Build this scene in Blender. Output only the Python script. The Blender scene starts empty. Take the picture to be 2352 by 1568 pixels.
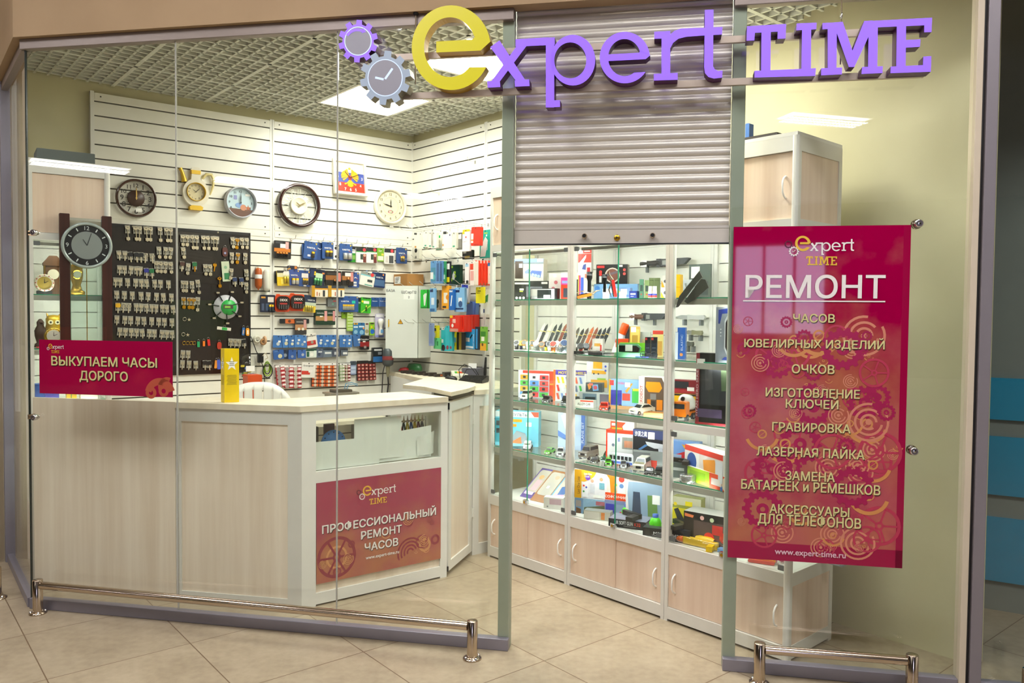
import bpy, math, random
from mathutils import Matrix, Vector
SC = bpy.context.scene
COL = SC.collection
rnd = random.Random(7)
PI = math.pi
# ---------------------------------------------------------------- camera
FPX, EYE = 1811.88, 1.55
PITCH, ROLL = math.radians(1.95369), math.radians(-0.53689)
def cam_axes():
    cr = Matrix(((math.cos(ROLL), -math.sin(ROLL), 0), (math.sin(ROLL), math.cos(ROLL), 0), (0, 0, 1)))
    base = Matrix(((1, 0, 0), (0, 0, 1), (0, -1, 0)))
    p = Matrix(((1, 0, 0), (0, math.cos(PITCH), math.sin(PITCH)), (0, -math.sin(PITCH), math.cos(PITCH))))
    return p @ base @ cr
CR = cam_axes()
cd = bpy.data.cameras.new('camera'); cam = bpy.data.objects.new('camera', cd); COL.objects.link(cam)
cd.sensor_width = 36.0; cd.lens = 36.0 * FPX / 2352.0; cd.clip_start = 0.05; cd.clip_end = 200
m3 = Matrix((CR.col[0], -CR.col[1], -CR.col[2])).transposed()
cam.matrix_world = Matrix.Translation((0, 0, EYE)) @ m3.to_4x4()
SC.camera = cam
# ---------------------------------------------------------------- world, light, exposure
SC.view_settings.view_transform = 'Standard'; SC.view_settings.look = 'None'
SC.view_settings.gamma = 1.0; SC.view_settings.use_curve_mapping = False
SC.view_settings.exposure = 0.0
SC.cycles.transparent_max_bounces = 32; SC.cycles.max_bounces = 10
SC.cycles.glossy_bounces = 5; SC.cycles.diffuse_bounces = 5
W_AMB, L_MALL, L_SHOP, L_CASE = 0.62, 28.0, 35.0, 54.0
wd = bpy.data.worlds.new('mall_ambience'); SC.world = wd; wd.use_nodes = True
bg = wd.node_tree.nodes['Background']; bg.inputs[0].default_value = (1.0, 0.93, 0.82, 1); bg.inputs[1].default_value = W_AMB
# ---------------------------------------------------------------- colour and materials
def lin(h):
    h = h.lstrip('#'); c = [int(h[i:i+2], 16) / 255 for i in (0, 2, 4)]
    return tuple(x / 12.92 if x <= .04045 else ((x + .055) / 1.055) ** 2.4 for x in c) + (1.0,)
MATS = {}
def M(col, rough=0.5, metal=0.0, emit=0.0, name=None, coat=0.0, noise=0.03):
    k = (col, rough, metal, emit, coat)
    if k in MATS: return MATS[k]
    m = bpy.data.materials.new(name or 'paint_' + col.lstrip('#')); m.use_nodes = True
    nt = m.node_tree; b = nt.nodes['Principled BSDF']; c = lin(col)
    b.inputs['Base Color'].default_value = c; b.inputs['Roughness'].default_value = rough
    b.inputs['Metallic'].default_value = metal; b.inputs['Coat Weight'].default_value = coat
    if emit:
        b.inputs['Base Color'].default_value = tuple(v*.35 for v in c[:3]) + (1,)
        b.inputs['Emission Color'].default_value = c; b.inputs['Emission Strength'].default_value = emit
    elif noise:
        tc = nt.nodes.new('ShaderNodeTexCoord'); nz = nt.nodes.new('ShaderNodeTexNoise'); nz.inputs['Scale'].default_value = 14
        mr = nt.nodes.new('ShaderNodeMapRange'); mr.inputs[3].default_value = 1 - noise * 2; mr.inputs[4].default_value = 1 + noise
        mx = nt.nodes.new('ShaderNodeMix'); mx.data_type = 'RGBA'; mx.blend_type = 'MULTIPLY'; mx.inputs[0].default_value = 1
        mx.inputs[6].default_value = c
        nt.links.new(tc.outputs['Object'], nz.inputs['Vector']); nt.links.new(nz.outputs['Fac'], mr.inputs[0])
        nt.links.new(mr.outputs[0], mx.inputs[7]); nt.links.new(mx.outputs[2], b.inputs['Base Color'])
    MATS[k] = m
    return m
def glass(name, tint, refl=1.0):
    m = bpy.data.materials.new(name); m.use_nodes = True; nt = m.node_tree; nt.nodes.clear()
    out = nt.nodes.new('ShaderNodeOutputMaterial'); mix = nt.nodes.new('ShaderNodeMixShader')
    tr = nt.nodes.new('ShaderNodeBsdfTransparent'); gl = nt.nodes.new('ShaderNodeBsdfGlossy'); fr = nt.nodes.new('ShaderNodeFresnel')
    tr.inputs[0].default_value = tint; gl.inputs['Roughness'].default_value = 0.0; gl.inputs[0].default_value = (refl, refl, refl, 1)
    geo = nt.nodes.new('ShaderNodeNewGeometry'); mr = nt.nodes.new('ShaderNodeMapRange')   # same index from either side of a thin pane
    mr.inputs[3].default_value = 1.5; mr.inputs[4].default_value = 1 / 1.5
    nt.links.new(geo.outputs['Backfacing'], mr.inputs[0]); nt.links.new(mr.outputs[0], fr.inputs[0])
    nt.links.new(fr.outputs[0], mix.inputs[0]); nt.links.new(tr.outputs[0], mix.inputs[1]); nt.links.new(gl.outputs[0], mix.inputs[2])
    nt.links.new(mix.outputs[0], out.inputs[0]); return m
G_PANE = glass('pane_glass', (0.978, 0.992, 0.976, 1))
G_CASE = glass('cabinet_glass', (0.965, 0.99, 0.97, 1), 0.8)
G_EDGE = M('#3f9f7a', 0.2, 0, 0, 'glass_edge')
G_BAG = glass('clear_plastic', (0.93, 0.94, 0.93, 1))
def nodes_of(name):
    m = bpy.data.materials.new(name); m.use_nodes = True
    return m, m.node_tree, m.node_tree.nodes['Principled BSDF']
def ramp(nt, stops):
    r = nt.nodes.new('ShaderNodeValToRGB'); el = r.color_ramp.elements
    el[0].position, el[0].color = stops[0][0], stops[0][1]; el[1].position, el[1].color = stops[-1][0], stops[-1][1]
    for p, c in stops[1:-1]:
        e = el.new(p); e.color = c
    return r
def wood(name, c1, c2, sx=9.0, rough=0.45):
    m, nt, b = nodes_of(name)
    tc = nt.nodes.new('ShaderNodeTexCoord'); mp = nt.nodes.new('ShaderNodeMapping'); mp.inputs['Scale'].default_value = (sx, sx, 0.35)
    n1 = nt.nodes.new('ShaderNodeTexNoise'); n1.inputs['Scale'].default_value = 1.6; n1.inputs['Detail'].default_value = 6; n1.inputs['Roughness'].default_value = .6
    r = ramp(nt, [(.3, lin(c1)), (.7, lin(c2))])
    nt.links.new(tc.outputs['Object'], mp.inputs[0]); nt.links.new(mp.outputs[0], n1.inputs['Vector'])
    nt.links.new(n1.outputs['Fac'], r.inputs[0]); nt.links.new(r.outputs[0], b.inputs['Base Color']); b.inputs['Roughness'].default_value = rough
    return m
WOOD = wood('birch_laminate', '#dccab2', '#efe2ce')
WOODP = wood('maple_laminate', '#d6bba2', '#ead5bf')
WOODT = wood('worktop_laminate', '#d8cdb4', '#e9e0ca', 7)
DARKW = wood('dark_walnut', '#2a120c', '#46211a', 20, .3)
def tile_floor():
    m, nt, b = nodes_of('stone_tiles')
    geo = nt.nodes.new('ShaderNodeNewGeometry'); mp = nt.nodes.new('ShaderNodeMapping'); mp.vector_type = 'POINT'
    a = math.radians(39.759); s = .5855
    mp.inputs['Rotation'].default_value = (0, 0, -a); mp.inputs['Scale'].default_value = (1, 1, 1)
    mp.inputs['Location'].default_value = (-.595, -3.165, 0)
    nt.links.new(geo.outputs['Position'], mp.inputs[0])
    sep = nt.nodes.new('ShaderNodeSeparateXYZ'); nt.links.new(mp.outputs[0], sep.inputs[0])
    def ma(op, x, y=None):
        n = nt.nodes.new('ShaderNodeMath'); n.operation = op
        for i, q in enumerate((x, y)):
            if q is None: continue
            if isinstance(q, (int, float)): n.inputs[i].default_value = q
            else: nt.links.new(q, n.inputs[i])
        return n.outputs[0]
    ds = []
    ids = []
    for o in (0, 1):
        q = ma('DIVIDE', sep.outputs[o], s); fl = ma('FLOOR', q); ids.append(fl)
        fr = ma('SUBTRACT', q, fl); ds.append(ma('MINIMUM', fr, ma('SUBTRACT', 1.0, fr)))
    d = ma('MINIMUM', ds[0], ds[1]); grout = ma('LESS_THAN', d, .0042)
    n1 = nt.nodes.new('ShaderNodeTexNoise'); n1.inputs['Scale'].default_value = 3.2; n1.inputs['Detail'].default_value = 8; n1.inputs['Roughness'].default_value = .65
    n2 = nt.nodes.new('ShaderNodeTexNoise'); n2.inputs['Scale'].default_value = 26; n2.inputs['Detail'].default_value = 4
    nt.links.new(geo.outputs['Position'], n1.inputs['Vector']); nt.links.new(geo.outputs['Position'], n2.inputs['Vector'])
    mixn = ma('ADD', ma('MULTIPLY', n1.outputs['Fac'], .65), ma('MULTIPLY', n2.outputs['Fac'], .35))
    r = ramp(nt, [(.3, lin('#90816a')), (.5, lin('#a4957c')), (.72, lin('#b4a68d'))]); nt.links.new(mixn, r.inputs[0])
    wn = nt.nodes.new('ShaderNodeTexWhiteNoise'); wn.noise_dimensions = '2D'
    cmb = nt.nodes.new('ShaderNodeCombineXYZ'); nt.links.new(ids[0], cmb.inputs[0]); nt.links.new(ids[1], cmb.inputs[1]); nt.links.new(cmb.outputs[0], wn.inputs['Vector'])
    var = ma('ADD', ma('MULTIPLY', wn.outputs['Value'], .08), .95)
    mv = nt.nodes.new('ShaderNodeMix'); mv.data_type = 'RGBA'; mv.blend_type = 'MULTIPLY'; mv.inputs[0].default_value = 1
    nt.links.new(r.outputs[0], mv.inputs[6]); nt.links.new(var, mv.inputs[7])
    mg = nt.nodes.new('ShaderNodeMix'); mg.data_type = 'RGBA'; nt.links.new(grout, mg.inputs[0]); nt.links.new(mv.outputs[2], mg.inputs[6]); mg.inputs[7].default_value = lin('#6f5a43')
    nt.links.new(mg.outputs[2], b.inputs['Base Color']); b.inputs['Roughness'].default_value = .36
    bp = nt.nodes.new('ShaderNodeBump'); bp.inputs['Strength'].default_value = .06; nt.links.new(n2.outputs['Fac'], bp.inputs['Height']); nt.links.new(bp.outputs[0], b.inputs['Normal'])
    return m
def plaster(name, c1, c2):
    m, nt, b = nodes_of(name); geo = nt.nodes.new('ShaderNodeNewGeometry')
    n1 = nt.nodes.new('ShaderNodeTexNoise'); n1.inputs['Scale'].default_value = 2.2; n1.inputs['Detail'].default_value = 7
    r = ramp(nt, [(.3, lin(c1)), (.7, lin(c2))]); nt.links.new(geo.outputs['Position'], n1.inputs['Vector'])
    nt.links.new(n1.outputs['Fac'], r.inputs[0]); nt.links.new(r.outputs[0], b.inputs['Base Color']); b.inputs['Roughness'].default_value = .75
    return m
FLOORM = tile_floor()
OLIVE = plaster('olive_cream_paint', '#c6c09a', '#cfc9a4')
TAN = plaster('tan_paint', '#a58a68', '#b09572')
WHITE = M('#e9e8e0', .4, 0, 0, 'white_profile')
SLATW = M('#eae8dc', .35, 0, 0, 'slat_white')
ALU = M('#9a9690', .35, .6, 0, 'grey_aluminium')
ALUD = M('#8b8790', .4, .35, 0, 'satin_aluminium')
STEEL = M('#c9b9a6', .14, 1.0, 0, 'polished_steel', 0, 0)
CHROME = M('#d8d8d8', .08, 1.0, 0, 'chrome', 0, 0)
BLACK = M('#141416', .4); GREY = M('#777a7c', .5); PAPER = M('#f4f3ee', .7, 0, 0, 'white_paper')
BRASS = M('#caa23a', .25, 1.0, 0, 'brass', 0, 0); NICKEL = M('#cfc4aa', .3, .85, 0, 'nickel', 0, 0)
GOLDP = M('#d9b02a', .35, .25, 0, 'gold_paint')
# ---------------------------------------------------------------- mesh builder
class MB:
    def __init__(s): s.v = []; s.f = []; s.mi = []; s.sm = []; s.mats = []; s.T = Matrix.Identity(4)
    def slot(s, m):
        if m not in s.mats: s.mats.append(m)
        return s.mats.index(m)
    def add(s, vs, fs, m, smooth=False):
        o = len(s.v); k = s.slot(m); T = s.T
        s.v += [tuple(T @ Vector(q)) for q in vs]
        for f in fs: s.f.append([i + o for i in f]); s.mi.append(k); s.sm.append(smooth)
        return s
    def box(s, x0, x1, y0, y1, z0, z1, m, front=None):
        vs = [(x0,y0,z0),(x1,y0,z0),(x1,y1,z0),(x0,y1,z0),(x0,y0,z1),(x1,y0,z1),(x1,y1,z1),(x0,y1,z1)]
        fs = [(3,2,1,0),(4,5,6,7),(1,2,6,5),(2,3,7,6),(3,0,4,7)]
        s.add(vs, fs + ([] if front else [(0,1,5,4)]), m)
        if front: s.add(vs, [(0,1,5,4)], front)
        return s
    def rbox(s, x0, x1, y0, y1, z0, z1, m, r=.004, n=3, ax='y'):
        p = rrect(x0, x1, z0, z1, r, n) if ax == 'y' else (rrect(x0, x1, y0, y1, r, n) if ax == 'z' else rrect(y0, y1, z0, z1, r, n))
        return s.ext(p, *(((y0, y1) if ax == 'y' else ((z0, z1) if ax == 'z' else (x0, x1)))), m, ax)
    def ext(s, p, a, b, m, ax='y', side=None, smooth=False):
        n = len(p)
        if ax == 'y': A = [(x, a, z) for x, z in p]; B = [(x, b, z) for x, z in p]
        elif ax == 'z': A = [(x, y, b) for x, y in p]; B = [(x, y, a) for x, y in p]
        else: A = [(b, y, z) for y, z in p]; B = [(a, y, z) for y, z in p]
        s.add(A + B, [tuple(range(n)), tuple(range(2*n-1, n-1, -1))], m)
        s.add(A + B, [(i, n+i, n+(i+1) % n, (i+1) % n) for i in range(n)], side or m, smooth)
        return s
    def strip(s, outer, inner, y0, y1, m, side=None, closed=True):
        n = len(outer); e = n if closed else n - 1; sd = side or m
        vs = [(x, y0, z) for x, z in outer] + [(x, y0, z) for x, z in inner] + [(x, y1, z) for x, z in outer] + [(x, y1, z) for x, z in inner]
        s.add(vs, [(i, n+i, n+(i+1) % n, (i+1) % n) for i in range(e)], m)
        sf = [(2*n+i, 2*n+(i+1) % n, 3*n+(i+1) % n, 3*n+i) for i in range(e)]
        sf += [(i, (i+1) % n, 2*n+(i+1) % n, 2*n+i) for i in range(e)] + [(n+i, 3*n+i, 3*n+(i+1) % n, n+(i+1) % n) for i in range(e)]
        if not closed: sf += [(0, n, 3*n, 2*n), (n-1, 3*n-1, 4*n-1, 2*n-1)]
        s.add(vs, sf, sd); return s
    def cyl(s, p0, p1, r0, m, r1=None, n=14, smooth=True, caps=True):
        return s.tube([p0, p1], [r0, r0 if r1 is None else r1], m, n, caps)
    def tube(s, pts, r, m, n=8, caps=True, closed=False):
        P = [Vector(p) for p in pts]; k = len(P); rs = r if isinstance(r, (list, tuple)) else [r] * k; vs = []; fs = []
        up = None
        for i, p in enumerate(P):
            t = ((P[(i+1) % k] - P[i-1]) if closed else (P[min(i+1, k-1)] - P[max(i-1, 0)])).normalized()
            if up is None: up = Vector((0, 0, 1)) if abs(t.z) < .9 else Vector((1, 0, 0))
            a = t.cross(up)
            if a.length < 1e-5: a = t.orthogonal()
            a.normalize(); b = a.cross(t).normalized(); up = b
            vs += [tuple(p + (a * math.cos(2*PI*j/n) + b * math.sin(2*PI*j/n)) * rs[i]) for j in range(n)]
        for i in range(k if closed else k - 1):
            i2 = (i + 1) % k
            fs += [(i*n+j, i*n+(j+1) % n, i2*n+(j+1) % n, i2*n+j) for j in range(n)]
        s.add(vs, fs, m, True)
        if caps and not closed: s.add(vs, [tuple(range(n-1, -1, -1)), tuple(range((k-1)*n, k*n))], m)
        return s
    def lathe(s, prof, m, c=(0, 0, 0), ax='z', n=20, smooth=True):
        vs = []; k = len(prof)
        for r, h in prof:
            for j in range(n):
                u, v = r * math.cos(2*PI*j/n), r * math.sin(2*PI*j/n)
                q = (u, v, h) if ax == 'z' else ((u, h, v) if ax == 'y' else (h, u, v))
                vs.append((q[0]+c[0], q[1]+c[1], q[2]+c[2]))
        fs = [(i*n+j, i*n+(j+1) % n, (i+1)*n+(j+1) % n, (i+1)*n+j) for i in range(k-1) for j in range(n)]
        return s.add(vs, fs, m, smooth)
    def disc(s, x, z, r, y, m, n=18, rz=None): return s.add([(x + r*math.cos(2*PI*i/n), y, z + (rz or r)*math.sin(2*PI*i/n)) for i in range(n)], [tuple(range(n))], m)
    def poly(s, p, y, m): return s.add([(x, y, z) for x, z in p], [tuple(range(len(p)))], m)
    def rect(s, x0, x1, z0, z1, y, m): return s.poly([(x0, z0), (x1, z0), (x1, z1), (x0, z1)], y, m)
    def ring(s, x, z, r0, r1, y, m, n=24, a0=0, a1=2*PI):
        k = n + 1
        vs = [(x + r*math.cos(a0 + (a1-a0)*i/n), y, z + r*math.sin(a0 + (a1-a0)*i/n)) for r in (r1, r0) for i in range(k)]
        return s.add(vs, [(i, i+1, k+i+1, k+i) for i in range(n)], m)
    def torus(s, c, R, r, m, ax='y', n=20, k=6):
        pts = []
        for i in range(n):
            a = 2*PI*i/n; u, v = R*math.cos(a), R*math.sin(a)
            pts.append((c[0]+u, c[1], c[2]+v) if ax == 'y' else ((c[0]+u, c[1]+v, c[2]) if ax == 'z' else (c[0], c[1]+u, c[2]+v)))
        return s.tube(pts, r, m, k, closed=True)
    def text(s, t, x, z, h, y, m, bold=0.0, al='c', w=None, sx=1.0):
        vs, fs, x0, x1 = tgeo(t); sc = h / CAPH
        if w: sx = w / ((x1 - x0) * sc)
        ox = {'c': (x0+x1)/2, 'l': x0, 'r': x1}[al]
        k = bold*sc*.8
        for j, (dx, dz) in enumerate(((0, 0),) if not bold else ((k, k*.7), (-k, k*.7), (k, -k*.7), (-k, -k*.7))): s.add([(x + (a-ox)*sc*sx + dx, y - .00012*j, z + b*sc + dz) for a, b in vs], fs, m)
        return s
    def build(s, name, parent=None, fr=None, at=None, rz=0.0, bev=0):
        me = bpy.data.meshes.new(name); me.from_pydata(s.v, [], s.f)
        for m in s.mats: me.materials.append(m)
        me.polygons.foreach_set('material_index', s.mi); me.polygons.foreach_set('use_smooth', s.sm); me.update()
        o = bpy.data.objects.new(name, me); COL.objects.link(o)
        if parent: o.parent = parent
        if fr is not None: fr.put(o, *(at or (0, 0, 0)), rz=rz)
        elif at: o.location = at; o.rotation_euler = (0, 0, rz)
        if bev:
            b = o.modifiers.new('edge', 'BEVEL'); b.width = bev; b.segments = 2; b.limit_method = 'ANGLE'
        return o
def rrect(x0, x1, z0, z1, r, n=3):
    p = []
    for cx, cz, a in ((x1-r, z1-r, 0), (x0+r, z1-r, 90), (x0+r, z0+r, 180), (x1-r, z0+r, 270)):
        p += [(cx + r*math.cos(math.radians(a + 90*i/n)), cz + r*math.sin(math.radians(a + 90*i/n))) for i in range(n+1)]
    return p
CAPH = 0.73; TG = {}
def tgeo(t, bold=0.0):
    k = t
    if k not in TG:
        c = bpy.data.curves.new('lettering', 'FONT'); c.body = t; c.size = 1.0; c.resolution_u = 3; c.fill_mode = 'FRONT'
        o = bpy.data.objects.new('lettering', c); me = bpy.data.meshes.new_from_object(o)
        vs = [(v.co.x, v.co.y) for v in me.vertices]; fs = [tuple(p.vertices) for p in me.polygons]
        if me.polygons and me.polygons[0].normal.z < 0: fs = [f[::-1] for f in fs]
        xs = [a for a, b in vs] or [0, 1]; TG[k] = (vs, fs, min(xs), max(xs))
        bpy.data.objects.remove(o); bpy.data.meshes.remove(me); bpy.data.curves.remove(c)
    return TG[k]
# ---------------------------------------------------------------- frames of reference: s along, d inward, z up
class Fr:
    def __init__(s, x, y, deg): s.o = Vector((x, y, 0)); s.a = math.radians(deg); s.t = Vector((math.cos(s.a), math.sin(s.a), 0)); s.n = Vector((-math.sin(s.a), math.cos(s.a), 0))
    def w(s, u, d, z): return s.o + s.t*u + s.n*d + Vector((0, 0, z))
    def put(s, o, u, d, z, rz=0.0): o.location = s.w(u, d, z); o.rotation_euler = (0, 0, s.a + rz); return o
    def px(s, x, y, d=0.0):
        r = CR @ Vector((x - 1176, y - 784, FPX)); p0 = s.o + s.n*d; e = Vector((0, 0, EYE))
        k = s.n.dot(p0 - Vector((0, 0, 0))) / s.n.dot(r); q = e + r*k
        return s.t.dot(q - s.o), q.z
F = Fr(-.002, 3.602, -10.6817)      # shop front, s = 0 at the doorway's left jamb
C = Fr(-.144, 5.013, -47.99)        # front of the display cabinets
B = Fr(-.855, 6.745, 37.476)        # back wall (s negative, corner at 0)
W = Fr(-.855, 6.745, -48.3)         # side wall, corner at 0
N = Fr(-1.085, 4.068, 37.0)         # angled counter
K = Fr(-1.085, 4.068, -10.6817)     # front counter (s negative)
G = Fr(-2.753, 4.50, 34.9)          # tall glass cabinet on the left
CH = Fr(-2.492, 4.072, 128.1)       # chamfered glass return on the left
def floorpt(x, y, z=0.0):
    r = CR @ Vector((x - 1176, y - 784, FPX)); k = (z - EYE) / r.z; q = Vector((0, 0, EYE)) + r*k; return q.x, q.y
def tag(o, label=None, cat=None, group=None, kind=None):
    if label: o['label'] = label
    if cat: o['category'] = cat
    if group: o['group'] = group
    if kind: o['kind'] = kind
    return o
def thing(name, label, cat, fr=None, at=(0, 0, 0), rz=0.0, group=None):
    o = bpy.data.objects.new(name, None); o.empty_display_size = .05; COL.objects.link(o)
    if fr: fr.put(o, *at, rz=rz)
    else: o.location = at; o.rotation_euler = (0, 0, rz)
    return tag(o, label, cat, group)
def struct(o): o['kind'] = 'structure'; return o
ORD = ['first','second','third','fourth','fifth','sixth','seventh','eighth','ninth','tenth','eleventh','twelfth','thirteenth','fourteenth','fifteenth','sixteenth']
# ================================================================ setting
fl = MB(); fl.add([(-22, -16, 0), (14, -16, 0), (14, 12, 0), (-22, 12, 0)], [(0, 1, 2, 3)], FLOORM); struct(fl.build('floor'))
# shop walls
ZC = 3.05; ZR = 3.35
def wall(name, fr, s0, s1, d0, d1, z0, z1, m): struct(MB().box(s0, s1, d0, d1, z0, z1, m).build(name, fr=fr))
wall('wall_back', B, -2.85, 0.12, 0.02, .12, 0, ZR, OLIVE)
wall('wall_right', W, -.12, 4.40, 0.02, .10, 0, ZR, OLIVE)
PLEN = M('#15140f', .9)
def tri_ceiling():
    # open-cell grid ceiling: bars along both room axes, a dark void above
    a = math.radians(40.2); T = Fr(-.99, 5.645, 40.2); mb = MB()
    pts = [CH.w(-.05, 0, 0), F.w(0, .03, 0), F.w(1.93, .03, 0), W.w(3.15, 0, 0), W.w(0, 0, 0), B.w(-2.8, 0, 0), CH.w(1.0, .02, 0)]
    P2 = [((p - T.o).dot(T.t), (p - T.o).dot(T.n)) for p in pts]
    def clip(axis, c):
        xs = []
        for i in range(len(P2)):
            p, q = P2[i], P2[(i+1) % len(P2)]
            if (p[axis] - c) * (q[axis] - c) < 0:
                k = (c - p[axis]) / (q[axis] - p[axis]); xs.append(p[1-axis] + k*(q[1-axis] - p[1-axis]))
        xs.sort(); return [(xs[i], xs[i+1]) for i in range(0, len(xs) - 1, 2)]
    GB = M('#cdcec2', .6, 0, 0, 'grid_white')
    lights = [(-.29, .29, -.29, .29)]
    L2 = ((Vector((-.185, 4.68, 0)) - T.o).dot(T.t), (Vector((-.185, 4.68, 0)) - T.o).dot(T.n))
    L2 = (round(L2[0]/.6)*.6, round(L2[1]/.6)*.6)
    lights.append((L2[0]-.29, L2[0]+.29, L2[1]-.29, L2[1]+.29))
    lights.append((L2[0]-.29, L2[0]+.29, L2[1]-1.49, L2[1]-.91))  # unseen third panel, added to brighten the right side of the shop
    def segs(lo, hi, c, axis):
        out = [(lo, hi)]
        for l in lights:
            a0, a1, b0, b1 = (l[0], l[1], l[2], l[3]) if axis == 0 else (l[2], l[3], l[0], l[1])
            if b0 < c < b1:
                nx = []
                for p, q in out:
                    if a1 <= p or a0 >= q: nx.append((p, q)); continue
                    if p < a0: nx.append((p, a0))
                    if q > a1: nx.append((a1, q))
                out = nx
        return out
    k = -48
    while k < 48:
        c = k * .075 + .3
        main = k % 8 == 0; w = .012 if main else .008; h = .05 if main else .045
        for ax in (0, 1):
            for lo, hi in clip(1 - ax, c):
                for p, q in segs(lo, hi, c, ax):
                    if main and ax == 0: mb.box(p, q, c-.012, c+.012, ZC, ZC+.03, GB)
                    elif main: mb.box(c-.012, c+.012, p, q, ZC, ZC+.03, GB)
                    elif ax == 0: mb.box(p, q, c-.0065, c+.0065, ZC+.002, ZC+.05, GB)
                    else: mb.box(c-.0065, c+.0065, p, q, ZC+.002, ZC+.05, GB)
        k += 1
    struct(mb.build('ceiling', fr=T))
    vo = MB(); vo.add([(x, y, ZR-.02) for x, y in P2], [tuple(range(len(P2)))[::-1]], PLEN); struct(vo.build('ceiling_void', fr=T))
    LM = M('#fffdf4', .5, 0, L_SHOP, 'panel_light')
    for i, l in enumerate(lights):
        cx, cy = (l[0]+l[1])/2, (l[2]+l[3])/2
        t = thing('ceiling_light', ['square luminous ceiling panel seen below the two sign gears', 'square luminous ceiling panel seen behind the big yellow sign letter', 'unseen luminous panel added behind the roller shutter to brighten the shop'][i], 'ceiling light', T, (cx, cy, ZC), group='luminous panels in the shop ceiling')
        fm = MB()
        for a0, a1, b0, b1 in ((-.295, .295, -.295, -.275), (-.295, .295, .275, .295), (-.295, -.275, -.275, .275), (.275, .295, -.275, .275)): fm.box(a0, a1, b0, b1, -.004, .05, WHITE)
        fm.build('frame', t)
        dm = MB(); dm.add([(-.275, -.275, .004), (.275, -.275, .004), (.275, .275, .004), (-.275, .275, .004)], [(3, 2, 1, 0)], LM); dm.build('diffuser', t)
tri_ceiling()
# shop front: bottom rails, head rail, glass panes, jambs
SL, SJ1, SJ2, DW, SR = -2.535, -1.69, -.846, .957, 1.905
def rail(name, fr, s0, s1, d0, d1, z0, z1, m=ALUD): struct(MB().box(s0, s1, d0, d1, z0, z1, m).build(name, fr=fr, bev=.003))
rail('trim_1', F, SL, 0, -.022, .022, 0, .054); rail('trim_2', F, DW, SR, -.022, .022, 0, .054)
HM = M('#8d8078', .4, .3, 0, 'head_rail')
rail('trim_3', F, SL-.02, 0.0, -.022, .022, 2.872, 2.924, HM); rail('trim_4', F, DW-.0, SR, -.022, .022, 2.872, 2.924, HM)
def pane(name, fr, s0, s1, z0=.05, z1=2.874, d=0.0, th=.008): struct(MB().box(s0, s1, d-th/2, d+th/2, z0, z1, G_PANE).build(name, fr=fr))
pane('window_1', F, SL, SJ1-.004); pane('window_2', F, SJ1+.004, SJ2-.004); pane('window_3', F, SJ2+.004, -.002); pane('window_4', F, DW+.002, SR-.002)
SEAL = M('#a5a398', .6, 0, 0, 'silicone_joint')
for i, s in enumerate((SJ1, SJ2)): rail('trim_%d' % (5+i), F, s-.0035, s+.0035, -.005, .005, .05, 2.874, SEAL)
JAMB = M('#9aa391', .45, .15, 0, 'jamb_grey')
rail('trim_7', F, -.055, .0, .008, .06, 0.0, 2.95, JAMB); rail('trim_8', F, DW, DW+.055, .008, .06, 0.0, 2.95, JAMB)
# chamfered return on the left
rail('trim_9', CH, 0.01, .95, -.022, .022, 0, .05); rail('trim_10', CH, 0.0, .97, -.022, .022, 2.872, 2.924, HM)
pane('window_5', CH, .012, .94); rail('trim_11', CH, .94, .985, -.03, .03, 0, 2.93, ALUD)
rail('trim_12', F, SL-.006, SL, -.006, .008, .05, 2.874, M('#14201c', .3, 0, 0, 'dark_glass_edge'))
# outside: bulkhead over the shop front, wall to the left
hb = MB()
o1 = [F.w(4.2, -.05, 0), F.w(SL-.03, -.05, 0), CH.w(1.02, .06, 0)]
o1b = [F.w(4.2, .03, 0), F.w(SL+.02, .03, 0), CH.w(1.02, -.03, 0)]
for i in (0, 1):
    a, b, c, d = o1[i], o1[i+1], o1b[i+1], o1b[i]
    z0, z1 = 2.924, 4.6
    vs = [(p.x, p.y, z) for z in (z0, z1) for p in (a, b, c, d)]
    hb.add(vs, [(0, 1, 2, 3), (7, 6, 5, 4), (0, 4, 5, 1), (2, 6, 7, 3), (1, 5, 6, 2), (3, 7, 4, 0)], TAN)
struct(hb.build('wall_front'))
LW = Fr(*CH.w(.985, .06, 0).to_2d(), 184)
wall('wall_left', LW, 0, 6, -.06, .06, 0, 4.6, M('#cdbda6', .7, 0, 0, 'pale_beige_paint'))
# right of the shop front: corner trim, neighbour's glass front
rail('trim_13', F, SR, SR+.026, -.03, .04, 0, 4.2, M('#cdbfa8', .5, 0, 0, 'cream_corner_trim'))
rail('trim_14', F, SR+.04, SR+.085, -.03, .03, 0, 4.2, M('#8a8388', .4, .3, 0, 'grey_mullion'))
rail('trim_15', F, SR+.026, SR+.04, -.012, .02, 0, 4.2, M('#2a2826', .6))
rail('trim_16', F, SR+.085, SR+2.4, -.02, .02, 0, .05, ALUD)
pane('window_6', F, SR+.085, SR+2.4, .05, 4.2)
NB = Fr(*F.w(2.1, 1.15, 0).to_2d(), -30)
wall('wall_neighbour', NB, -1.0, 2.8, 0, .08, 0, 4.2, M('#7d837c', .8, 0, 0, 'dim_grey_green_paint'))
wall('wall_party', W, 1.0, 4.34, .11, .2, 0, 4.2, M('#8a8f80', .8))
BLUE = M('#1789ad', .5)
for i, (z0, z1) in enumerate(((.16, .5), (.62, .93), (1.02, 1.24))):
    tag(MB().rbox(-.9, 2.4, -.02, 0, z0, z1, BLUE, .01).build('wall_panel', fr=NB), ['lowest blue wall panel behind the neighbouring glass', 'middle blue wall panel behind the neighbouring glass', 'topmost blue wall panel behind the neighbouring glass'][i], 'wall panel', 'blue panels in the neighbouring shop')
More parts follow.
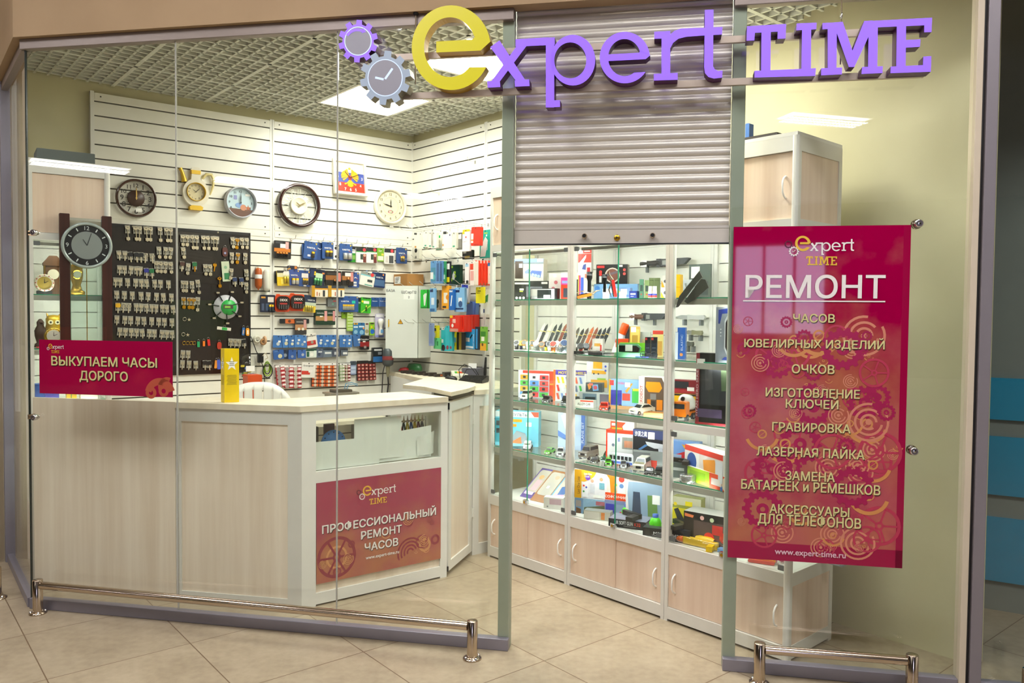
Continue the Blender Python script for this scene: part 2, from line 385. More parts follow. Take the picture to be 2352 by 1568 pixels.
# mall hall behind the photographer
MC = M('#cfc8ba', .8, 0, 0, 'hall_ceiling_paint')
cm = MB(); cm.add([(-22, -16, 4.6), (14, -16, 4.6), (14, 7, 4.6), (-22, 7, 4.6)], [(3, 2, 1, 0)], MC); struct(cm.build('ceiling_hall'))
struct(MB().box(-15, 14, -16.2, -16, 0, 4.6, M('#3a3029', .8)).build('wall_hall'))
struct(MB().box(-15.2, -15, -16, 9, 0, 4.6, M('#352b25', .8)).build('wall_hall_left'))
DAY = M('#cdd4ff', .5, 0, 7.0, 'overcast_daylight')
wm = MB(); 
for k in range(3): wm.add([(-.95+.8*k, -15.98, 1.1), (-.23+.8*k, -15.98, 1.1), (-.23+.8*k, -15.98, 3.5), (-.95+.8*k, -15.98, 3.5)], [(3, 2, 1, 0)], DAY)
struct(wm.build('window_7'))
def prop(x, y, deg, w, z1, c1, c2, lab):  # coloured blocks added across the hall for their reflections in the glass
    t = thing('prop', lab, 'prop', None, (x, y, 0), math.radians(deg)); MB().rbox(-w/2, w/2, 0, .5, 0, z1*.52, M(c2, .6), .02).build('prop_base', t); MB().rbox(-w/2, w/2, .1, .4, z1*.52, z1, M(c1, .5), .02).build('prop_board', t)
prop(-11.1, -6.3, 145, 1.1, 1.8, '#4c8a22', '#8a4f22', 'green and brown kiosk across the hall added for its reflection in the left glass')
prop(-13.0, -4.9, 145, 1.0, 1.2, '#b3401c', '#a02a20', 'low red kiosk across the hall added for its reflection in the left glass')
LM2 = M('#fbfaff', .5, 0, L_MALL, 'louvre_lamp')
def louvre(x, y, deg, w, l, lab, z=4.2):
    t = thing('hall_light', lab, 'ceiling light', None, (x, y, z), math.radians(deg), 'louvred lamps in the hall ceiling')
    fm = MB(); fm.box(-l/2-.02, l/2+.02, -w/2-.02, w/2+.02, .05, .09, WHITE)
    for k in range(int(l/.05)+1): fm.box(-l/2+k*.05-.003, -l/2+k*.05+.003, -w/2, w/2, 0, .008, ALU)
    for k in range(4): fm.box(-l/2, l/2, -w/2+k*w/3-.006, -w/2+k*w/3+.006, -.002, .008, ALU)
    fm.build('louvre', t)
    dm = MB(); dm.add([(-l/2, -w/2, .009), (l/2, -w/2, .009), (l/2, w/2, .009), (-l/2, w/2, .009)], [(3, 2, 1, 0)], LM2); dm.build('lamp', t)
LAMPS = [(1.29, -4.67, -36, .36, 1.2), (-11.6, -3.9, -60, .5, 1.6), (-17.7, -8.55, -47, .5, 1.5), (-9.7, -6.4, -54, .5, 1.5), (-12.6, -13.85, -40, .5, 1.5), (-7.0, -9.5, -49, .5, 1.5),
         (-2.6, 1.0, -48, .6, 1.2), (.3, .7, -48, .6, 1.2), (3.2, .4, -48, .6, 1.2), (-4.4, 2.3, -48, .6, 1.2), (-1.4, 1.9, -48, .6, 1.2), (1.6, 1.3, -48, .6, 1.2)]  # this row: unseen lamps added to light the shop front and floor
for i, a in enumerate(LAMPS):
    louvre(*a, 'louvred ceiling lamp in the hall, %s of those mirrored in the shop glass' % ORD[i] if i < 6 else 'unseen louvred lamp added for light over the hall floor, %s one before the shop front' % ORD[i-6])
# ================================================================ slat walls
def slatpanel(name, label, fr, s0, s1, z0, z1, pitch=.094, d=-.02, post=True, cat='slatted board', splits=()):
    t = thing(name, label, cat, fr, (s0, 0, 0), group='white slatted wall panels')
    w = s1 - s0; prof = [(d, z1)]; z = z1 - .055
    mb = MB()
    gz = []
    while z > z0 + .04: gz.append(z); z -= pitch
    # cross-section (y, z): a flat face cut by narrow grooves
    p = [(0.018, z1), (d, z1)]
    for g in gz: p += [(d, g+.005), (d+.011, g+.005), (d+.011, g-.006), (d, g-.004)]
    p += [(d, z0), (.018, z0)]
    n = len(p); A = [(0, y, z) for y, z in p]; Bv = [(w, y, z) for y, z in p]
    GROOVE = M('#6f6c60', .6, 0, 0, 'slat_groove')
    for i in range(n - 1):
        m = GROOVE if p[i][0] > d + .005 or p[i+1][0] > d + .005 else SLATW
        if i == 0 or i == n - 2: m = SLATW
        mb.add([A[i], Bv[i], Bv[i+1], A[i+1]], [(0, 3, 2, 1)], m)
    mb.build('slats', t)
    fm = MB()
    for x in (0, w):
        fm.rbox(x-.0115, x+.0115, d-.002, .018, z0-.01, z1+.012, WHITE, .003)
    fm.build('upright', t)
    for zz in (z1 - .02,) + tuple(splits):
        sm = MB()
        sm.box(.014, w-.014, d-.003, d, zz-.022, zz+.022, SLATW)
        for x in (.05, w-.05): sm.cyl((x, d-.005, zz), (x, d-.002, zz), .005, BLACK, n=8)
        sm.build('fixing_strip', t)
    return t
slatpanel('slatted_board', 'white slatted wall panel behind the key board, left of the first upright', B, -2.44, -1.235, .5, 2.985, splits=(2.19, 2.14))
slatpanel('slatted_board', 'white slatted wall panel behind the hanging battery packs', B, -1.225, -.012, .5, 2.985, splits=(2.19, 2.14))
slatpanel('slatted_board', 'white slatted wall panel of the side wall behind the phone accessories', W, .012, .985, .5, 2.985, splits=(2.12,))
slatpanel('slatted_board', 'narrow white slatted wall panel between phone accessories and display cabinets', W, .998, 1.4, .5, 2.985)
# ================================================================ roller shutter
def shutter():
    t = thing('roller_shutter', 'half lowered grey aluminium roller shutter over the doorway', 'roller shutter', F, (0, 0, 0))
    SM = M('#cdc7bb', .32, .25, 0, 'shutter_slats'); mb = MB(); p = []; z = 3.1; H = .0385
    while z > 1.965:
        for k in range(5):
            a = PI*k/4; p.append((.045 - .0035*math.sin(a)**.5 if 0 < k < 4 else .0475, z - .004 - (H-.008)*k/4))
        p.append((.05, z - H + .002)); z -= H
    x0, x1 = .002, DW - .002; n = len(p)
    vs = [(x0, y, q) for y, q in p] + [(x1, y, q) for y, q in p]
    mb.add(vs, [(i, i+1, n+i+1, n+i) for i in range(n-1)], SM, True)
    mb.build('slat_curtain', t)
    bb = MB(); zb = z + .0
    bb.box(x0, x1, .036, .056, 1.873, 1.937, M('#cfc8bb', .35, .2, 0, 'shutter_bar')); bb.box(x0, x1, .034, .056, 1.937, zb+.004, SM); bb.box(x0, x1, .032, .058, 1.868, 1.8735, BLACK)
    bb.build('bottom_bar', t)
    for i, s in enumerate((.326, .627)):
        k = MB(); zz = 1.905
        k.lathe([(.0115, .036), (.0125, .012), (.011, .004), (.0085, .002)], STEEL, (s, 0, zz), 'y', 14); k.disc(s, zz, .0085, .0015, BLACK, 12); k.build('peg', t)
    lk = MB(); lk.lathe([(.014, .036), (.014, .031), (.012, .029), (.0, .029)], BRASS, (.47, 0, 1.898), 'y', 18); lk.disc(.47, 1.898, .004, .0285, BLACK, 10); lk.build('lock', t)
shutter()
# ================================================================ illuminated sign
SGN = Fr(*F.w(0, -.125, 0).to_2d(), -10.6817); SD = .062
def sg(p, org):  # picture point on the sign face -> metres along and up the sign
    ox, oy, k = org; return SGN.px(ox + p[0]/k, oy + p[1]/k)
ZA, ZB, ZCc = (740, 0, 4.523), (1200, 0, 4.523), (1660, 0, 3.4)
def ell(cx, cy, rx, ry, a0, a1, n): return [(cx + rx*math.cos(math.radians(a0 + (a1-a0)*i/n)), cy - ry*math.sin(math.radians(a0 + (a1-a0)*i/n))) for i in range(n+1)]
YE = (ell(1340, 495, 410, 440, 9, 333, 44), ell(1328, 490, 270, 310, 22, 318, 44), [[(1185,430),(1185,545),(1645,525),(1752,428),(1590,372),(1565,410)]])
G_X = [[(1745,490),(2018,845),(2112,835),(1842,420)], [(1752,850),(1842,850),(2128,470),(2022,478)], [(1715,845),(1720,910),(1850,903),(1845,835)], [(2000,835),(2003,900),(2155,893),(2150,825)], [(2010,408),(2010,485),(2352,467),(2352,388)]]
G_P = (ell(524, 625, 232, 263, 180, 540, 40), ell(497, 627, 167, 187, 180, 540, 40), [[(243,392),(243,1115),(330,1115),(330,392)], [(243,1045),(243,1115),(390,1110),(390,1040)], [(200,396),(200,472),(335,465),(335,388)]])
G_E = (ell(1063, 598, 260, 267, 5, 326, 44), ell(1060, 598, 170, 193, 18, 306, 44), [[(890,565),(890,634),(1280,614),(1327,574),(1228,523),(1210,548)]])
G_R = [[(1370,330),(1370,403),(1535,397),(1535,322)], [(1445,330),(1445,772),(1535,768),(1535,325)], [(1365,768),(1365,836),(1612,828),(1612,757)], [(1533,358),(1533,505),(1542,490),(1565,445),(1620,402),(1580,320)], [(1580,320),(1620,402),(1700,382),(1650,296)], [(1650,296),(1700,382),(1900,367),(1900,288)]]
G_T = [[(1895,103),(1888,700),(1980,690),(1985,100)], [(1888,700),(1897,760),(1932,800),(1998,720),(1980,690)], [(1932,800),(1990,816),(2033,738),(1998,720)], [(1990,816),(2075,805),(2078,733),(2033,738)], [(1880,289),(1880,369),(2072,358),(2078,280)]]
G_T2 = [[(190,205),(190,260),(493,243),(495,187)], [(190,205),(186,318),(247,315),(252,240)], [(430,230),(428,303),(490,300),(494,220)], [(303,230),(300,560),(372,560),(376,230)], [(248,553),(248,605),(540,597),(540,541)]]
G_I = [[(578,183),(575,237),(731,228),(733,177)], [(620,215),(614,560),(688,560),(691,215)], [(535,542),(535,598),(722,592),(728,532)]]
G_M = [[(780,180),(778,229),(900,222),(900,174)], [(820,190),(820,550),(888,545),(892,185)], [(770,533),(768,588),(930,580),(932,527)], [(862,176),(985,523),(1030,522),(1015,400),(937,170)], [(1106,164),(1012,400),(985,523),(1028,522),(1172,215),(1172,160)], [(1140,180),(1135,535),(1207,530),(1212,180)], [(1090,523),(1083,577),(1247,570),(1250,517)]]
G_E2 = [[(1104,166),(1125,217),(1632,195),(1635,138)], [(1575,160),(1573,252),(1630,250),(1635,150)], [(1360,190),(1355,540),(1428,535),(1432,190)], [(1415,313),(1415,373),(1540,365),(1545,307)], [(1312,520),(1310,571),(1625,560),(1627,505)], [(1567,442),(1563,530),(1627,525),(1629,438)]]
def gear(cx, cy, rx, ry, n=10, r0=.8, ph=0.0):
    p = []
    for i in range(n):
        a = 2*PI*i/n + ph; w = 2*PI/n
        for f, r in ((-.30, r0), (-.21, 1), (.21, 1), (.30, r0)): p.append((cx + rx*r*math.cos(a+f*w), cy - ry*r*math.sin(a+f*w)))
        p.append((cx + rx*r0*math.cos(a+.5*w), cy - ry*r0*math.sin(a+.5*w)))
    return p
PUR = M('#8f62ff', .4, 0, 1.0, 'violet_lit_acrylic'); PURS = M('#4a1050', .45, 0, 0, 'plum_side')
YEL = M('#dccf00', .35, 0, .62, 'yellow_acrylic'); YELS = M('#a8801c', .4, .2, 0, 'ochre_side')
SIL = M('#a5b2c4', .4, 0, .6, 'pale_blue_acrylic'); SILS = M('#8d8878', .5, .1, 0, 'putty_side'); BRUSH = M('#93919a', .5, .1, 0, 'brushed_silver'); GLOWW = M('#cfe0ff', .4, 0, .9, 'white_glow_line')
def ext_px(mb, p, org, m, side, y0=0.0, y1=SD):
    q = [sg(a, org) for a in p]
    if sum((q[i][0]-q[i-1][0])*(q[i][1]+q[i-1][1]) for i in range(len(q))) > 0: q = q[::-1]
    mb.ext(q, y0, y1, m, 'y', side)
def strip_px(mb, o, i, org, m, side, closed, y0=0.0, y1=SD):
    mb.strip([sg(a, org) for a in o], [sg(a, org) for a in i], y0, y1, m, side, closed)
def sign():
    t = thing('shop_sign', 'large hanging sign of lit violet letters with a yellow initial and two gears', 'shop sign', SGN)
    def let(lab, fn, polys, org, m, side):
        mb = MB()
        if fn: strip_px(mb, fn[0], fn[1], org, m, side, fn[2])
        for i, p in enumerate(polys): ext_px(mb, p, org, m, side, .00002*i)
        tag(mb.build('letter', t), lab)
    let('big yellow rounded letter e', (YE[0], YE[1], False), YE[2], ZA, YEL, YELS)
    let('lit violet slab letter x', None, G_X, ZA, PUR, PURS)
    let('lit violet slab letter p', (G_P[0], G_P[1], True), G_P[2], ZB, PUR, PURS)
    let('lit violet slab letter e', (G_E[0], G_E[1], False), G_E[2], ZB, PUR, PURS)
    let('lit violet slab letter r', None, G_R, ZB, PUR, PURS); let('lit violet slab letter t', None, G_T, ZB, PUR, PURS)
    let('lit violet capital letter T', None, G_T2, ZCc, PUR, PURS); let('lit violet capital letter I', None, G_I, ZCc, PUR, PURS)
    let('lit violet capital letter M', None, G_M, ZCc, PUR, PURS); let('lit violet capital letter E', None, G_E2, ZCc, PUR, PURS)
    for lab, cx, cy, rx, ry, dr, m, side, ph in (('violet gear with curved arrow', 373, 427, 205, 222, 142, PUR, PURS, .25), ('pale blue gear with clock hands', 655, 808, 264, 284, 182, SIL, SILS, .2)):
        mb = MB(); ext_px(mb, gear(cx, cy, rx, ry, 10, .79, ph), ZA, m, side); g = tag(mb.build('gear', t), lab)
        db = MB(); q = [sg(a, ZA) for a in ell(cx, cy, dr, dr*1.06, 0, 360, 36)[:-1]][::-1]; q2 = [sg(a, ZA) for a in ell(cx, cy, dr-9, dr*1.06-9, 0, 360, 36)[:-1]][::-1]
        db.poly(q[::-1], -.0008, GLOWW); db.poly(q2[::-1], -.0016, BRUSH)
        if ph > .22:
            o, i = ell(cx-6, cy-2, 118, 122, 150, 62, 14), ell(cx-4, cy+6, 112, 112, 152, 60, 14)
            k = [sg(a, ZA) for a in o] + [sg(a, ZA) for a in i[::-1]]; db.poly([sg((cx-6+135*math.cos(math.radians(a)), cy-2-128*math.sin(math.radians(a))), ZA) for a in range(150, 55, -8)][::-1] + [sg((cx-4+112*math.cos(math.radians(a)), cy+8-110*math.sin(math.radians(a))), ZA) for a in range(60, 152, 8)][::-1], -.0024, PUR)
            db.poly([sg(a, ZA) for a in ((428, 292), (412, 345), (458, 332))], -.0024, PUR)
        else:
            for a, b in (((640, 826), (552, 806)), ((655, 822), (732, 712))):
                dx, dy = b[0]-a[0], b[1]-a[1]; l = math.hypot(dx, dy); nx, ny = -dy/l*11, dx/l*11
                pp = [(a[0]+nx, a[1]+ny), (b[0]+nx, b[1]+ny), (b[0]-nx, b[1]-ny), (a[0]-nx, a[1]-ny)]
                db.poly([sg(v, ZA) for v in pp][::-1] if False else [sg(v, ZA) for v in pp], -.0022, GLOWW)
        db.build('dial', g)
    RM = M('#b8a99a', .4, .4, 0, 'sign_rail')
    for z, s0 in ((2.655, -.72), (2.352, -.52)):
        a = SGN.px(881, 122)[1] if z > 2.5 else SGN.px(960, 210)[1]
        tag(MB().box(s0, 1.70, SD, SD+.018, a-.014, a+.014, RM).build('rail', t), 'long flat carrier rail')
    for px_, py_ in ((940, 122), (1943, 75)):
        s, z = SGN.px(px_, py_); ch = MB()
        ch.cyl((s, SD+.03, 2.60), (s, SD+.03, 2.93), .003, M('#7a6a52', .5, .5, 0, 'chain_steel'), n=6)
        for k in range(3): ch.torus((s, SD+.03, 2.70+k*.05), .012, .003, CHROME, 'y' if k % 2 else 'x', 12, 5)
        ch.lathe([(.012, 2.925), (.012, 2.915), (.004, 2.912)], BLACK, (s, SD+.03, 0)); ch.build('chain', t)
sign()
def logo(mb, x, z, h, y, cols, two=True):
    # small printed version of the sign: gears, initial, word, second word below
    k = h; yel, wh, drk, sil = cols
    org = sg((930, 60), ZA); sc = h / .78
    def tr(p, org_, dx=0, dz=0, s=1.0):
        a = sg(p, org_); return (x + (a[0]-org[0]+dx)*sc*s, z + (a[1]-org[1]+dz)*sc*s)
    def prt(polys, o_, m, dx=0, dz=0, yy=y):
        for i, p in enumerate(polys):
            q = [tr(a, o_, dx, dz) for a in p]
            if sum((q[i][0]-q[i-1][0])*(q[i][1]+q[i-1][1]) for i in range(len(q))) > 0: q = q[::-1]
            mb.poly(q, yy - .0001*(i+1), m)
    def st(o, i, o_, m):
        n = len(o); vs = [(a[0], y, a[1]) for a in (tr(p, o_) for p in list(o) + list(i))]
        mb.add(vs, [(j, n+j, n+j+1, j+1) for j in range(n-1)], m)
    st(YE[0], YE[1], ZA, yel); prt(YE[2], ZA, yel); prt(G_X, ZA, wh)
    st(G_P[0], G_P[1], ZB, wh); prt(G_P[2], ZB, wh); st(G_E[0], G_E[1], ZB, wh); prt(G_E[2], ZB, wh); prt(G_R, ZB, wh); prt(G_T, ZB, wh)
    for g in (G_T2, G_I, G_M, G_E2): prt(g, ZCc, yel, -1.18, -.33)
    for cx, cy, rx, ry, m in ((373, 427, 205, 222, drk), (655, 808, 264, 284, wh)):
        q = [tr(a, ZA, .10, -.07) for a in gear(cx, cy, rx, ry, 12, .82)]; ii = [tr(a, ZA, .10, -.07) for a in gear(cx, cy, rx*.66, ry*.66, 12, 1.0)]
        n = len(q); mb.add([(a[0], y, a[1]) for a in q + ii], [(j, (j+1) % n, n+(j+1) % n, n+j) for j in range(n)], m)
    for a, b in (((640, 826), (552, 806)), ((655, 822), (732, 712))):
        dx, dy = b[0]-a[0], b[1]-a[1]; l = math.hypot(dx, dy); nx, ny = -dy/l*13, dx/l*13
        mb.poly([tr(v, ZA, .10, -.07) for v in ((a[0]+nx, a[1]+ny), (b[0]+nx, b[1]+ny), (b[0]-nx, b[1]-ny), (a[0]-nx, a[1]-ny))], y, wh)
# ================================================================ posters
def poster_print(name, top, mid, hot, z_lo, z_hi, soft=.5):
    m, nt, b = nodes_of(name); tc = nt.nodes.new('ShaderNodeTexCoord'); sep = nt.nodes.new('ShaderNodeSeparateXYZ'); nt.links.new(tc.outputs['Object'], sep.inputs[0])
    n1 = nt.nodes.new('ShaderNodeTexNoise'); n1.inputs['Scale'].default_value = 5.5; n1.inputs['Detail'].default_value = 5; nt.links.new(tc.outputs['Object'], n1.inputs['Vector'])
    n2 = nt.nodes.new('ShaderNodeTexNoise'); n2.inputs['Scale'].default_value = 2.1; n2.inputs['Detail'].default_value = 2
    mpp = nt.nodes.new('ShaderNodeMapping'); mpp.inputs['Location'].default_value = (4.1, 0, 7.7); nt.links.new(tc.outputs['Object'], mpp.inputs[0]); nt.links.new(mpp.outputs[0], n2.inputs['Vector'])
    mr = nt.nodes.new('ShaderNodeMapRange'); mr.inputs[1].default_value = z_hi; mr.inputs[2].default_value = z_lo; nt.links.new(sep.outputs[2], mr.inputs[0])
    ad = nt.nodes.new('ShaderNodeMath'); ad.operation = 'MULTIPLY_ADD'; nt.links.new(n1.outputs['Fac'], ad.inputs[0]); ad.inputs[1].default_value = 2.6; ad.inputs[2].default_value = -1.42
    s2 = nt.nodes.new('ShaderNodeMath'); s2.operation = 'ADD'; s2.use_clamp = True; nt.links.new(mr.outputs[0], s2.inputs[0]); nt.links.new(ad.outputs[0], s2.inputs[1])
    r = ramp(nt, [(.42, lin(mid)), (.6, lin(hot))]); nt.links.new(n2.outputs['Fac'], r.inputs[0])
    mx = nt.nodes.new('ShaderNodeMix'); mx.data_type = 'RGBA'; nt.links.new(s2.outputs[0], mx.inputs[0]); mx.inputs[6].default_value = lin(top); nt.links.new(r.outputs[0], mx.inputs[7])
    nt.links.new(mx.outputs[2], b.inputs['Base Color']); b.inputs['Roughness'].default_value = .03; b.inputs['Specular IOR Level'].default_value = .45
    return m
def cogs(mb, w, h, z0, z1, n, seed, mats, y, sm=.02, bg=.075):
    r_ = random.Random(seed)
    for i in range(n):
        r = sm + (bg - sm) * r_.random()**1.7; x = r*1.05 + (w - 2.1*r) * r_.random(); z = z0 + r + (z1 - z0 - 2*r) * r_.random(); m = mats[i % len(mats)]; yy = y - .00001*i; kind = i % 4
        if kind == 0:
            q = [(a, b) for a, b in gear(x, z, r, r, 14, .86)]; n_ = len(q); qi = [(x + (a-x)*.62, z + (b-z)*.62) for a, b in q]
            mb.add([(a, yy, b) for a, b in q + qi], [(j, n_+j, n_+(j+1) % n_, (j+1) % n_) for j in range(n_)], m)
            mb.ring(x, z, r*.12, r*.3, yy, m, 14)
        elif kind == 1:
            for k in range(3): mb.ring(x, z, r*(.28+.26*k), r*(.28+.26*k)+r*.11, yy, m, 24, .7*k, .7*k + 5.4)
            mb.disc(x, z, r*.14, yy, m, 12)
        elif kind == 2:
            mb.ring(x, z, r*.84, r, yy, m, 26); mb.ring(x, z, r*.1, r*.22, yy, m, 12)
            for k in range(5):
                a = 2*PI*k/5; c, s_ = math.cos(a), math.sin(a); d = r*.05
                mb.poly([(x+c*r*.2-s_*d, z+s_*r*.2+c*d), (x+c*r*.2+s_*d, z+s_*r*.2-c*d), (x+c*r*.86+s_*d, z+s_*r*.86-c*d), (x+c*r*.86-s_*d, z+s_*r*.86+c*d)], yy, m)
        else:
            mb.ring(x, z, r*.16, r*.24, yy, m, 14); mb.poly([(x-r*.12, z-r*.12), (x+r*.12, z+r*.08), (x+r*.12, z+r*.12), (x-r*.12, z-r*.08)], yy, m)
            mb.ring(x, z, r*.7, r*.86, yy, m, 22, 3.5, 6.0)
CREAM = M('#d9cf8f', .4, 0, 0, 'print_cream'); PWHITE = M('#efe9e4', .4, 0, 0, 'print_white'); SHADOWP = M('#3a1a14', .6, 0, 0, 'print_drop_outline')
PGOLD = M('#e0a92a', .35, 0, 0, 'print_gold'); PDARK = M('#5a1030', .4, 0, 0, 'print_plum')
def shade_text(mb, t, x, z, h, w, m, y, bold=.02, off=.0022):
    mb.text(t, x + off, z - off*1.3, h, y + .0006, SHADOWP, bold, 'c', w); mb.text(t, x, z, h, y, m, bold, 'c', w)
def big_poster():
    s0, s1 = F.px(1685, 522)[0], F.px(2092, 516)[0]; z0, z1 = .499, 1.9365; w, h = s1-s0, z1-z0
    t = thing('poster', 'tall crimson poster listing repair services on the right glass pane', 'poster', F, (s0, -.0065, z0))
    mb = MB(); pm = poster_print('crimson_poster_print', '#9c003e', '#b04f58', '#b0654a', h*.58, h*.82)
    mb.box(0, w, 0, .0015, 0, h, PDARK, pm); cr_ = M('#9a003c', .15, 0, 0, 'print_crimson'); mb.rect(w-.028, w, 0, h, -.00008, cr_); mb.rect(0, w, 0, .075, -.00008, cr_); cogs(mb, w, h, .01, h*.75, 105, 3, [M('#a3124a', .3, 0, 0, 'print_cog_dark'), M('#d08468', .3, 0, 0, 'print_cog_light'), M('#b8344f', .3, 0, 0, 'print_cog_mid'), M('#cf8a4e', .3, 0, 0, 'print_cog_amber')], -.0002, .018, .105)
    mb.build('sheet', t)
    lb = MB(); logo(lb, .253, 1.398, .137, -.0022, (M('#e5b833', .3, 0, 0, 'print_yellow'), PWHITE, PDARK, PWHITE)); lb.build('logo_print', t)
    y = -.0034
    def ln(): tb.build('lettering', t)
    def at(x, yy): s, z = F.px(x, yy); return s - s0, z - z0
    for txt, xa, xb, yt, yb in (('РЕМОНТ', 1712, 2032, 632, 684),):
        a = at(xa, yb); b = at(xb, yt); tb = MB(); tb.text(txt, (a[0]+b[0])/2, at(1872, yb)[1], at(1872, yt)[1]-at(1872, yb)[1], y, PWHITE, .016, 'c', b[0]-a[0])
    a = at(1706, 691); b = at(2032, 691); tb.rect(a[0], b[0], a[1]-.002, a[1]+.0035, y, PWHITE); ln()
    for txt, xa, xb, yt, yb in (('ЧАСОВ', 1821, 1916, 721, 740), ('ЮВЕЛИРНЫХ ИЗДЕЛИЙ', 1709, 2030, 780, 799), ('ОЧКОВ', 1818, 1915, 837, 857), ('ИЗГОТОВЛЕНИЕ', 1758, 1973, 892, 912), ('КЛЮЧЕЙ', 1804, 1924, 917, 937), ('ГРАВИРОВКА', 1773, 1952, 971, 991), ('ЛАЗЕРНАЯ ПАЙКА', 1737, 1984, 1028, 1049), ('ЗАМЕНА', 1803, 1916, 1082, 1103), ('БАТАРЕЕК и РЕМЕШКОВ', 1702, 2020, 1106, 1128), ('АКСЕССУАРЫ', 1767, 1949, 1160, 1181), ('ДЛЯ ТЕЛЕФОНОВ', 1740, 1976, 1183, 1206)):
        xm = (xa+xb)/2; a = at(xa, yb); b = at(xb, yb); tb = MB(); shade_text(tb, txt, (a[0]+b[0])/2, at(xm, yb)[1], at(xm, yt)[1]-at(xm, yb)[1], b[0]-a[0], CREAM, y); ln()
    a = at(1779, 1277); b = at(1941, 1277); tb = MB(); tb.text('www.expert-time.ru', (a[0]+b[0])/2, at(1860, 1275)[1], .026, y, M('#e3b9c6', .4, 0, 0, 'print_pale_pink'), .02, 'c', b[0]-a[0]); ln()
big_poster()
def small_poster():
    s0, z1 = F.px(92, 779); s1, zz = F.px(398, 783); z0 = F.px(240, 907)[1]; z1 = F.px(240, 782)[1]; w, h = s1-s0, z1-z0
    t = thing('poster', 'wide crimson poster offering to buy watches on the left glass pane', 'poster', F, (s0, -.0065, z0))
    pm = poster_print('crimson_banner_print', '#9b0a3c', '#a3163f', '#b02c40', -.6, -.2)
    mb = MB(); mb.box(0, w, 0, .0015, 0, h, PDARK, pm); r_ = M('#b8553f', .3, 0, 0, 'print_cog_rust')
    mb.ring(w-.07, .01, .05, .085, -.0003, r_, 20, .3, 2.9); mb.ring(w-.05, .03, .012, .028, -.0004, r_); mb.ring(w-.12, .02, .012, .03, -.0004, r_); mb.ring(w-.03, .05, .03, .05, -.0003, r_, 20, 1.2, 3.4)
    mb.build('sheet', t)
    lb = MB(); logo(lb, .055, h-.02, .052, -.0012, (PGOLD, PWHITE, PDARK, PWHITE)); lb.build('logo_print', t)
    for q in (('ВЫКУПАЕМ ЧАСЫ', .53, .79), ('ДОРОГО', .27, .36)):
        tb = MB(); shade_text(tb, q[0], w*.492, h*q[1], .047, w*q[2], CREAM, -.0024, .02, .003); tb.build('lettering', t)
small_poster()
# ================================================================ glass clamps, guard rails
def clamp(px_, py_, lab, left):
    s, z = F.px(px_, py_)
    t = thing('glass_clamp', lab, 'glass clamp', F, (s, 0, z), group='steel clamps on the shop glass')
    mb = MB()
    if left:
        mb.lathe([(0, -.034), (.012, -.034), (.0155, -.031), (.0155, -.012), (.009, -.008), (.009, .005)], CHROME, ax='y'); mb.build('knob', t)
        ab = MB(); ab.box(-.045, 0, -.012, -.007, -.005, .005, STEEL); ab.box(-.048, -.043, -.014, .03, -.012, .012, STEEL); ab.build('bracket', t)
    else:
        mb.lathe([(0, -.040), (.014, -.040), (.017, -.037), (.017, -.014), (.012, -.010), (.012, -.004)], CHROME, ax='y', c=(0, 0, 0)); mb.build('knob', t)
        ab = MB(); ab.lathe([(.02, -.008), (.02, -.004), (.012, -.003)], STEEL, ax='y'); ab.lathe([(.02, .005), (.02, .012), (.0, .013)], STEEL, ax='y'); ab.build('washer', t)
    db = MB(); db.ring(0, 0, .006, .013, -.0355 if left else -.0405, M('#6d6466', .3, .6, 0, 'clamp_cap')); db.build('cap', t)
clamp(86, 535, 'steel clamp at the left glass edge level with the black clock', True)
clamp(87, 957, 'steel clamp at the left glass edge below the crimson banner', True)
clamp(2105, 515, 'steel clamp on the right pane beside the tall poster top corner', False)
clamp(2094, 1033, 'steel clamp on the right pane halfway down the tall poster', False)
def guard(s0, s1, d0, d1, lab, flange=.042):
    p0, p1 = F.w(s0, d0, 0), F.w(s1, d1, 0); L = (p1-p0).length; a = math.atan2(p1.y-p0.y, p1.x-p0.x)
    t = thing('guard_rail', lab, 'guard rail', None, tuple(p0), a, 'low steel guard rails before the shop glass')
    for x in (0, L):
        mb = MB(); mb.lathe([(0, .174), (.0225, .174), (.024, .172), (.024, .006)], STEEL, (x, 0, 0)); ps = mb.build('post', t)
        fb = MB(); fb.lathe([(.024, .012), (.03, .011), (flange, .006), (flange, 0), (.0, 0)], STEEL, (x, 0, 0), n=24)
        for k in range(4):
            q = PI/4 + k*PI/2; fb.lathe([(0, .016), (.006, .015), (.007, .006)], CHROME, (x+.033*math.cos(q), .033*math.sin(q), 0), n=8)
        fb.build('flange', t)
    MB().cyl((.022, 0, .147), (L-.022, 0, .147), .0195, STEEL, n=20).build('tube', t)
guard(-2.44, -.143, -.069, -.128, 'long low steel guard rail before the left glass panes')
guard(F.px(1745, 1500, -.11)[0], F.px(2097, 1530, -.11)[0], -.11, -.10, 'short low steel guard rail under the tall crimson poster')
gx, gy = floorpt(-8, 1374)
t = thing('rail_post', 'short steel rail stub by the beige wall at the far left', 'rail post', None, (gx, gy, 0)); 
mb = MB(); mb.lathe([(0, .17), (.022, .17), (.024, .168), (.024, .005)], STEEL); mb.build('post', t); mb = MB(); mb.lathe([(.024, .012), (.05, .006), (.05, 0)], STEEL, n=24); mb.lathe([(0, .02), (.006, .019), (.007, .004)], CHROME, (.036, -.01, 0), n=8); mb.build('flange', t)
mb = MB(); mb.cyl((0, 0, .147), (-.35, -.02, .147), .0195, STEEL); mb.build('tube', t)
gx, gy = F.w(2.12, -.14, 0).to_2d()
t = thing('rail_post', 'cut off steel rail post at the right edge before the neighbouring glass', 'rail post', None, (gx, gy, 0))
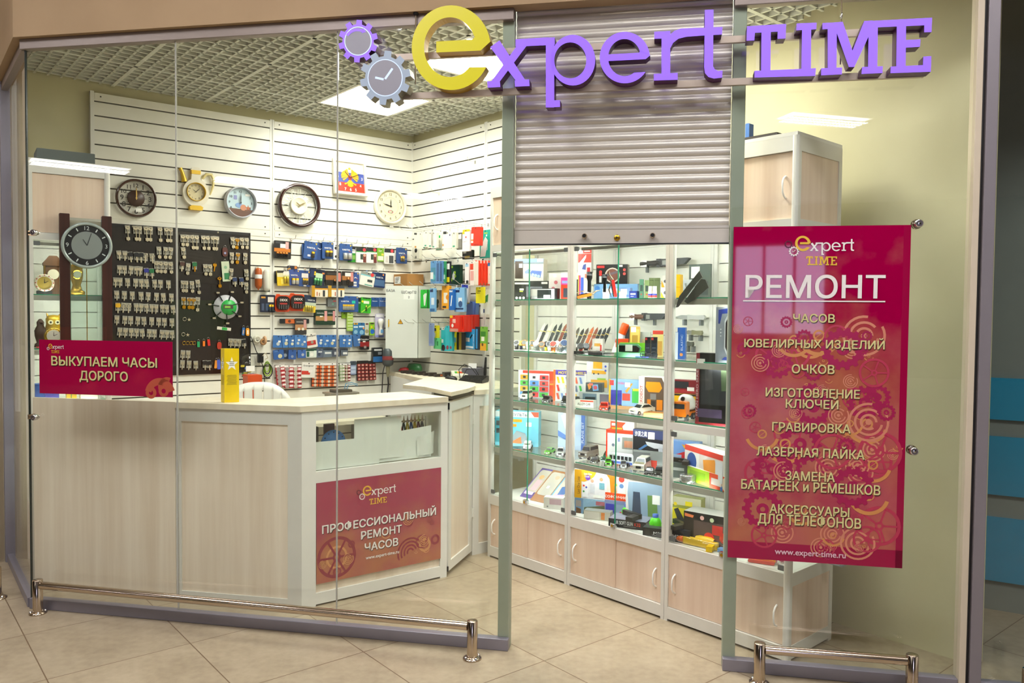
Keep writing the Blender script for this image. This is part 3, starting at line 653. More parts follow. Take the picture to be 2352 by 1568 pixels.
mb = MB(); mb.lathe([(0, .17), (.022, .17), (.024, .168), (.024, .005)], STEEL); mb.build('post', t); mb = MB(); mb.lathe([(.024, .012), (.05, .006), (.05, 0)], STEEL, n=24); mb.build('flange', t)
# ================================================================ display cabinets
ZSH = (.712, 1.02, 1.328, 1.643)      # upper faces of the glass shelves
ZCB, ZGT, ZTOP, DEP = .40, 1.945, 2.348, .42
LED = M('#ffffff', .5, 0, L_CASE, 'led_strip')
HANDW = M('#efece4', .35, 0, 0, 'white_handle'); HINGE = M('#6f7474', .4, .4, 0, 'hinge_grey')
FRM = M('#dedcd3', .4, .1, 0, 'cabinet_profile')
def handle(mb, x, z, d, L=.096):
    mb.tube([(x, d, z-L/2), (x, d-.016, z-L/2+.008), (x, d-.027, z-L/4), (x, d-.029, z), (x, d-.027, z+L/4), (x, d-.016, z+L/2-.008), (x, d, z+L/2)], [.005, .0046, .0042, .004, .0042, .0046, .005], HANDW, 8)
def cabinet(t0, t1, lab, shelves, sides, right=False, fr=C, cat='display cabinet', group='white framed glass display cabinets', H=ZTOP, zg=ZGT, handles=(0, 1), name='display_cabinet', led=True, dep=DEP):
    t = thing(name, lab, cat, fr, (t0, 0, 0), group=group); w = t1 - t0; p = .021
    mb = MB()
    for x in (0, w-p):
        for d in (0, dep-.03): mb.box(x, x+p, d, d+.03, 0, H, FRM)
    for z0, z1 in ((.012, .072), (.342, .402), (zg, zg+.04), (H-.066, H)):
        mb.box(p, w-p, .0, .026, z0, z1, FRM); mb.box(p, w-p, dep-.026, dep, z0, z1, FRM)
        for x in (0, w-p): mb.box(x, x+p, .03, dep-.03, z0, z1, FRM)
    if right: mb.box(p, w-p, 0, .026, .978, 1.014, FRM)
    mb.build('frame', t)
    for q in ((p, w-p, .03, dep-.012, ZCB-.016, ZCB), (p, w-p, .03, dep-.012, zg+.012, zg+.028), (.002, w-.002, .0, dep, H-.001, H+.016)): MB().box(*q, WHITE).build('board', t)
    bk = MB(); prof = [(dep-.014, ZCB)]; z = ZCB + .06
    GR = M('#9c9a90', .6, 0, 0, 'case_groove')
    zs = []
    while z < zg - .02: zs.append(z); z += .098
    lo = ZCB
    for g in zs + [zg]:
        hi = g - .002 if g in zs else zg
        bk.add([(p, dep-.014, lo), (w-p, dep-.014, lo), (w-p, dep-.014, hi), (p, dep-.014, hi)], [(0, 1, 2, 3)], SLATW)
        if g in zs: bk.add([(p, dep-.008, g-.003), (w-p, dep-.008, g-.003), (w-p, dep-.008, g+.004), (p, dep-.008, g+.004)], [(0, 1, 2, 3)], GR)
        lo = g + .003
    bk.box(p, w-p, dep-.008, dep-.002, .04, H-.02, SLATW); bk.build('back_panel', t)
    for zz in shelves:
        sb = MB(); sb.box(p+.002, w-p-.002, .034, dep-.02, zz-.006, zz, G_CASE); sb.box(p+.002, w-p-.002, .0325, .034, zz-.006, zz, G_EDGE); s_ = sb.build('shelf', t)
        al = MB(); al.box(p, w-p, .026, .034, zz-.036, zz-.007, M('#bdbcb2', .4, .2, 0, 'shelf_profile')); al.build('profile', s_)
    if led:
        for zz in tuple(shelves) + (zg,):
            lb = MB(); lb.box(p+.03, w-p-.03, .036, .044, zz-.026, zz-.018, LED); lb.box(p+.03, w-p-.03, .034, .036, zz-.03, zz-.014, ALU); lb.build('light_strip', t)
    zr = [(ZCB+.004, zg-.002)] if not right else [(ZCB+.004, .976), (1.016, zg-.002)]
    for a, b in zr:
        for k in (0, 1):
            gd = MB(); x0 = p+.003 if k == 0 else w/2+.0015; x1 = w/2-.0015 if k == 0 else w-p-.003
            gd.box(x0, x1, .010, .015, a, b, G_CASE); xe = x1 if k == 0 else x0; gd.box(xe-.0009, xe+.0009, .0095, .0155, a, b, G_EDGE); g = gd.build('glass_door', t)
            for zz in (a+.02, b-.02):
                hb_ = MB(); hx = x0 if k == 0 else x1-.032; hb_.rbox(hx, hx+.032, .004, .010, zz-.012, zz+.012, HINGE, .003); hb_.build('hinge', g)
        lk = MB(); lk.rbox(w/2-.018, w/2+.018, -.006, .009, ZCB+.002, ZCB+.028, CHROME, .004); lk.lathe([(.008, -.012), (.008, -.006)], CHROME, (w/2, 0, ZCB+.015), 'y', 12); lk.disc(w/2, ZCB+.015, .008, -.012, BRASS, 12)
        if a < .5: lk.build('lock', t)
    for zz0, zz1, zh in ((.074, .340, .20), (zg+.042, H-.068, (zg+H)/2-.02)):
        for k in (0, 1):
            db = MB(); x0 = p if k == 0 else w/2-.01; x1 = w/2+.01 if k == 0 else w-p; dd = .008 if k == 0 else .014
            db.box(x0, x1, dd, dd+.005, zz0, zz1, WOODP); d_ = db.build('cupboard_door', t)
            if k in handles:
                hb_ = MB(); handle(hb_, x0+.04 if k == 0 else x1-.04, zh, dd); hb_.build('handle', d_)
    for x, on in ((0.004, sides[0]), (w-.010, sides[1])):
        if not on: continue
        for q in ((.07, .345), (zg+.04, H-.06)): MB().box(x, x+.006, .03, dep-.03, *q, WOODP).build('side_panel', t)
        sg_ = MB(); sg_.box(x+.001, x+.005, .03, dep-.03, ZCB, zg, G_CASE); sg_.build('side_glass', t)
    if sides[1]:
        pb = MB(); pts = rrect(w-.026, w+.006, -.006, .036, .014, 5); pb.ext(pts, 0, H, FRM, 'z'); pb.build('corner_post', t)
    return t
cabinet(.0, .704, 'left glass display cabinet with watches and boxed toy cars', ZSH, (1, 0))
cabinet(.706, 1.391, 'middle glass display cabinet with knives, watch straps and model cars', ZSH, (0, 0))
cabinet(1.393, 2.07, 'right glass display cabinet partly hidden by the tall crimson poster', (.712, 1.02, 1.328, 1.643), (0, 1), right=True)
# stuff on top of the right-hand cabinet
def topbox(x0, x1, yt, d0, d1, name, lab, cat, m, lift=0.0, tilt=0.0):
    s0, z1 = C.px(x0, yt, d0); s1 = C.px(x1, yt, d0)[0]; z0 = ZTOP + .0165 + lift
    o = MB().rbox(0, s1-s0, 0, d1-d0, 0, max(.02, z1-z0), m, .004).build(name, fr=C, at=(s0, d0, z0)); o.rotation_euler.y = tilt; return tag(o, lab, cat)
topbox(1655, 1785, 326, .06, .30, 'flat_case', 'flat dark case lying on top of the right cabinet', 'case', M('#2c2622', .6))
topbox(1812, 1830, 314, .10, .15, 'blue_box', 'small blue box on top of the right cabinet near its corner', 'box', M('#2f5f86', .5))
o = topbox(1712, 1721, 284, .25, .29, 'blue_folder', 'blue folder standing on top of the right cabinet', 'folder', M('#2d5d9a', .5))
# tall cabinet behind the pendulum clock on the left
cabinet(0, .414, 'tall wooden glass cabinet holding gilt clocks at the left end', (.712, 1.02, 1.328, 1.643), (1, 1), fr=G, group=None, H=2.40, zg=1.955, handles=(), name='clock_cabinet', dep=.40)
bx = MB(); bx.box(0, .30, 0, .22, 0, .07, M('#5d6663', .6)); bx.box(.004, .296, .004, .216, .07, .072, M('#7c8582', .6)); tag(bx.build('grey_carton', fr=G, at=(.05, .08, 2.417)), 'flat grey carton on top of the tall clock cabinet', 'carton')
# ================================================================ counters
WT = .03; ZW = 1.066
t = thing('counter_unit', 'plain birch counter front behind the left glass pane', 'counter', K, (-1.60, 0, 0), group='birch and white counter units')
MB().box(0, .875, 0, .018, 0.0, ZW, WOOD).build('front_panel', t); MB().box(.02, .86, .018, .20, 0, ZW-.04, WOOD).build('carcass', t)
t = thing('counter_unit', 'birch counter front with white frame next to the angled counter', 'counter', K, (-.722, 0, 0), group='birch and white counter units'); w = .722
mb = MB(); mb.box(0, w, 0, .03, .965, ZW-WT-.001, FRM); mb.box(w-.078, w, 0, .03, 0, .965, FRM); mb.box(0, .03, 0, .03, 0, .965, FRM); mb.box(.03, w-.078, 0, .03, 0, .05, FRM); mb.build('frame', t)
MB().box(.03, w-.078, .008, .018, .05, .965, WOOD).build('front_panel', t); MB().box(.02, w-.05, .03, .05, 0, .96, WOOD).build('back_board', t)
ALUW = M('#e3e2da', .4, 0, 0, 'counter_profile')
t = thing('counter_unit', 'angled counter with papered glass window and crimson advertising poster', 'counter', N, (0, 0, 0), group='birch and white counter units'); w = .892
mb = MB()
mb.box(0, .078, 0, .03, 0, ZW-WT-.001, ALUW); mb.box(w-.045, w, 0, .03, 0, ZW-WT-.001, ALUW)
mb.box(.078, w-.045, 0, .03, .985, ZW-WT-.001, ALUW); mb.box(.078, w-.045, 0, .03, .655, .715, ALUW); mb.box(.078, w-.045, 0, .03, .01, .07, ALUW); mb.build('frame', t)
MB().box(.078, w-.045, .012, .018, .07, .655, WOOD).build('front_panel', t)
MB().box(.078, w-.045, .012, .016, .715, .985, G_CASE).build('window_glass', t)
cb = MB(); cb.box(.0, w, .03, .40, .70, .712, WHITE); cb.box(.0, .016, .03, .40, 0, 1.03, WHITE); cb.box(w-.016, w, .03, .40, 0, 1.03, WHITE); cb.box(0, w, .392, .40, 0, .70, WHITE); cb.build('carcass', t)
def wprism(name, pts, z0, z1, m, parent=None, bev=.003):
    o = MB().ext([(p[0], p[1]) for p in pts], z0, z1, m, 'z').build(name, parent)
    if bev: b = o.modifiers.new('edge', 'BEVEL'); b.width = bev; b.segments = 2; b.limit_method = 'ANGLE'
    return o
kp = [K.w(-.722, -.012, 0), K.w(-.0, -.012, 0), N.w(.89, -.012, 0), N.w(.84, .40, 0), N.w(-.03, .40, 0), K.w(-.722, .30, 0)]
tag(wprism('worktop', kp, ZW-WT, ZW, WOODT), 'pale angled worktop running over the front counters', 'worktop')
# hinged flap and door in the passage
dA, dB = Vector((-.368, 4.604, 0)), Vector((-.244, 5.026, 0)); DR = Fr(dA.x, dA.y, math.degrees(math.atan2(dB.y-dA.y, dB.x-dA.x))); Ld = (dB-dA).length
t = thing('counter_door', 'narrow birch door with white frame closing the passage behind the counter', 'door', DR, (0, 0, 0))
mb = MB(); L0, L1 = .012, Ld-.008
mb.box(L0, L0+.045, 0, .03, .03, 1.03, ALUW); mb.box(L1-.045, L1, 0, .03, .03, 1.03, ALUW); mb.box(L0+.045, L1-.045, 0, .03, .975, 1.03, ALUW); mb.box(L0+.045, L1-.045, 0, .03, .03, .085, ALUW); mb.build('frame', t)
MB().box(L0+.045, L1-.045, .01, .018, .085, .975, WOOD).build('panel', t)
for z in (.28, .88): mb = MB(); mb.box(L1-.004, L1+.014, -.006, .004, z-.03, z+.03, WHITE); mb.cyl((L1+.005, -.006, z-.03), (L1+.005, -.006, z+.03), .006, WHITE, n=10); mb.build('hinge', t)
mb = MB(); mb.box(L0-.009, L0-.002, -.004, .012, .03, .06, BLACK); mb.box(L0-.009, L0-.002, -.004, .012, .99, 1.03, BLACK); mb.build('latch', t)
fp = [(-.361, 4.592), (-.30, 4.70), (-.226, 5.0), (-.241, 5.254), (-.588, 5.739), (-.755, 5.10), (-.60, 4.87)]
tag(wprism('counter_flap', [(-.352, 4.600), (-.268, 4.84), (-.232, 5.02), (-.241, 5.246), (-.590, 5.735), (-.70, 5.06), (-.545, 4.93)], ZW+.003, ZW+.027, WOODT), 'lifting worktop flap over the counter passage', 'counter flap')
LC = Fr(-.244, 5.026, 37.5)
t = thing('counter_unit', 'side counter end with white post and birch panel beside the cabinets', 'counter', LC, (0, 0, 0), group='birch and white counter units')
mb = MB(); mb.box(0, .05, 0, .03, 0, ZW-WT-.001, ALUW); mb.box(.05, .14, 0, .03, .96, ZW-WT-.001, ALUW); mb.box(.05, .14, 0, .03, 0, .07, ALUW); mb.build('frame', t)
MB().box(.05, .14, .012, .018, .07, .96, WOOD).build('front_panel', t)
tag(wprism('worktop', [(-.240, 5.018), (-.132, 5.09), (.13, 5.34), W.w(.93, -.03, 0)[:2], W.w(.02, -.03, 0)[:2], (-1.02, 6.56), (-.592, 5.742), (-.239, 5.251)], ZW-WT, ZW, WOODT), 'pale side worktop under the phone accessories', 'worktop')
t = thing('counter_unit', 'white side counter back seen inside the shop below the accessories', 'counter', None, (0, 0, 0), group='birch and white counter units')
wprism('inner_panel', [(-1.00, 6.50), (-.585, 5.76), (-.57, 5.77), (-.98, 6.52)], 0, ZW-WT-.001, M('#f2f3f0', .35, 0, 0, 'bright_white_board'), t, 0)
# counter poster
def counter_poster():
    x0, x1, z0, z1 = .080, .848, .118, .655
    t = thing('poster', 'crimson and orange watch repair poster on the angled counter', 'poster', N, (x0, -.0022, z0))
    w, h = x1-x0, z1-z0
    mb = MB(); pm = poster_print('watch_poster_print', '#a03a52', '#a85a50', '#b0704c', h*.30, h*.75); mb.box(0, w, 0, .0015, 0, h, PDARK, pm)
    dk, lt = M('#8f2a3c', .35, 0, 0, 'print_wheel_dark'), M('#c98a58', .35, 0, 0, 'print_wheel_light')
    mb.ring(.115, .125, .095, .112, -.0003, dk, 36); mb.ring(.115, .125, .05, .062, -.0003, lt, 30); mb.ring(.115, .125, .012, .024, -.0003, dk)
    for k in range(6):
        a = 2*PI*k/6; mb.poly([(.115+.02*math.cos(a)-.006*math.sin(a), .125+.02*math.sin(a)+.006*math.cos(a)), (.115+.02*math.cos(a)+.006*math.sin(a), .125+.02*math.sin(a)-.006*math.cos(a)), (.115+.1*math.cos(a)+.006*math.sin(a), .125+.1*math.sin(a)-.006*math.cos(a)), (.115+.1*math.cos(a)-.006*math.sin(a), .125+.1*math.sin(a)+.006*math.cos(a))], -.0004, dk)
    for k in range(4): mb.ring(.565, .075, .014+.02*k, .024+.02*k, -.0005, dk, 26, .3, 3.6)
    mb.ring(.66, .10, .026, .04, -.0005, lt, 20); mb.ring(.73, .12, .016, .03, -.0005, dk, 20); cogs(mb, w, h, .02, .32, 14, 5, [dk, lt], -.0006, .014, .04)
    mb.build('sheet', t)
    lb = MB(); logo(lb, .266, .49, .118, -.0012, (M('#e8b236', .3, 0, 0, 'print_amber'), PWHITE, PDARK, PWHITE)); lb.build('logo_print', t)
    for s_, z, h_, w_ in (('ПРОФЕССИОНАЛЬНЫЙ', .265, .043, .70), ('РЕМОНТ', .198, .043, .25), ('ЧАСОВ', .128, .043, .205)):
        tb = MB(); shade_text(tb, s_, w*.497, z, h_, w_, PWHITE, -.0024, .025, .003); tb.build('lettering', t)
    tb = MB(); tb.text('www.expert-time.ru', w*.505, .082, .019, -.0024, PWHITE, .02, 'c', .205); tb.build('lettering', t)
counter_poster()
# sheets behind the counter window
def sheet(x0, x1, z0, z1, d, lab, curl=0.0, tl=0.0):
    mb = MB(); n = 10; vs = []
    for j in range(n+1):
        for i in range(n+1):
            u, v = i/n, j/n
            vs.append((x0+(x1-x0)*u, d + curl*max(0, u-.4)**2 + .004*math.sin(7*u+3*v)*(1 if curl else .2), z0+(z1-z0)*v + tl*u*v))
    mb.add(vs, [(j*(n+1)+i, j*(n+1)+i+1, (j+1)*(n+1)+i+1, (j+1)*(n+1)+i) for j in range(n) for i in range(n)], PAPER, True)
    tag(mb.build('paper_sheet', fr=N), lab, 'paper', 'white sheets behind the counter window')
sheet(.082, .46, .718, .868, .024, 'long white sheet covering the lower left of the counter window')
sheet(.31, .60, .74, .972, .028, 'white sheet reaching to the top of the counter window')
sheet(.44, .80, .72, .872, .033, 'white sheet across the lower right of the counter window', 0, .03)
sheet(.70, .838, .735, .845, .021, 'crumpled white sheet at the right end of the counter window', .12, .02)
# ================================================================ goods: shared builders
def deco(mb, w, h, y, items, x0=None, z0=None):
    # printed marks on a front face; u to the right, v downward, both 0..1
    x0 = -w/2 if x0 is None else x0; z0 = -h if z0 is None else z0
    for i, it in enumerate(items):
        yy = y - .0003*(i+1); k = it[0]
        if k == 'r': mb.rect(x0+it[1]*w, x0+it[3]*w, z0+(1-it[4])*h, z0+(1-it[2])*h, yy, M(it[5], .4))
        elif k == 'c': mb.disc(x0+it[1]*w, z0+(1-it[2])*h, it[3]*w, yy, M(it[4], .4), 16)
        elif k == 't': mb.text(it[1], x0+it[2]*w, z0+(1-it[3])*h, it[4]*h, yy, M(it[5], .4), .02, 'c', it[6]*w if len(it) > 6 else None)
        elif k == 'p': mb.poly([(x0+a*w, z0+(1-b)*h) for a, b in it[1]], yy, M(it[2], .4))
        elif k == 'v':  # upright lettering running bottom to top
            vs, fs, a0, a1 = tgeo(it[1], .02); L = it[4]*h; sc = L/(a1-a0); hh = it[5]*w/(CAPH*sc)
            mb.add([(x0+it[2]*w - b*sc*hh, yy, z0+(1-it[3])*h + (a-a0)*sc) for a, b in vs], fs, M(it[6], .4))
def dup(root, label=None, fr=None, at=None, rz=0.0, mat4=None):
    r = root.copy(); COL.objects.link(r)
    for k in ('label',):
        if label: r[k] = label
    if fr: fr.put(r, *at, rz=rz)
    elif at: r.location = at; r.rotation_euler = (0, 0, rz)
    for ch in list(root.children):
        c = ch.copy(); COL.objects.link(c); c.parent = r
        for g in list(ch.children): d = g.copy(); COL.objects.link(d); d.parent = c
    return r
def pxrect(fr, r, d):
    x0, y0, x1, y1 = r; s0 = fr.px(x0, (y0+y1)/2, d)[0]; s1 = fr.px(x1, (y0+y1)/2, d)[0]; xm = (x0+x1)/2
    return s0, s1, fr.px(xm, y1, d)[1], fr.px(xm, y0, d)[1]
def pack(fr, r, d, th, col, items, name, lab, cat, group, roll=0.0, bats=None, corner=.006, edge=None, yaw=0.0, hang=True):
    s0, s1, z0, z1 = pxrect(fr, r, d); w, h = s1-s0, z1-z0
    mb = MB(); mb.ext(rrect(-w/2, w/2, -h, 0, min(corner, w*.3), 3), 0, th, M(edge or col, .35), 'y'); 
    mb.ext(rrect(-w/2, w/2, -h, 0, min(corner, w*.3), 3), -.0004, 0, M(col, .35), 'y')
    deco(mb, w, h, -.0004, items)
    if hang: mb.disc(0, -.008, .006, -.0032, M('#26262a', .6), 10, .0035)
    o = mb.build(name, fr=fr, at=((s0+s1)/2, d, z1), rz=yaw); o.rotation_euler.y = roll
    tag(o, lab, cat, group)
    if bats:
        n, tc, bc, u0, u1, v0, v1 = bats
        for i in range(n):
            bb = MB(); bw = (u1-u0)*w/n; x = -w/2 + u0*w + bw*(i+.5); zt, zb = -v0*h, -v1*h; rr = bw*.46
            bb.lathe([(0, zt), (rr*.35, zt), (rr*.35, zt-.002), (rr, zt-.002), (rr, zt-(zt-zb)*.35)], M(tc, .25, .3), (x, -rr*.5, 0), 'z', 10); bb.lathe([(rr, zt-(zt-zb)*.35), (rr, zb), (0, zb)], M(bc, .25, .4), (x, -rr*.5, 0), 'z', 10)
            bb.build('battery', o)
        bl = MB(); bl.ext(rrect(-w/2+u0*w-.003, -w/2+u1*w+.003, -v1*h-.003, -v0*h+.003, .004, 2), -.012, -.0011, G_BAG, 'y'); bl.build('blister', o)
    return o
YLW, NAVY, VB = '#f0bc1e', '#1c2740', '#2f5390'
def varta(y='VARTA'): return [('p', [(.80,.05),(.95,.05),(.875,.16)], YLW), ('t', y, .5, .40, .10, '#f2f2f2', .62), ('r', .72, .43, .9, .455, '#c9512a')]
BP = 'battery packs on the slatted wall'
PK = 'battery_pack'
TOPY, SIL_ = '#e8b41a', '#b9bcc0'
rows = [
 ((630,553,669,594), .05, '#17171a', [('r',0,.42,.95,.62,'#c8761e'),('r',.08,.05,.5,.16,'#3a3a40'),('r',.35,.17,.68,.4,'#e9e6e2'),('r',.66,.05,.85,.45,'#e3a7a3')], 'black and copper battery pack with pink mascot shape, first of the top row', (4,'#c8761e','#222226',.1,.8,.62,.93), .02),
 ((694,561,722,597), .045, VB, varta(), 'blue battery pack half hidden behind its neighbour in the top row', None, 0),
 ((700,555,731,595), .06, VB, varta() + [('r',.3,.75,.5,.86,'#ece4e4')], 'tilted blue pack with one yellow topped battery in the top row', (1,TOPY,'#5a564c',.55,.8,.55,.9), .10),
 ((724,557,746,597), .05, '#27457a', varta('V'), 'narrow blue battery pack between two yellow topped packs in the top row', None, 0),
 ((740,556,766,594), .07, VB, varta(), 'blue pack with two yellow topped batteries left of the pane joint', (2,TOPY,'#6a665a',.26,.9,.50,.86), 0),
 ((766,561,777,596), .04, '#e4e2dc', [('c',.5,.25,.3,'#202022'),('c',.5,.8,.25,'#202022')], 'narrow white pack with black rings behind the pane joint', None, 0),
 ((780,560,809,598), .06, VB, varta(), 'blue pack with two silver batteries right of the pane joint', (2,SIL_,'#d6d6d2',.25,.95,.55,.92), 0),
 ((800,566,821,602), .04, '#2f8a2c', [('r',0,0,1,.18,'#222428'),('r',0,.18,1,.42,'#e6e6e0'),('t','VARTA',.6,.3,.09,'#23262e',.7),('r',.4,.55,.75,.82,'#7cb050')], 'green battery charger pack in the top row', None, 0),
 ((818,569,842,603), .055, '#e6e2dc', [('r',0,0,1,.26,'#242a2c'),('r',0,.24,1,.29,'#3f9a4a'),('c',.78,.13,.15,'#d8414a'),('r',.4,.42,.65,.78,'#3c4a40'),('r',.66,.40,.96,.98,'#6a2f2a'),('c',.8,.5,.12,'#d49a84')], 'white and black pack with red dot, left one of two alike', None, 0),
 ((842,569,866,604), .055, '#e6e2dc', [('r',0,0,1,.26,'#242a2c'),('r',0,.24,1,.29,'#3f9a4a'),('c',.78,.13,.15,'#d8414a'),('r',.4,.42,.65,.78,'#3c4a40'),('r',.66,.40,.96,.98,'#6a2f2a'),('c',.8,.5,.12,'#d49a84')], 'white and black pack with red dot, right beside the green pack', None, 0),
 ((866,570,884,600), .04, '#79ab2e', [('r',.1,.6,.8,.92,'#e8e6cc'),('r',.55,.4,.9,.55,'#d6c84a'),('t','GP',.4,.26,.1,'#f0f0e0',.4)], 'small lime green pack between white and black packs', None, 0),
 ((883,571,906,606), .055, '#e4e0da', [('r',0,0,1,.26,'#242a2c'),('c',.75,.14,.15,'#d8414a'),('r',.45,.45,.9,.95,'#4a4c4e'),('r',.1,.5,.35,.9,'#c9c2ba')], 'white and black pack with red dot beside the last blue pack', None, 0),
 ((911,569,935,605), .06, '#2d4c86', varta() + [('c',.6,.62,.16,'#d39a22')], 'last blue battery pack of the top row beside the corner', (2,TOPY,'#8d7d4c',.35,.75,.55,.85), 0),
 ((631,622,640,650), .035, '#3c4046', [('r',.1,.3,.9,.7,'#23262a')], 'thin grey pack at the left end of the second row', None, 0),
 ((636,621,664,656), .06, '#dcb81e', [('r',0,0,1,.16,'#33302c'),('r',0,.16,1,.42,'#d6cfa4'),('r',.5,.04,.98,.28,'#e6e0d6'),('r',.3,.55,.5,.9,'#efd75a')], 'yellow blister pack in the second row', (2,'#d9c24a','#d6b93e',.5,.95,.38,.82), -.04),
 ((661,610,683,622), .03, '#23243a', [('r',.0,.5,.3,1,'#d99a2e'),('r',.7,.1,.95,.6,'#c9792a')], 'dark cardboard hang tab above the second row', None, 0),
 ((663,619,688,655), .06, '#3a4f92', varta(), 'violet blue pack with two white batteries in the second row', (2,TOPY,'#d9d9d4',.25,.92,.54,.93), 0),
 ((688,621,713,658), .06, '#2c4a86', varta('V') + [('r',.2,.18,.8,.45,'#dcd3cc'),('r',.4,.9,.65,.98,'#d6cfc8')], 'blue pack with a white price sticker and four thin batteries', (4,TOPY,'#7a7264',.3,.82,.48,.86), .03),
 ((712,618,748,658), .06, '#16203a', [('r',.05,.1,.3,.5,'#22325c'),('c',.35,.2,.06,YLW),('c',.35,.32,.06,YLW),('r',.4,.22,.85,.5,'#bfd8b6'),('r',.8,.15,.95,.24,'#d9813a')], 'dark navy pack with green cells in the second row', (3,'#74c07a','#3f7f5c',.3,.85,.52,.9), .12),  # navy card with a pale green patch and green cells
 ((748,622,784,656), .06, '#1b1918', [('r',0,.3,1,.62,'#8d5a2c'),('r',.1,.12,.75,.26,'#3a3634'),('r',.72,.12,.95,.7,'#c97a72')], 'black and brown pack crossing the pane joint in the second row', (2,'#a86a34','#1f1d1c',.5,.75,.55,.95), 0),
 ((786,623,812,656), .065, '#2a2624', [('r',0,.32,1,.62,'#a06a38'),('r',.25,.1,.75,.35,'#e4ddd6'),('r',.75,.05,.97,.7,'#cf8a84')], 'brown battery pack with pink rabbit-like shape in the second row', (1,'#b8773c','#3a3634',.4,.62,.4,.9), 0),
 ((801,625,825,660), .045, '#3a5596', varta('TA') + [('r',.45,.62,.75,.74,'#dcd8d2'),('r',.45,.8,.75,.92,'#dcd8d2')], 'blue pack behind the brown pack in the second row', None, 0),
 ((830,626,863,657), .06, '#e6e2d8', [('r',.0,.0,1,.22,'#8f958c'),('r',.0,.2,1,.28,'#7bc0cc'),('c',.78,.12,.12,'#d23c3c'),('r',.5,.5,.85,.68,'#3c4444'),('r',.35,.88,.9,.94,'#4aa08c')], 'fanned white cards with red dot in the second row', None, .18),
 ((856,626,886,660), .055, '#1f335e', [('t','VARTA',.55,.38,.11,'#e4e6ea',.55),('r',.2,.48,.95,.9,'#4a6a92'),('c',.82,.12,.06,'#d88a3a')], 'dark blue pack at the right end of the second row', None, .08),
 ((716,656,753,682), .08, '#e6d9c4', [('r',0,0,.2,1,'#b98a1e'),('r',.2,0,1,.22,'#2f3540'),('r',.2,.22,1,.34,'#dd9a2a'),('r',.68,.4,.82,.95,'#34373a'),('r',.3,.55,.36,.9,'#b8664a'),('r',.45,.62,.5,.9,'#8f6a4a')], 'orange and white torch box with dark torch picture, left one of two', None, 0),
 ((754,656,791,682), .08, '#e4dccb', [('r',0,0,.2,1,'#b98a1e'),('r',.2,0,1,.24,'#3a4048'),('r',.2,.24,1,.36,'#d9992e'),('r',.75,.4,.85,.95,'#34373a'),('r',.4,.55,.46,.9,'#b8664a')], 'orange and white torch box behind the pane joint', None, 0),
 ((598,677,632,717), .05, '#1b2036', [('r',.05,.1,.35,.2,'#d79a3c'),('r',.5,.12,.9,.42,'#dcd2c8'),('c',.72,.62,.1,'#d9a62a'),('r',.08,.5,.25,.9,'#44506a'),('r',.35,.5,.6,.9,'#3a4a66')], 'dark navy pack overlapping the white upright in the third row', (2,TOPY,'#4a5668',.55,.9,.55,.92), 0),
 ((752,684,777,704), .04, '#c9cabc', [('r',.6,.1,.8,.6,'#4a4e50')], 'pale grey pack under the torch boxes', None, 0),
 ((753,684,774,704), .05, '#6f7476', [('r',.55,.3,.9,.42,'#b8383c'),('c',.55,.7,.1,'#63a88c')], 'grey pack with red mark under the torch boxes', None, 0),
 ((779,680,823,716), .06, '#2f5494', [('t','VARTA',.3,.38,.10,'#f2f2f2',.42),('r',.66,.28,.84,.46,'#2cc0a4'),('p',[(.9,.05),(.98,.05),(.94,.14)],YLW)], 'wide blue pack of ten batteries with a turquoise sticker', (10,TOPY,'#d9dad4',.18,.78,.52,.88), 0),
 ((822,683,830,718), .045, '#1f6a34', [('r',0,0,1,.25,'#1c2430'),('t','TA',.5,.4,.1,'#e8e8e4',.7)], 'narrow dark green pack behind the wide blue one', None, 0),
 ((830,683,853,719), .06, '#3fae2e', [('r',.15,.0,.9,.1,'#1f5a26'),('c',.14,.27,.1,'#e8d62a'),('r',.25,.22,.8,.4,'#e2ecd2'),('p',[(.05,.95),(.95,.45),(.95,.55),(.1,1)],'#a8d84a')], 'bright green battery pack in the third row', (1,'#c9cf5a','#4a7a3a',.45,.6,.5,.85), .06),
 ((853,683,869,704), .05, '#27508c', [('t','Panasonic',.5,.45,.12,'#d6deea',.7)], 'small blue pack right of the bright green pack', None, 0),
 ((870,683,888,704), .05, '#4a6aa6', [('t','Panasonic',.5,.45,.12,'#e4e8f0',.7),('c',.7,.4,.12,'#22375e')], 'small pale blue pack beside the electrical box', None, 0),
 ((725,711,752,746), .06, '#1f3a2a', [('t','DURACELL',.4,.26,.07,'#d6d6d0',.6),('r',0,.42,.8,.72,'#a87c4c'),('r',.74,.08,.97,.75,'#d99a98'),('r',.35,.40,.6,.48,'#e9e6de')], 'green and brown pack below the torch boxes, left one of two', None, 0),
 ((751,711,770,746), .06, '#21392b', [('t','DURACELL',.4,.26,.07,'#d6d6d0',.6),('r',0,.42,.75,.72,'#a8804e'),('r',.7,.08,.97,.75,'#cf8f90')], 'green and brown pack beside the pane joint', None, 0),
 ((643,732,710,743), .05, '#232428', [('r',.18,.05,.5,.95,'#c8622c'),('c',.32,.5,.05,'#5a2a18')], 'long black and orange bar hung on the slats', None, 0),
 ((678,731,704,768), .06, '#3a3636', [('t','DURACELL',.42,.25,.07,'#c9c6c0',.6),('r',0,.38,1,.72,'#b07f56'),('c',.33,.66,.12,'#d8d4c4'),('c',.68,.66,.12,'#d8d4c4'),('r',.74,.08,.97,.6,'#c99490')], 'brown coin cell pack with two silver coins', None, 0),
 ((785,717,797,731), .03, '#8db62e', [], 'small lime tab beside the strip of green cells', None, 0),
 ((797,717,811,760), .05, '#9cba52', [('r',.1,.06+.16*i,.95,.12+.16*i,'#c9dca0') for i in range(6)], 'long green strip of button cells', None, 0),
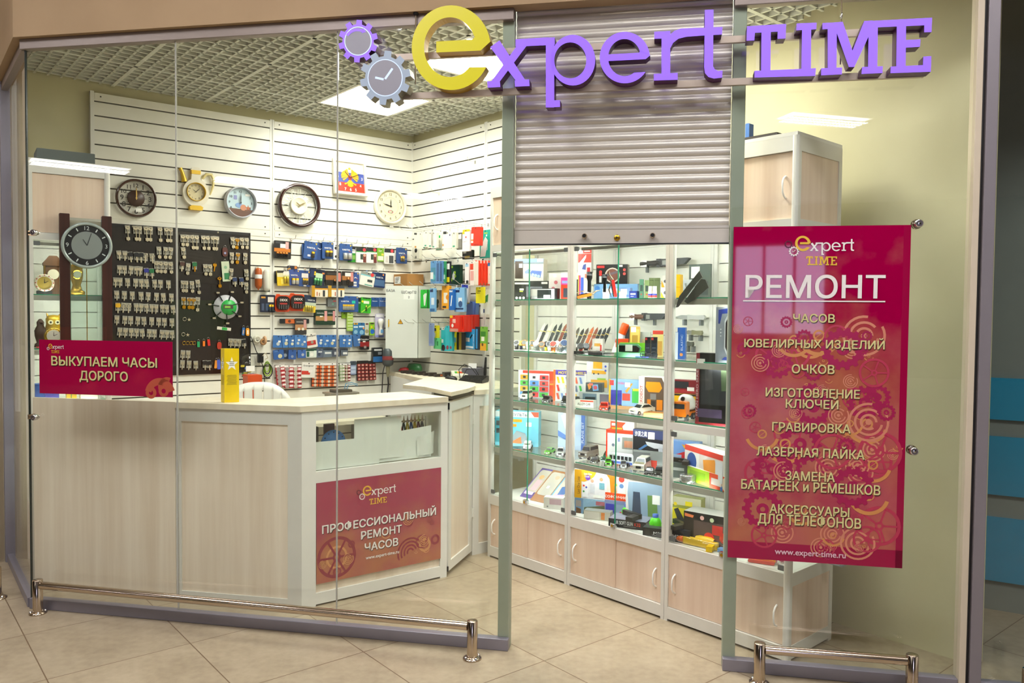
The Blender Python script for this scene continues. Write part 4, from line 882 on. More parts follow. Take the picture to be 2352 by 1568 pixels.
 ((811,741,823,768), .055, '#3f7aa6', [('r',.1,.02,.9,.16,'#d6a02a'),('r',.1,.3,.9,.42,'#cfe0ec'),('c',.5,.78,.35,'#88b4d0')], 'small blue hearing cell card with yellow top', None, 0),
 ((823,741,838,769), .055, '#2f6a9c', [('r',.1,.25,.9,.38,'#c9dcec'),('c',.8,.45,.13,'#e08a3a'),('c',.5,.78,.32,'#7fb0d0')], 'small blue hearing cell card with orange dot', None, 0),
 ((838,741,847,769), .055, '#c4c6b4', [('r',.2,.05,.9,.16,'#8a3a30'),('c',.5,.7,.45,'#9a8f6a')], 'pale card with a ring of brass cells', None, 0),
 ((849,740,860,770), .055, '#8ac02e', [('r',.1,.05,.9,.15,'#3a4a2a'),('c',.4,.35,.2,'#e8c02a'),('c',.55,.7,.45,'#2a6ac0')], 'lime card with a blue dial of cells', None, 0),
 ((628,770,651,798), .05, '#3f6fae', [('r',.5,.42,.75,.58,'#e4e4e4'),('c',.5,.7,.17,'#b9c2c6')], 'blue coin cell pack, first of the upper blue row', None, .05),
 ((647,770,664,798), .055, '#4277b8', [('r',.45,.32,.8,.48,'#e4e4e4'),('c',.5,.66,.24,'#cfc9a8')], 'blue coin cell pack, second of the upper blue row', None, -.10),
 ((661,770,677,798), .06, '#3c6cab', [('r',.5,.36,.8,.5,'#e4e4e4'),('c',.55,.7,.2,'#d9d6b8')], 'blue coin cell pack, third of the upper blue row', None, -.08),
 ((676,769,691,797), .065, '#4a7cba', [('r',.5,.35,.85,.5,'#e4e4e4'),('c',.5,.68,.2,'#c9ccc4')], 'blue coin cell pack, fourth of the upper blue row', None, -.05),
 ((690,770,707,798), .06, '#4678b8', [('r',.5,.45,.8,.6,'#e4e4e4'),('c',.4,.75,.18,'#9aa8b0')], 'blue coin cell pack beside the tilted red and white card', None, .10),
 ((702,766,726,798), .06, '#e2ddd4', [('t','Energizer',.55,.2,.1,'#2a2a2c',.8),('r',.0,.5,.85,.82,'#b8322c'),('c',.5,.62,.14,'#9a8f80')], 'tilted red and white coin card in the upper blue row', None, -.15),
 ((727,769,743,797), .05, '#3d6cae', [('r',.5,.36,.85,.5,'#e4e4e4'),('c',.6,.66,.2,'#cfd4cc')], 'blue coin cell pack right of the red and white card', None, 0),
 ((741,769,757,797), .055, '#4374b4', [('r',.5,.4,.85,.54,'#e4e4e4'),('c',.4,.75,.16,'#9fb0ba')], 'blue coin cell pack, second right of the red and white card', None, 0),
 ((756,769,774,797), .06, '#3f70b0', [('r',.4,.38,.75,.52,'#e4e4e4'),('c',.4,.68,.19,'#c9c2a0')], 'blue coin cell pack left of the pane joint', None, 0),
 ((780,769,796,797), .05, '#4072b2', [('r',.5,.35,.85,.5,'#e4e4e4'),('c',.6,.66,.12,'#b0b4a8')], 'blue coin cell pack right of the pane joint', None, 0),
 ((795,769,809,797), .055, '#4878b6', [('r',.4,.35,.8,.5,'#e4e4e4'),('c',.5,.7,.18,'#e6e6dc')], 'blue coin cell pack with a bright coin right of the pane joint', None, 0),
 ((810,768,829,795), .06, '#3f6aa4', [('r',.55,.38,.85,.52,'#e4e4e4'),('c',.72,.68,.12,'#aab4ba')], 'blue coin cell pack beside the dark red card', None, -.1),
 ((827,771,848,803), .06, '#1e1a1c', [('t','Camelion',.5,.30,.11,'#e4e0dc',.85),('r',0,.42,1,.78,'#8f1f22'),('r',.3,.36,.58,.46,'#e6e2dc'),('r',.42,.72,.68,.9,'#9a8a86')], 'black and dark red battery card at the end of the upper blue row', None, 0),
 ((627,803,651,825), .055, '#335c9e', [('c',.62,.68,.2,'#cfc9a0'),('r',.1,.1,.5,.2,'#5a80ba')], 'blue coin cell pack, first of the lower blue row', None, -.1),
 ((648,803,663,824), .05, '#22304a', [('c',.55,.6,.26,'#8a94a0')], 'dark coin cell pack, second of the lower blue row', None, .1),
 ((663,803,681,825), .055, '#35589a', [('c',.5,.7,.17,'#8a94a8')], 'blue coin cell pack, third of the lower blue row', None, .05),
 ((684,803,703,822), .055, '#3c62a6', [('c',.6,.6,.17,'#a8aeba')], 'blue coin cell pack, fourth of the lower blue row', None, 0),
 ((703,801,727,821), .06, '#d6dad2', [('r',0,0,1,.25,'#1e4a38'),('r',.75,.2,1,.9,'#dfe8dc'),('c',.55,.65,.16,'#f0eee6'),('r',.05,.3,.3,.9,'#2a5a46')], 'white and green coin pack with a shining coin in the lower blue row', None, 0),
 ((726,800,743,821), .05, '#5a6478', [('r',.3,.3,.8,.45,'#c9ccd0'),('c',.4,.65,.2,'#3a4456')], 'grey blue coin pack right of the white and green one', None, 0),
 ((742,800,763,820), .05, '#6a7684', [('r',.2,.4,.9,.62,'#e0e2e0'),('r',0,0,1,.2,'#2a3848')], 'grey blue coin pack, second right of the white and green one', None, 0),
 ((762,800,781,819), .05, '#4a5060', [('r',.3,.4,.8,.75,'#b9bcc0')], 'dark grey coin pack beside the pane joint', None, 0),
 ((783,800,799,817), .05, '#5c6470', [('r',.3,.5,.9,.8,'#e2e2de'),('r',0,0,1,.2,'#2f3642')], 'grey coin pack at the right end of the lower blue row', None, 0),
]
for r, d, col, it, lab, bt, roll in rows: pack(B, r, -d, .012 if 'torch box' not in lab else .05, col, it, PK, lab, 'battery pack', BP, roll, bt)
def strip_pack(r, cols, rows_, coin, base, lab, roll=0, head=.1, d=.05, hd='#ece8e4'):
    it = [('r',0,0,1,head,hd)]
    for i in range(rows_):
        v = head + (1-head)*(i+.1)/rows_; v2 = head + (1-head)*(i+.85)/rows_
        for k in range(cols):
            u = (k+.5)/cols
            it += [('r', k/cols+.03, v, (k+1)/cols-.03, v2, coin[0])]
            it += [('c', u - (.2 if cols == 1 else 0), (v+v2)/2, .2/cols*(1.2 if cols == 1 else 1), coin[1])]
            if cols == 1: it += [('r', .58, v+.02, .95, v2-.03, '#e9dcdc')]
    return pack(B, r, -d, .008, base, it, 'coin_cell_card', lab, 'battery card', 'button cell cards on the slatted wall', roll)
strip_pack((632,838,653,889), 1, 5, ('#c8414a','#9a8f8c'), '#a3262f', 'tall red card of five coin cells, leftmost and slightly tilted', -.10)
strip_pack((653,838,674,891), 1, 5, ('#c8414a','#9a8f8c'), '#a3262f', 'tall red card of five coin cells in the middle of three')
strip_pack((673,838,693,891), 1, 5, ('#c23c46','#b8b0a0'), '#8f2029', 'tall red card of five coin cells beside the white card')
pack(B, (694,832,725,867), -.06, .008, '#e6e3dc', [('t','Energizer',.5,.26,.1,'#26262a',.75),('r',0,.56,.62,.80,'#c83a2e'),('r',.5,.5,.78,.66,'#efe9e4')], 'coin_cell_card', 'white tilted card with red corner among the button cells', 'battery card', 'button cell cards on the slatted wall', .06)
strip_pack((717,833,750,888), 2, 6, ('#d9632c','#c9b9a4'), '#4a2620', 'orange card with two columns of button cells, left one of two', .05)
strip_pack((749,833,777,888), 2, 6, ('#e06a2a','#d6c6b0'), '#5a2a20', 'orange card with two columns of button cells beside the pane joint', .03)
strip_pack((780,834,792,875), 1, 5, ('#a9bb8a','#c9ccba'), '#8fa676', 'pale green card of button cells right of the pane joint')
strip_pack((792,834,805,875), 1, 5, ('#b8322f','#b8b09c'), '#2a2220', 'narrow black and red card of button cells')
pack(B, (805,829,818,860), -.05, .008, '#8a98b8', [('r',0,0,1,.3,'#3a4654'),('r',.1,.4,.9,.6,'#b9c6dc'),('r',.1,.68,.9,.9,'#b9c6dc')], 'coin_cell_card', 'greyish blue card between the black and red cards', 'battery card', 'button cell cards on the slatted wall')
strip_pack((820,828,846,874), 3, 5, ('#a8322e','#c9b8a8'), '#2a1a1c', 'wide black and red card of button cells', 0, .14, .05, '#1d1a1c')
strip_pack((846,828,862,873), 2, 5, ('#a8322e','#c9b8a8'), '#2a1a1c', 'narrow black and red card at the right end', -.05, .14, .05, '#1d1a1c')
pack(B, (857,798,879,831), -.07, .03, '#26292c', [('r',.1,.1,.9,.22,'#d6d6d2'),('r',0,.62,1,1,'#2f6aa6'),('r',.5,.3,.9,.5,'#7a8084')], 'accessory_pack', 'dark pack with blue base hanging near the hand grinder', 'pack', None)
def dexx(x0, y0, x1, y1, lab):
    s0, s1, z0, z1 = pxrect(B, (x0, y0, x1, y1), -.06); w, h = s1-s0, z1-z0; t = thing('battery_pack', lab, 'battery pack', B, (s0, -.06, z0), group=BP)
    mb = MB(); mb.ext(rrect(0, w, 0, h*.94, .02, 4), 0, .006, M('#d8471e', .3), 'y'); mb.ext([(w*.05, h*.9), (w*.4, h*.86), (w*.3, h), (w*.1, h)], 0, .006, M('#e85a26', .3), 'y'); mb.build('card', t)
    bb = MB(); bb.ext(rrect(w*.06, w*.94, h*.12, h*.88, w*.3, 6), -.018, -.0005, M('#2a2322', .2, 0, 0, 'smoked_blister'), 'y'); bb.text('DEXX', w*.52, h*.6, h*.13, -.0186, M('#efe6de', .4), .02, 'c', w*.5)
    bb.rect(w*.25, w*.75, h*.42, h*.5, -.0186, M('#a82a24', .4)); bb.build('blister', t)
    for k in range(5): b_ = MB(); b_.cyl((w*(.2+.15*k), -.019, h*.16), (w*(.2+.15*k), -.019, h*.4), w*.055, M('#6a6260', .3, .5), n=8); b_.build('battery', t)
dexx(632, 675, 666, 716, 'orange and black rounded battery pack, left one of two')
dexx(664, 673, 701, 714, 'orange and black rounded battery pack, right one with price sticker')
pack(B, (699,678,727,717), -.065, .01, '#e4c02a', [('r',0,0,1,.42,'#1f2c46'),('t','VARTA',.6,.33,.09,'#e8e8e8',.6),('r',0,.42,1,.62,'#b8c2ac'),('c',.5,.8,.12,'#f0dc6a')], PK, 'navy and yellow pack beside the orange rounded packs', 'battery pack', BP, .08, (4,'#d6c25a','#cdb848',.1,.8,.6,.95))
# shaver in a clear pack
s0, s1, z0, z1 = pxrect(B, (863, 720, 884, 775), -.07); w, h = s1-s0, z1-z0
t = thing('shaver_pack', 'white shaver in a clear violet pack beside the electrical box', 'shaver pack', B, ((s0+s1)/2, -.06, z0))
mb = MB(); mb.ext(rrect(-w*.5, w*.5, 0, h, .012, 4), 0, .004, M('#b9b4cc', .3), 'y'); mb.rect(-w*.4, w*.4, h*.85, h*.97, -.0005, M('#e4e2e6', .4)); mb.rect(-w*.45, w*.45, h*.02, h*.1, -.0005, M('#7d86c4', .4)); mb.build('card', t)
mb = MB(); mb.lathe([(0, h*.8), (.018, h*.78), (.026, h*.68), (.02, h*.55), (.013, h*.45), (.016, h*.3), (.019, h*.15), (.015, h*.1), (0, h*.1)], M('#eceae0', .3), (0, -.02, 0)); mb.rect(-.012, .012, h*.2, h*.34, -.041, M('#6aa0d0', .4)); mb.build('shaver', t)
# ================================================================ phone accessories on the side wall
AP, AG = 'accessory_pack', 'phone accessory packs on the side wall'
acc = [
 ((952,535,981,571), .20, '#e4e1d2', [('r',-.02,.02,.2,.14,'#2a2c2e'),('r',.1,.86,.22,.97,'#c8882a'),('r',.8,.84,.9,.95,'#3f9a7a')], 'white cable box with black corner mark, leftmost on the top hooks', .12, .02),
 ((972,532,986,567), .22, '#e0ddd0', [('r',.3,.86,.6,.95,'#3f9a7a')], 'white cable box, second on the top hooks', .05, .02),
 ((982,533,995,568), .22, '#e2dfd2', [('r',.3,.86,.6,.95,'#3f9a7a')], 'white cable box, third on the top hooks', 0, .02),
 ((990,533,1003,570), .22, '#e4e1d4', [('r',.3,.86,.6,.95,'#3f9a7a')], 'white cable box, fourth on the top hooks', 0, .02),
 ((1001,533,1015,575), .16, '#e6e3d4', [('r',.25,.18,.75,.32,'#1fae5a'),('r',.5,.4,.6,.6,'#b9b290'),('r',.1,.9,.9,.96,'#7fc0a4')], 'white cable box with a bright green label', 0, .015),
 ((1017,532,1039,570), .22, '#e6e3d6', [('r',.05,-.02,.4,.14,'#2a2c2e'),('r',.02,.74,.14,.86,'#c8882a'),('c',.75,.2,.06,'#4a4a7a')], 'white box with black corner mark right of the green label', .05, .02),
 ((1038,533,1048,571), .22, '#d9d6c6', [('r',.2,.8,.7,.9,'#3f9a7a')], 'narrow white box with green foot mark on the top hooks', 0, .02),
 ((1049,534,1061,573), .20, '#6d6a62', [('r',.15,.1,.9,.38,'#e4e0d6'),('r',.2,.4,.9,.9,'#7f7c74')], 'dark grey pack above the yellow label', 0, .012),
 ((1062,527,1079,577), .20, '#e6dedd', [('r',.05,.0,1,.1,'#e0bc1e'),('r',.0,.1,.3,.2,'#d9c01e'),('c',.5,.35,.08,'#c83a3a'),('r',.05,.42,.5,.55,'#d4d6dc')], 'white pack with a yellow hanger between grey and red packs', 0, .015),
 ((1062,574,1085,595), .12, '#201f1e', [('r',.1,.1,.4,.35,'#c9c9c6'),('r',.25,.65,.75,.9,'#c9a81e')], 'black pack with gold digits below the white pack', 0, .02),
 ((1083,521,1103,564), .20, '#d6321e', [('r',.0,.35,.25,.85,'#e8e2da'),('r',.0,.66,.25,.74,'#e8823a'),('r',.3,.9,.9,.98,'#b82a1e')], 'red pack with white side on the top hooks', .04, .03),
 ((1102,528,1128,592), .10, '#12a590', [('p',[(.1,.6),(.5,.24),(.72,.38),(.5,.95),(.05,.95)],'#dcdcd6'),('c',.6,.2,.06,'#d6e8e2'),('r',.4,.1,.7,.13,'#b9d62a'),('v','hoco',.72,.72,.25,.12,'#e8f2ee')], 'tall teal case pack with a white power bank picture', 0, .03),
 ((989,599,1002,651), .20, '#5b8fc0', [('r',.1,.3,.9,.9,'#4a86a0'),('c',.55,.72,.3,'#5fb0b8'),('r',0,.5,.5,.8,'#dfe2e2')], 'blue blister pack, leftmost on the second hooks', 0, .015),
 ((1001,599,1010,651), .21, '#6a98cc', [('r',.2,.1,.8,.9,'#41608c')], 'blue blister pack, second on the second hooks', 0, .012),
 ((1009,599,1017,651), .21, '#5a86bc', [('r',.2,.1,.8,.9,'#3a5880')], 'blue blister pack, third on the second hooks', 0, .012),
 ((1016,600,1023,651), .20, '#2f8a5a', [('r',.1,.3,.9,.5,'#1f5a3c'),('r',.1,.6,.9,.8,'#a9c8b4')], 'narrow green pack on the second hooks', 0, .012),
 ((1022,600,1034,652), .18, '#20222a', [('r',.2,.1,.9,.35,'#dfe0e2'),('r',.0,.2,.3,.35,'#d6c01e'),('r',.1,.7,.9,.92,'#d6c01e')], 'black and yellow pack on the second hooks', 0, .012),
 ((1032,608,1056,655), .10, '#16442f', [('p',[(.3,.5),(.45,.3),(.6,.5),(.5,.75),(.3,.7)],'#e2e6dc'),('c',.2,.72,.11,'#a8cf2a'),('c',.55,.38,.09,'#a8cf2a'),('c',.6,.55,.08,'#a8cf2a'),('r',.05,.05,.35,.15,'#9ccf2a')], 'dark green pack with lime circles on the second hooks', 0, .03),
 ((1068,603,1077,651), .20, '#e2dedc', [('r',.1,.05,.9,.2,'#9ac4dc'),('r',.3,.85,.9,1,'#2a2a30')], 'narrow white pack left of the coral boxes', 0, .015),
 ((1120,603,1128,652), .12, '#e6d6c8', [('r',0,0,1,.16,'#2f86c8'),('r',.6,.5,.9,.6,'#9a8a86')], 'narrow pink pack with a blue top beside the coral boxes', 0, .012),
 ((966,665,984,708), .20, '#22c038', [('p',[(.45,.85),(.35,.3),(.55,.2),(.8,.2),(.6,.85)],'#e2ece0'),('r',.1,.92,.9,.97,'#17702a'),('r',.88,0,1,1,'#173a24')], 'bright green cable pack, leftmost on the third hooks', 0, .03),
 ((987,662,1000,716), .20, '#7ab0dc', [('r',.05,.05,.6,.16,'#26345a'),('r',.3,.4,.8,.7,'#dfe8f0'),('r',.1,.86,.9,.98,'#3a6aa0')], 'pale blue cable pack behind the beige box', 0, .012),
 ((996,666,1013,712), .14, '#dcb9a0', [('r',.05,.02,.45,.1,'#6a3a30'),('c',.55,.58,.2,'#4a4238'),('c',.5,.78,.18,'#4a4238'),('r',.82,0,1,1,'#b08a6e')], 'beige watch charger box on the third hooks', 0, .03),
 ((1015,656,1032,709), .18, '#eaa224', [('r',.25,.3,.75,.75,'#e4e0d4'),('r',.1,.88,.6,.96,'#2a2a2a'),('c',.75,.5,.2,'#d98a1e')], 'orange yellow cable pack on the third hooks', 0, .02),
 ((1031,664,1043,712), .18, '#1f66b8', [('r',.1,.05,.7,.14,'#dbe6f2'),('p',[(.3,.8),(.5,.3),(.7,.3),(.5,.8)],'#e8eef4')], 'royal blue cable pack on the third hooks', 0, .015),
 ((1044,660,1067,716), .16, '#7fb4e0', [('r',.1,.1,.5,.2,'#1f2f5a'),('r',.4,.42,.75,.6,'#e6ecf2'),('c',.6,.68,.2,'#3a5a8a'),('r',.1,.84,.9,.9,'#23406e')], 'light blue cable pack on the third hooks', 0, .02),
 ((1059,653,1077,694), .10, '#e6e4e2', [('r',.1,.02,.9,.2,'#2a3eb0'),('p',[(.15,.75),(.7,.55),(.75,.65),(.25,.85)],'#26282c'),('r',.3,.92,.6,.98,'#3a4ab8')], 'white pack with a blue peak and a black stick', .08, .02),
 ((1093,659,1112,696), .18, '#dcd01e', [('r',.2,.2,.6,.3,'#8a8420'),('r',.1,.35,.5,.4,'#8a8420')], 'yellow headphone pack behind the white one', 0, .012),
 ((1104,664,1126,721), .12, '#e2e4e2', [('r',.1,0,.4,.14,'#3f9a4a'),('c',.45,.42,.24,'#2f7a48'),('p',[(.4,.3),(.8,.2),(.75,.55)],'#3a8a5a'),('r',.3,.8,.45,.95,'#3a4a7a')], 'white pack with a green plant-like print', 0, .012),
 ((1073,692,1094,734), .06, '#6f92d6', [('r',.05,.05,.25,.15,'#d6c81e'),('r',.8,.7,.92,.8,'#4ac0b0'),('r',.84,0,1,1,'#4a6ab4')], 'tilted periwinkle blue box hanging before the red boxes', .10, .03),
 ((985,742,995,794), .20, '#8a9cc4', [('r',.1,.1,.9,.9,'#7488b4')], 'grey blue pack, leftmost on the lowest hooks', 0, .012),
 ((994,747,1007,778), .16, '#e2d61e', [('r',.1,.2,.6,.42,'#23221c'),('r',.1,.55,.5,.85,'#dfdcd0')], 'small yellow pack on the lowest hooks', 0, .012),
 ((996,776,1011,801), .17, '#5fc07a', [('r',.5,.3,.7,.7,'#2f7a48')], 'pale green pack under the small yellow one', 0, .012),
 ((1013,752,1024,806), .14, '#2fb0bc', [('r',.1,.0,.7,.1,'#dfe6e0'),('c',.5,.86,.38,'#3a2a34'),('r',.1,.5,.5,.65,'#dfe2e2')], 'turquoise cable box, first of three on the lowest hooks', 0, .03),
 ((1023,748,1033,806), .16, '#38b8c4', [('c',.5,.86,.3,'#8a3a4a')], 'turquoise cable box, second of three on the lowest hooks', 0, .02),
 ((1032,748,1039,806), .18, '#2fa8b4', [('c',.5,.86,.3,'#8a3a4a')], 'turquoise cable box, third of three on the lowest hooks', 0, .02),
 ((1039,761,1050,803), .12, '#e6dc1e', [('r',.2,.33,.8,.6,'#6fa8b8'),('r',.5,.62,.6,.8,'#23221c')], 'yellow and black cable box on the lowest hooks', 0, .02),
 ((1049,763,1057,803), .14, '#2a241c', [('r',.7,0,.9,1,'#c8a81e')], 'black cable box right of the yellow one', 0, .02),
 ((1057,763,1065,803), .15, '#2a221a', [('r',.1,0,.3,1,'#c8a81e')], 'black cable box with a yellow edge on the lowest hooks', 0, .02),
 ((1068,755,1091,801), .10, '#2f9ad6', [('r',.05,.02,.6,.14,'#b9dcc8'),('p',[(.5,.45),(.7,.25),(.78,.3),(.58,.5)],'#1e2228'),('r',.1,.45,.5,.65,'#e4dcd8'),('v','SOFT SILICONE',.92,.85,.6,.1,'#dfeaf2'),('r',.05,.86,.9,.96,'#d6e4ec')], 'sky blue cable pack with white lettering on the lowest hooks', .03, .02),
 ((1091,750,1101,803), .12, '#1f2a34', [('r',.2,.1,.6,.95,'#2f86c0')], 'black and blue cable pack beside the sky blue one', 0, .02),
 ((1103,750,1117,805), .12, '#6fa63a', [('r',0,.7,1,1,'#d9a02a'),('r',.1,.2,.9,.4,'#3a7a2a'),('r',.2,.42,.7,.6,'#dcdccc'),('c',.4,.75,.16,'#6a4a2a')], 'green and orange pack at the right end of the lowest hooks', 0, .015),
]
for r, d, col, it, lab, roll, th in acc: pack(W, r, -d, th, col, it, AP, lab, 'accessory pack', AG, roll)
for i in range(5):  # five coral boxes seen edge on, five red boxes below
    x = 1083 + i*7.4
    pack(W, (x, 598, x+8.2, 655), -.20+.02*i, .05, '#e8432a', [('r',0,0,1,.12,'#e6d2c4'),('r',.2,.16,.8,.42,'#c83a2a'),('r',.1,.92,.9,.98,'#5f9a6a')], 'accessory_box', '%s coral cable box of the five in a row, counted from the dark green pack' % ORD[i].capitalize() if False else '%s of five coral cable boxes, counted from the dark green pack' % ORD[i], 'box', 'coral cable boxes on one hook')
pack(W, (1080,600,1089,655), -.24, .04, '#e6d9d2', [('r',.0,.1,.8,.35,'#d6402a'),('r',.1,.4,.9,.8,'#d99a94')], AP, 'white and coral pack before the coral boxes', 'accessory pack', AG)
for i in range(5):
    x = 1033 + (0 if i == 0 else 15 + i*8)
    pack(W, (x, 724-i*.4, x+(22 if i == 0 else 9.5), 762), -.20+.03*i, .05, '#d8301e', [('r',.02,.0,.3,.16,'#e6c01e'),('r',.3,.22,.62,.46,'#e8b4a8'),('c',.3,.62,.12,'#efe4dc'),('r',.05,.8,.9,.98,'#c98a7a')] if i == 0 else [('r',.2,.1,.8,.7,'#b8281a'),('r',.1,.85,.7,.95,'#e8a89a')], 'accessory_box', '%s of five red earphone boxes, counted from the turquoise boxes' % ORD[i], 'box', 'red earphone boxes on one hook')
def hook(fr, px_, py_, L, lab, grp, d=0.0):
    s, z = fr.px(px_, py_, -.02); t = MB(); t.box(-.008, .008, -.004, 0, -.012, .012, CHROME)
    t.tube([(0, 0, 0), (0, -L*.85, .004), (0, -L, .03)], .0022, CHROME, 6)
    tag(t.build('wire_hook', fr=fr, at=(s, -.02, z)), lab, 'hook', grp)
HG = 'wire hooks on the slatted walls'
for i, (x, y) in enumerate(((975, 533), (994, 531), (1013, 529), (1034, 527), (1052, 525), (1070, 523), (1089, 521), (1107, 519), (1122, 517))): hook(W, x, y, .26, 'long wire hook in the top row of the side wall, %s from the corner' % ORD[i], HG)
for i, (x, y) in enumerate(((980, 599), (1005, 598), (1030, 597), (1052, 596), (1085, 595), (1110, 594))): hook(W, x, y, .26, 'long wire hook in the second row of the side wall, %s from the corner' % ORD[i], HG)
for i, (x, y) in enumerate(((978, 659), (1000, 658), (1025, 657), (1050, 657), (1078, 656), (1108, 655))): hook(W, x, y, .26, 'long wire hook in the third row of the side wall, %s from the corner' % ORD[i], HG)
for i, (x, y) in enumerate(((988, 742), (1008, 742), (1030, 741), (1055, 741), (1085, 740))): hook(W, x, y, .26, 'long wire hook in the lowest row of the side wall, %s from the corner' % ORD[i], HG)
for i, (x, y) in enumerate(((668, 551), (704, 554), (732, 556), (758, 557), (784, 559), (808, 561), (833, 563), (858, 566), (884, 568), (912, 570))): hook(B, x, y, .10, 'short wire hook in the top row of the back wall, %s from the upright' % ORD[i], HG)
for i, (x, y) in enumerate(((654, 618), (676, 619), (700, 619), (728, 620), (768, 621), (812, 623), (842, 624), (868, 625))): hook(B, x, y, .10, 'short wire hook in the second row of the back wall, %s from the upright' % ORD[i], HG)
hook(W, 1092, 372, .08, 'single short wire hook high on the side wall', HG); hook(W, 1009, 444, .08, 'single short wire hook halfway up the side wall', HG)
# ================================================================ key board
KBD = -.037
s0, zt = B.px(252, 512, KBD); s1 = B.px(575, 535, KBD)[0]; zt = B.px(575, 535, KBD)[1]; zb = B.px(575, 855, KBD)[1]
t = thing('key_board', 'large dark pegboard hung with blank keys on the back wall', 'key board', B, (s0, KBD, zb))
w, h = s1-s0, zt-zb; DKB = M('#1c1512', .22, 0, 0, 'dark_pegboard', .3)
MB().rbox(0, w, 0, .012, 0, h, DKB, .003).build('panel', t)
mb = MB(); mb.box(0, w, -.003, 0, h-.022, h, M('#100d0c', .4)); mb.box(w-.012, w, -.003, 0, 0, h, M('#100d0c', .4)); mb.build('edging', t)
for i in range(3): mb = MB(); mb.lathe([(0, -.006), (.005, -.005), (.006, -.003)], NICKEL, (w*(.15+.3*i), 0, h-.012), 'y', 8); mb.build('screw', t)
def keymesh(kind, m, head=None):
    mb = MB(); y0, y1 = -.0012, .0012; hm = head or m
    if kind == 'blank':
        L, R = .062, .0135
        mb.strip([(R*math.cos(2*PI*i/14), -.014+R*.95*math.sin(2*PI*i/14)) for i in range(14)], [(.0035*math.cos(2*PI*i/14), -.006+.003*math.sin(2*PI*i/14)) for i in range(14)], y0, y1, hm)
        mb.ext([(-.0042, -.024), (-.0042, -L+.004), (-.002, -L), (.0026, -L+.005), (.0042, -.030), (.0042, -.024)], y0, y1, m)
    elif kind == 'head':
        mb.ext(rrect(-.0155, .0155, -.026, .002, .008, 3), -.004, .004, hm); mb.ext([(-.0042, -.026), (-.0042, -.062), (0, -.066), (.0042, -.062), (.0042, -.026)], y0, y1, m)
    elif kind == 'ring':
        mb.torus((0, 0, -.014), .015, .0018, hm, 'y', 16, 5); mb.ext([(-.004, -.008), (-.004, -.06), (0, -.063), (.004, -.06), (.004, -.008)], y0, y1, m)
    else:
        L = .098 if kind == 'lever' else .078
        mb.strip([(.0145*math.cos(2*PI*i/14), -.011+.011*math.sin(2*PI*i/14)) for i in range(14)], [(.007*math.cos(2*PI*i/14), -.009+.004*math.sin(2*PI*i/14)) for i in range(14)], y0, y1, hm)
        mb.cyl((0, 0, -.02), (0, 0, -L), .0028, m, n=6); mb.ext([(-.011, -L+.024), (-.011, -L+.004), (-.004, -L+.004), (-.004, -L), (.004, -L), (.004, -L+.004), (.011, -L+.004), (.011, -L+.024)], y0, y1, m)
    return mb
TAGM = M('#a5a295', .5, 0, 0, 'key_tag_card')
PROTO = {}
def hang_key(kind, px_, py_, lab, m=NICKEL, head=None, tg=True, roll=0.0, d=0.0):
    k = (kind, m.name, head.name if head else '', tg); s, z = B.px(px_, py_, KBD-.02)
    if k not in PROTO:
        r = thing('hanging_key', lab, 'key', B, (s, KBD-.02-d, z), group='keys on the pegboard'); b = keymesh(kind, m, head).build('key', r)
        if tg:
            tm = MB(); tm.box(-.0155, .0155, .006, .0066, -.048, .006, TAGM); tm.rect(-.011, .011, -.036, -.026, .0055, M('#6f6d64', .6)); tm.build('price_tag', r)
        pm = MB(); pm.tube([(0, .016, .002), (0, -.006, .002), (0, -.010, .006)], .0014, CHROME, 5); pm.build('peg', r)
        PROTO[k] = r
    else: r = dup(PROTO[k], lab, B, (s, KBD-.02-d, z))
    r.rotation_euler.y = roll
    return r
GOLDK = M('#c98f1c', .28, .8, 0, 'golden_key'); BLKH = M('#17181a', .4); BLUH = M('#2c2f86', .4); GRNH = M('#1c6a3c', .4); YELH = M('#e2ad1e', .4); BRNH = M('#4a2c22', .4)
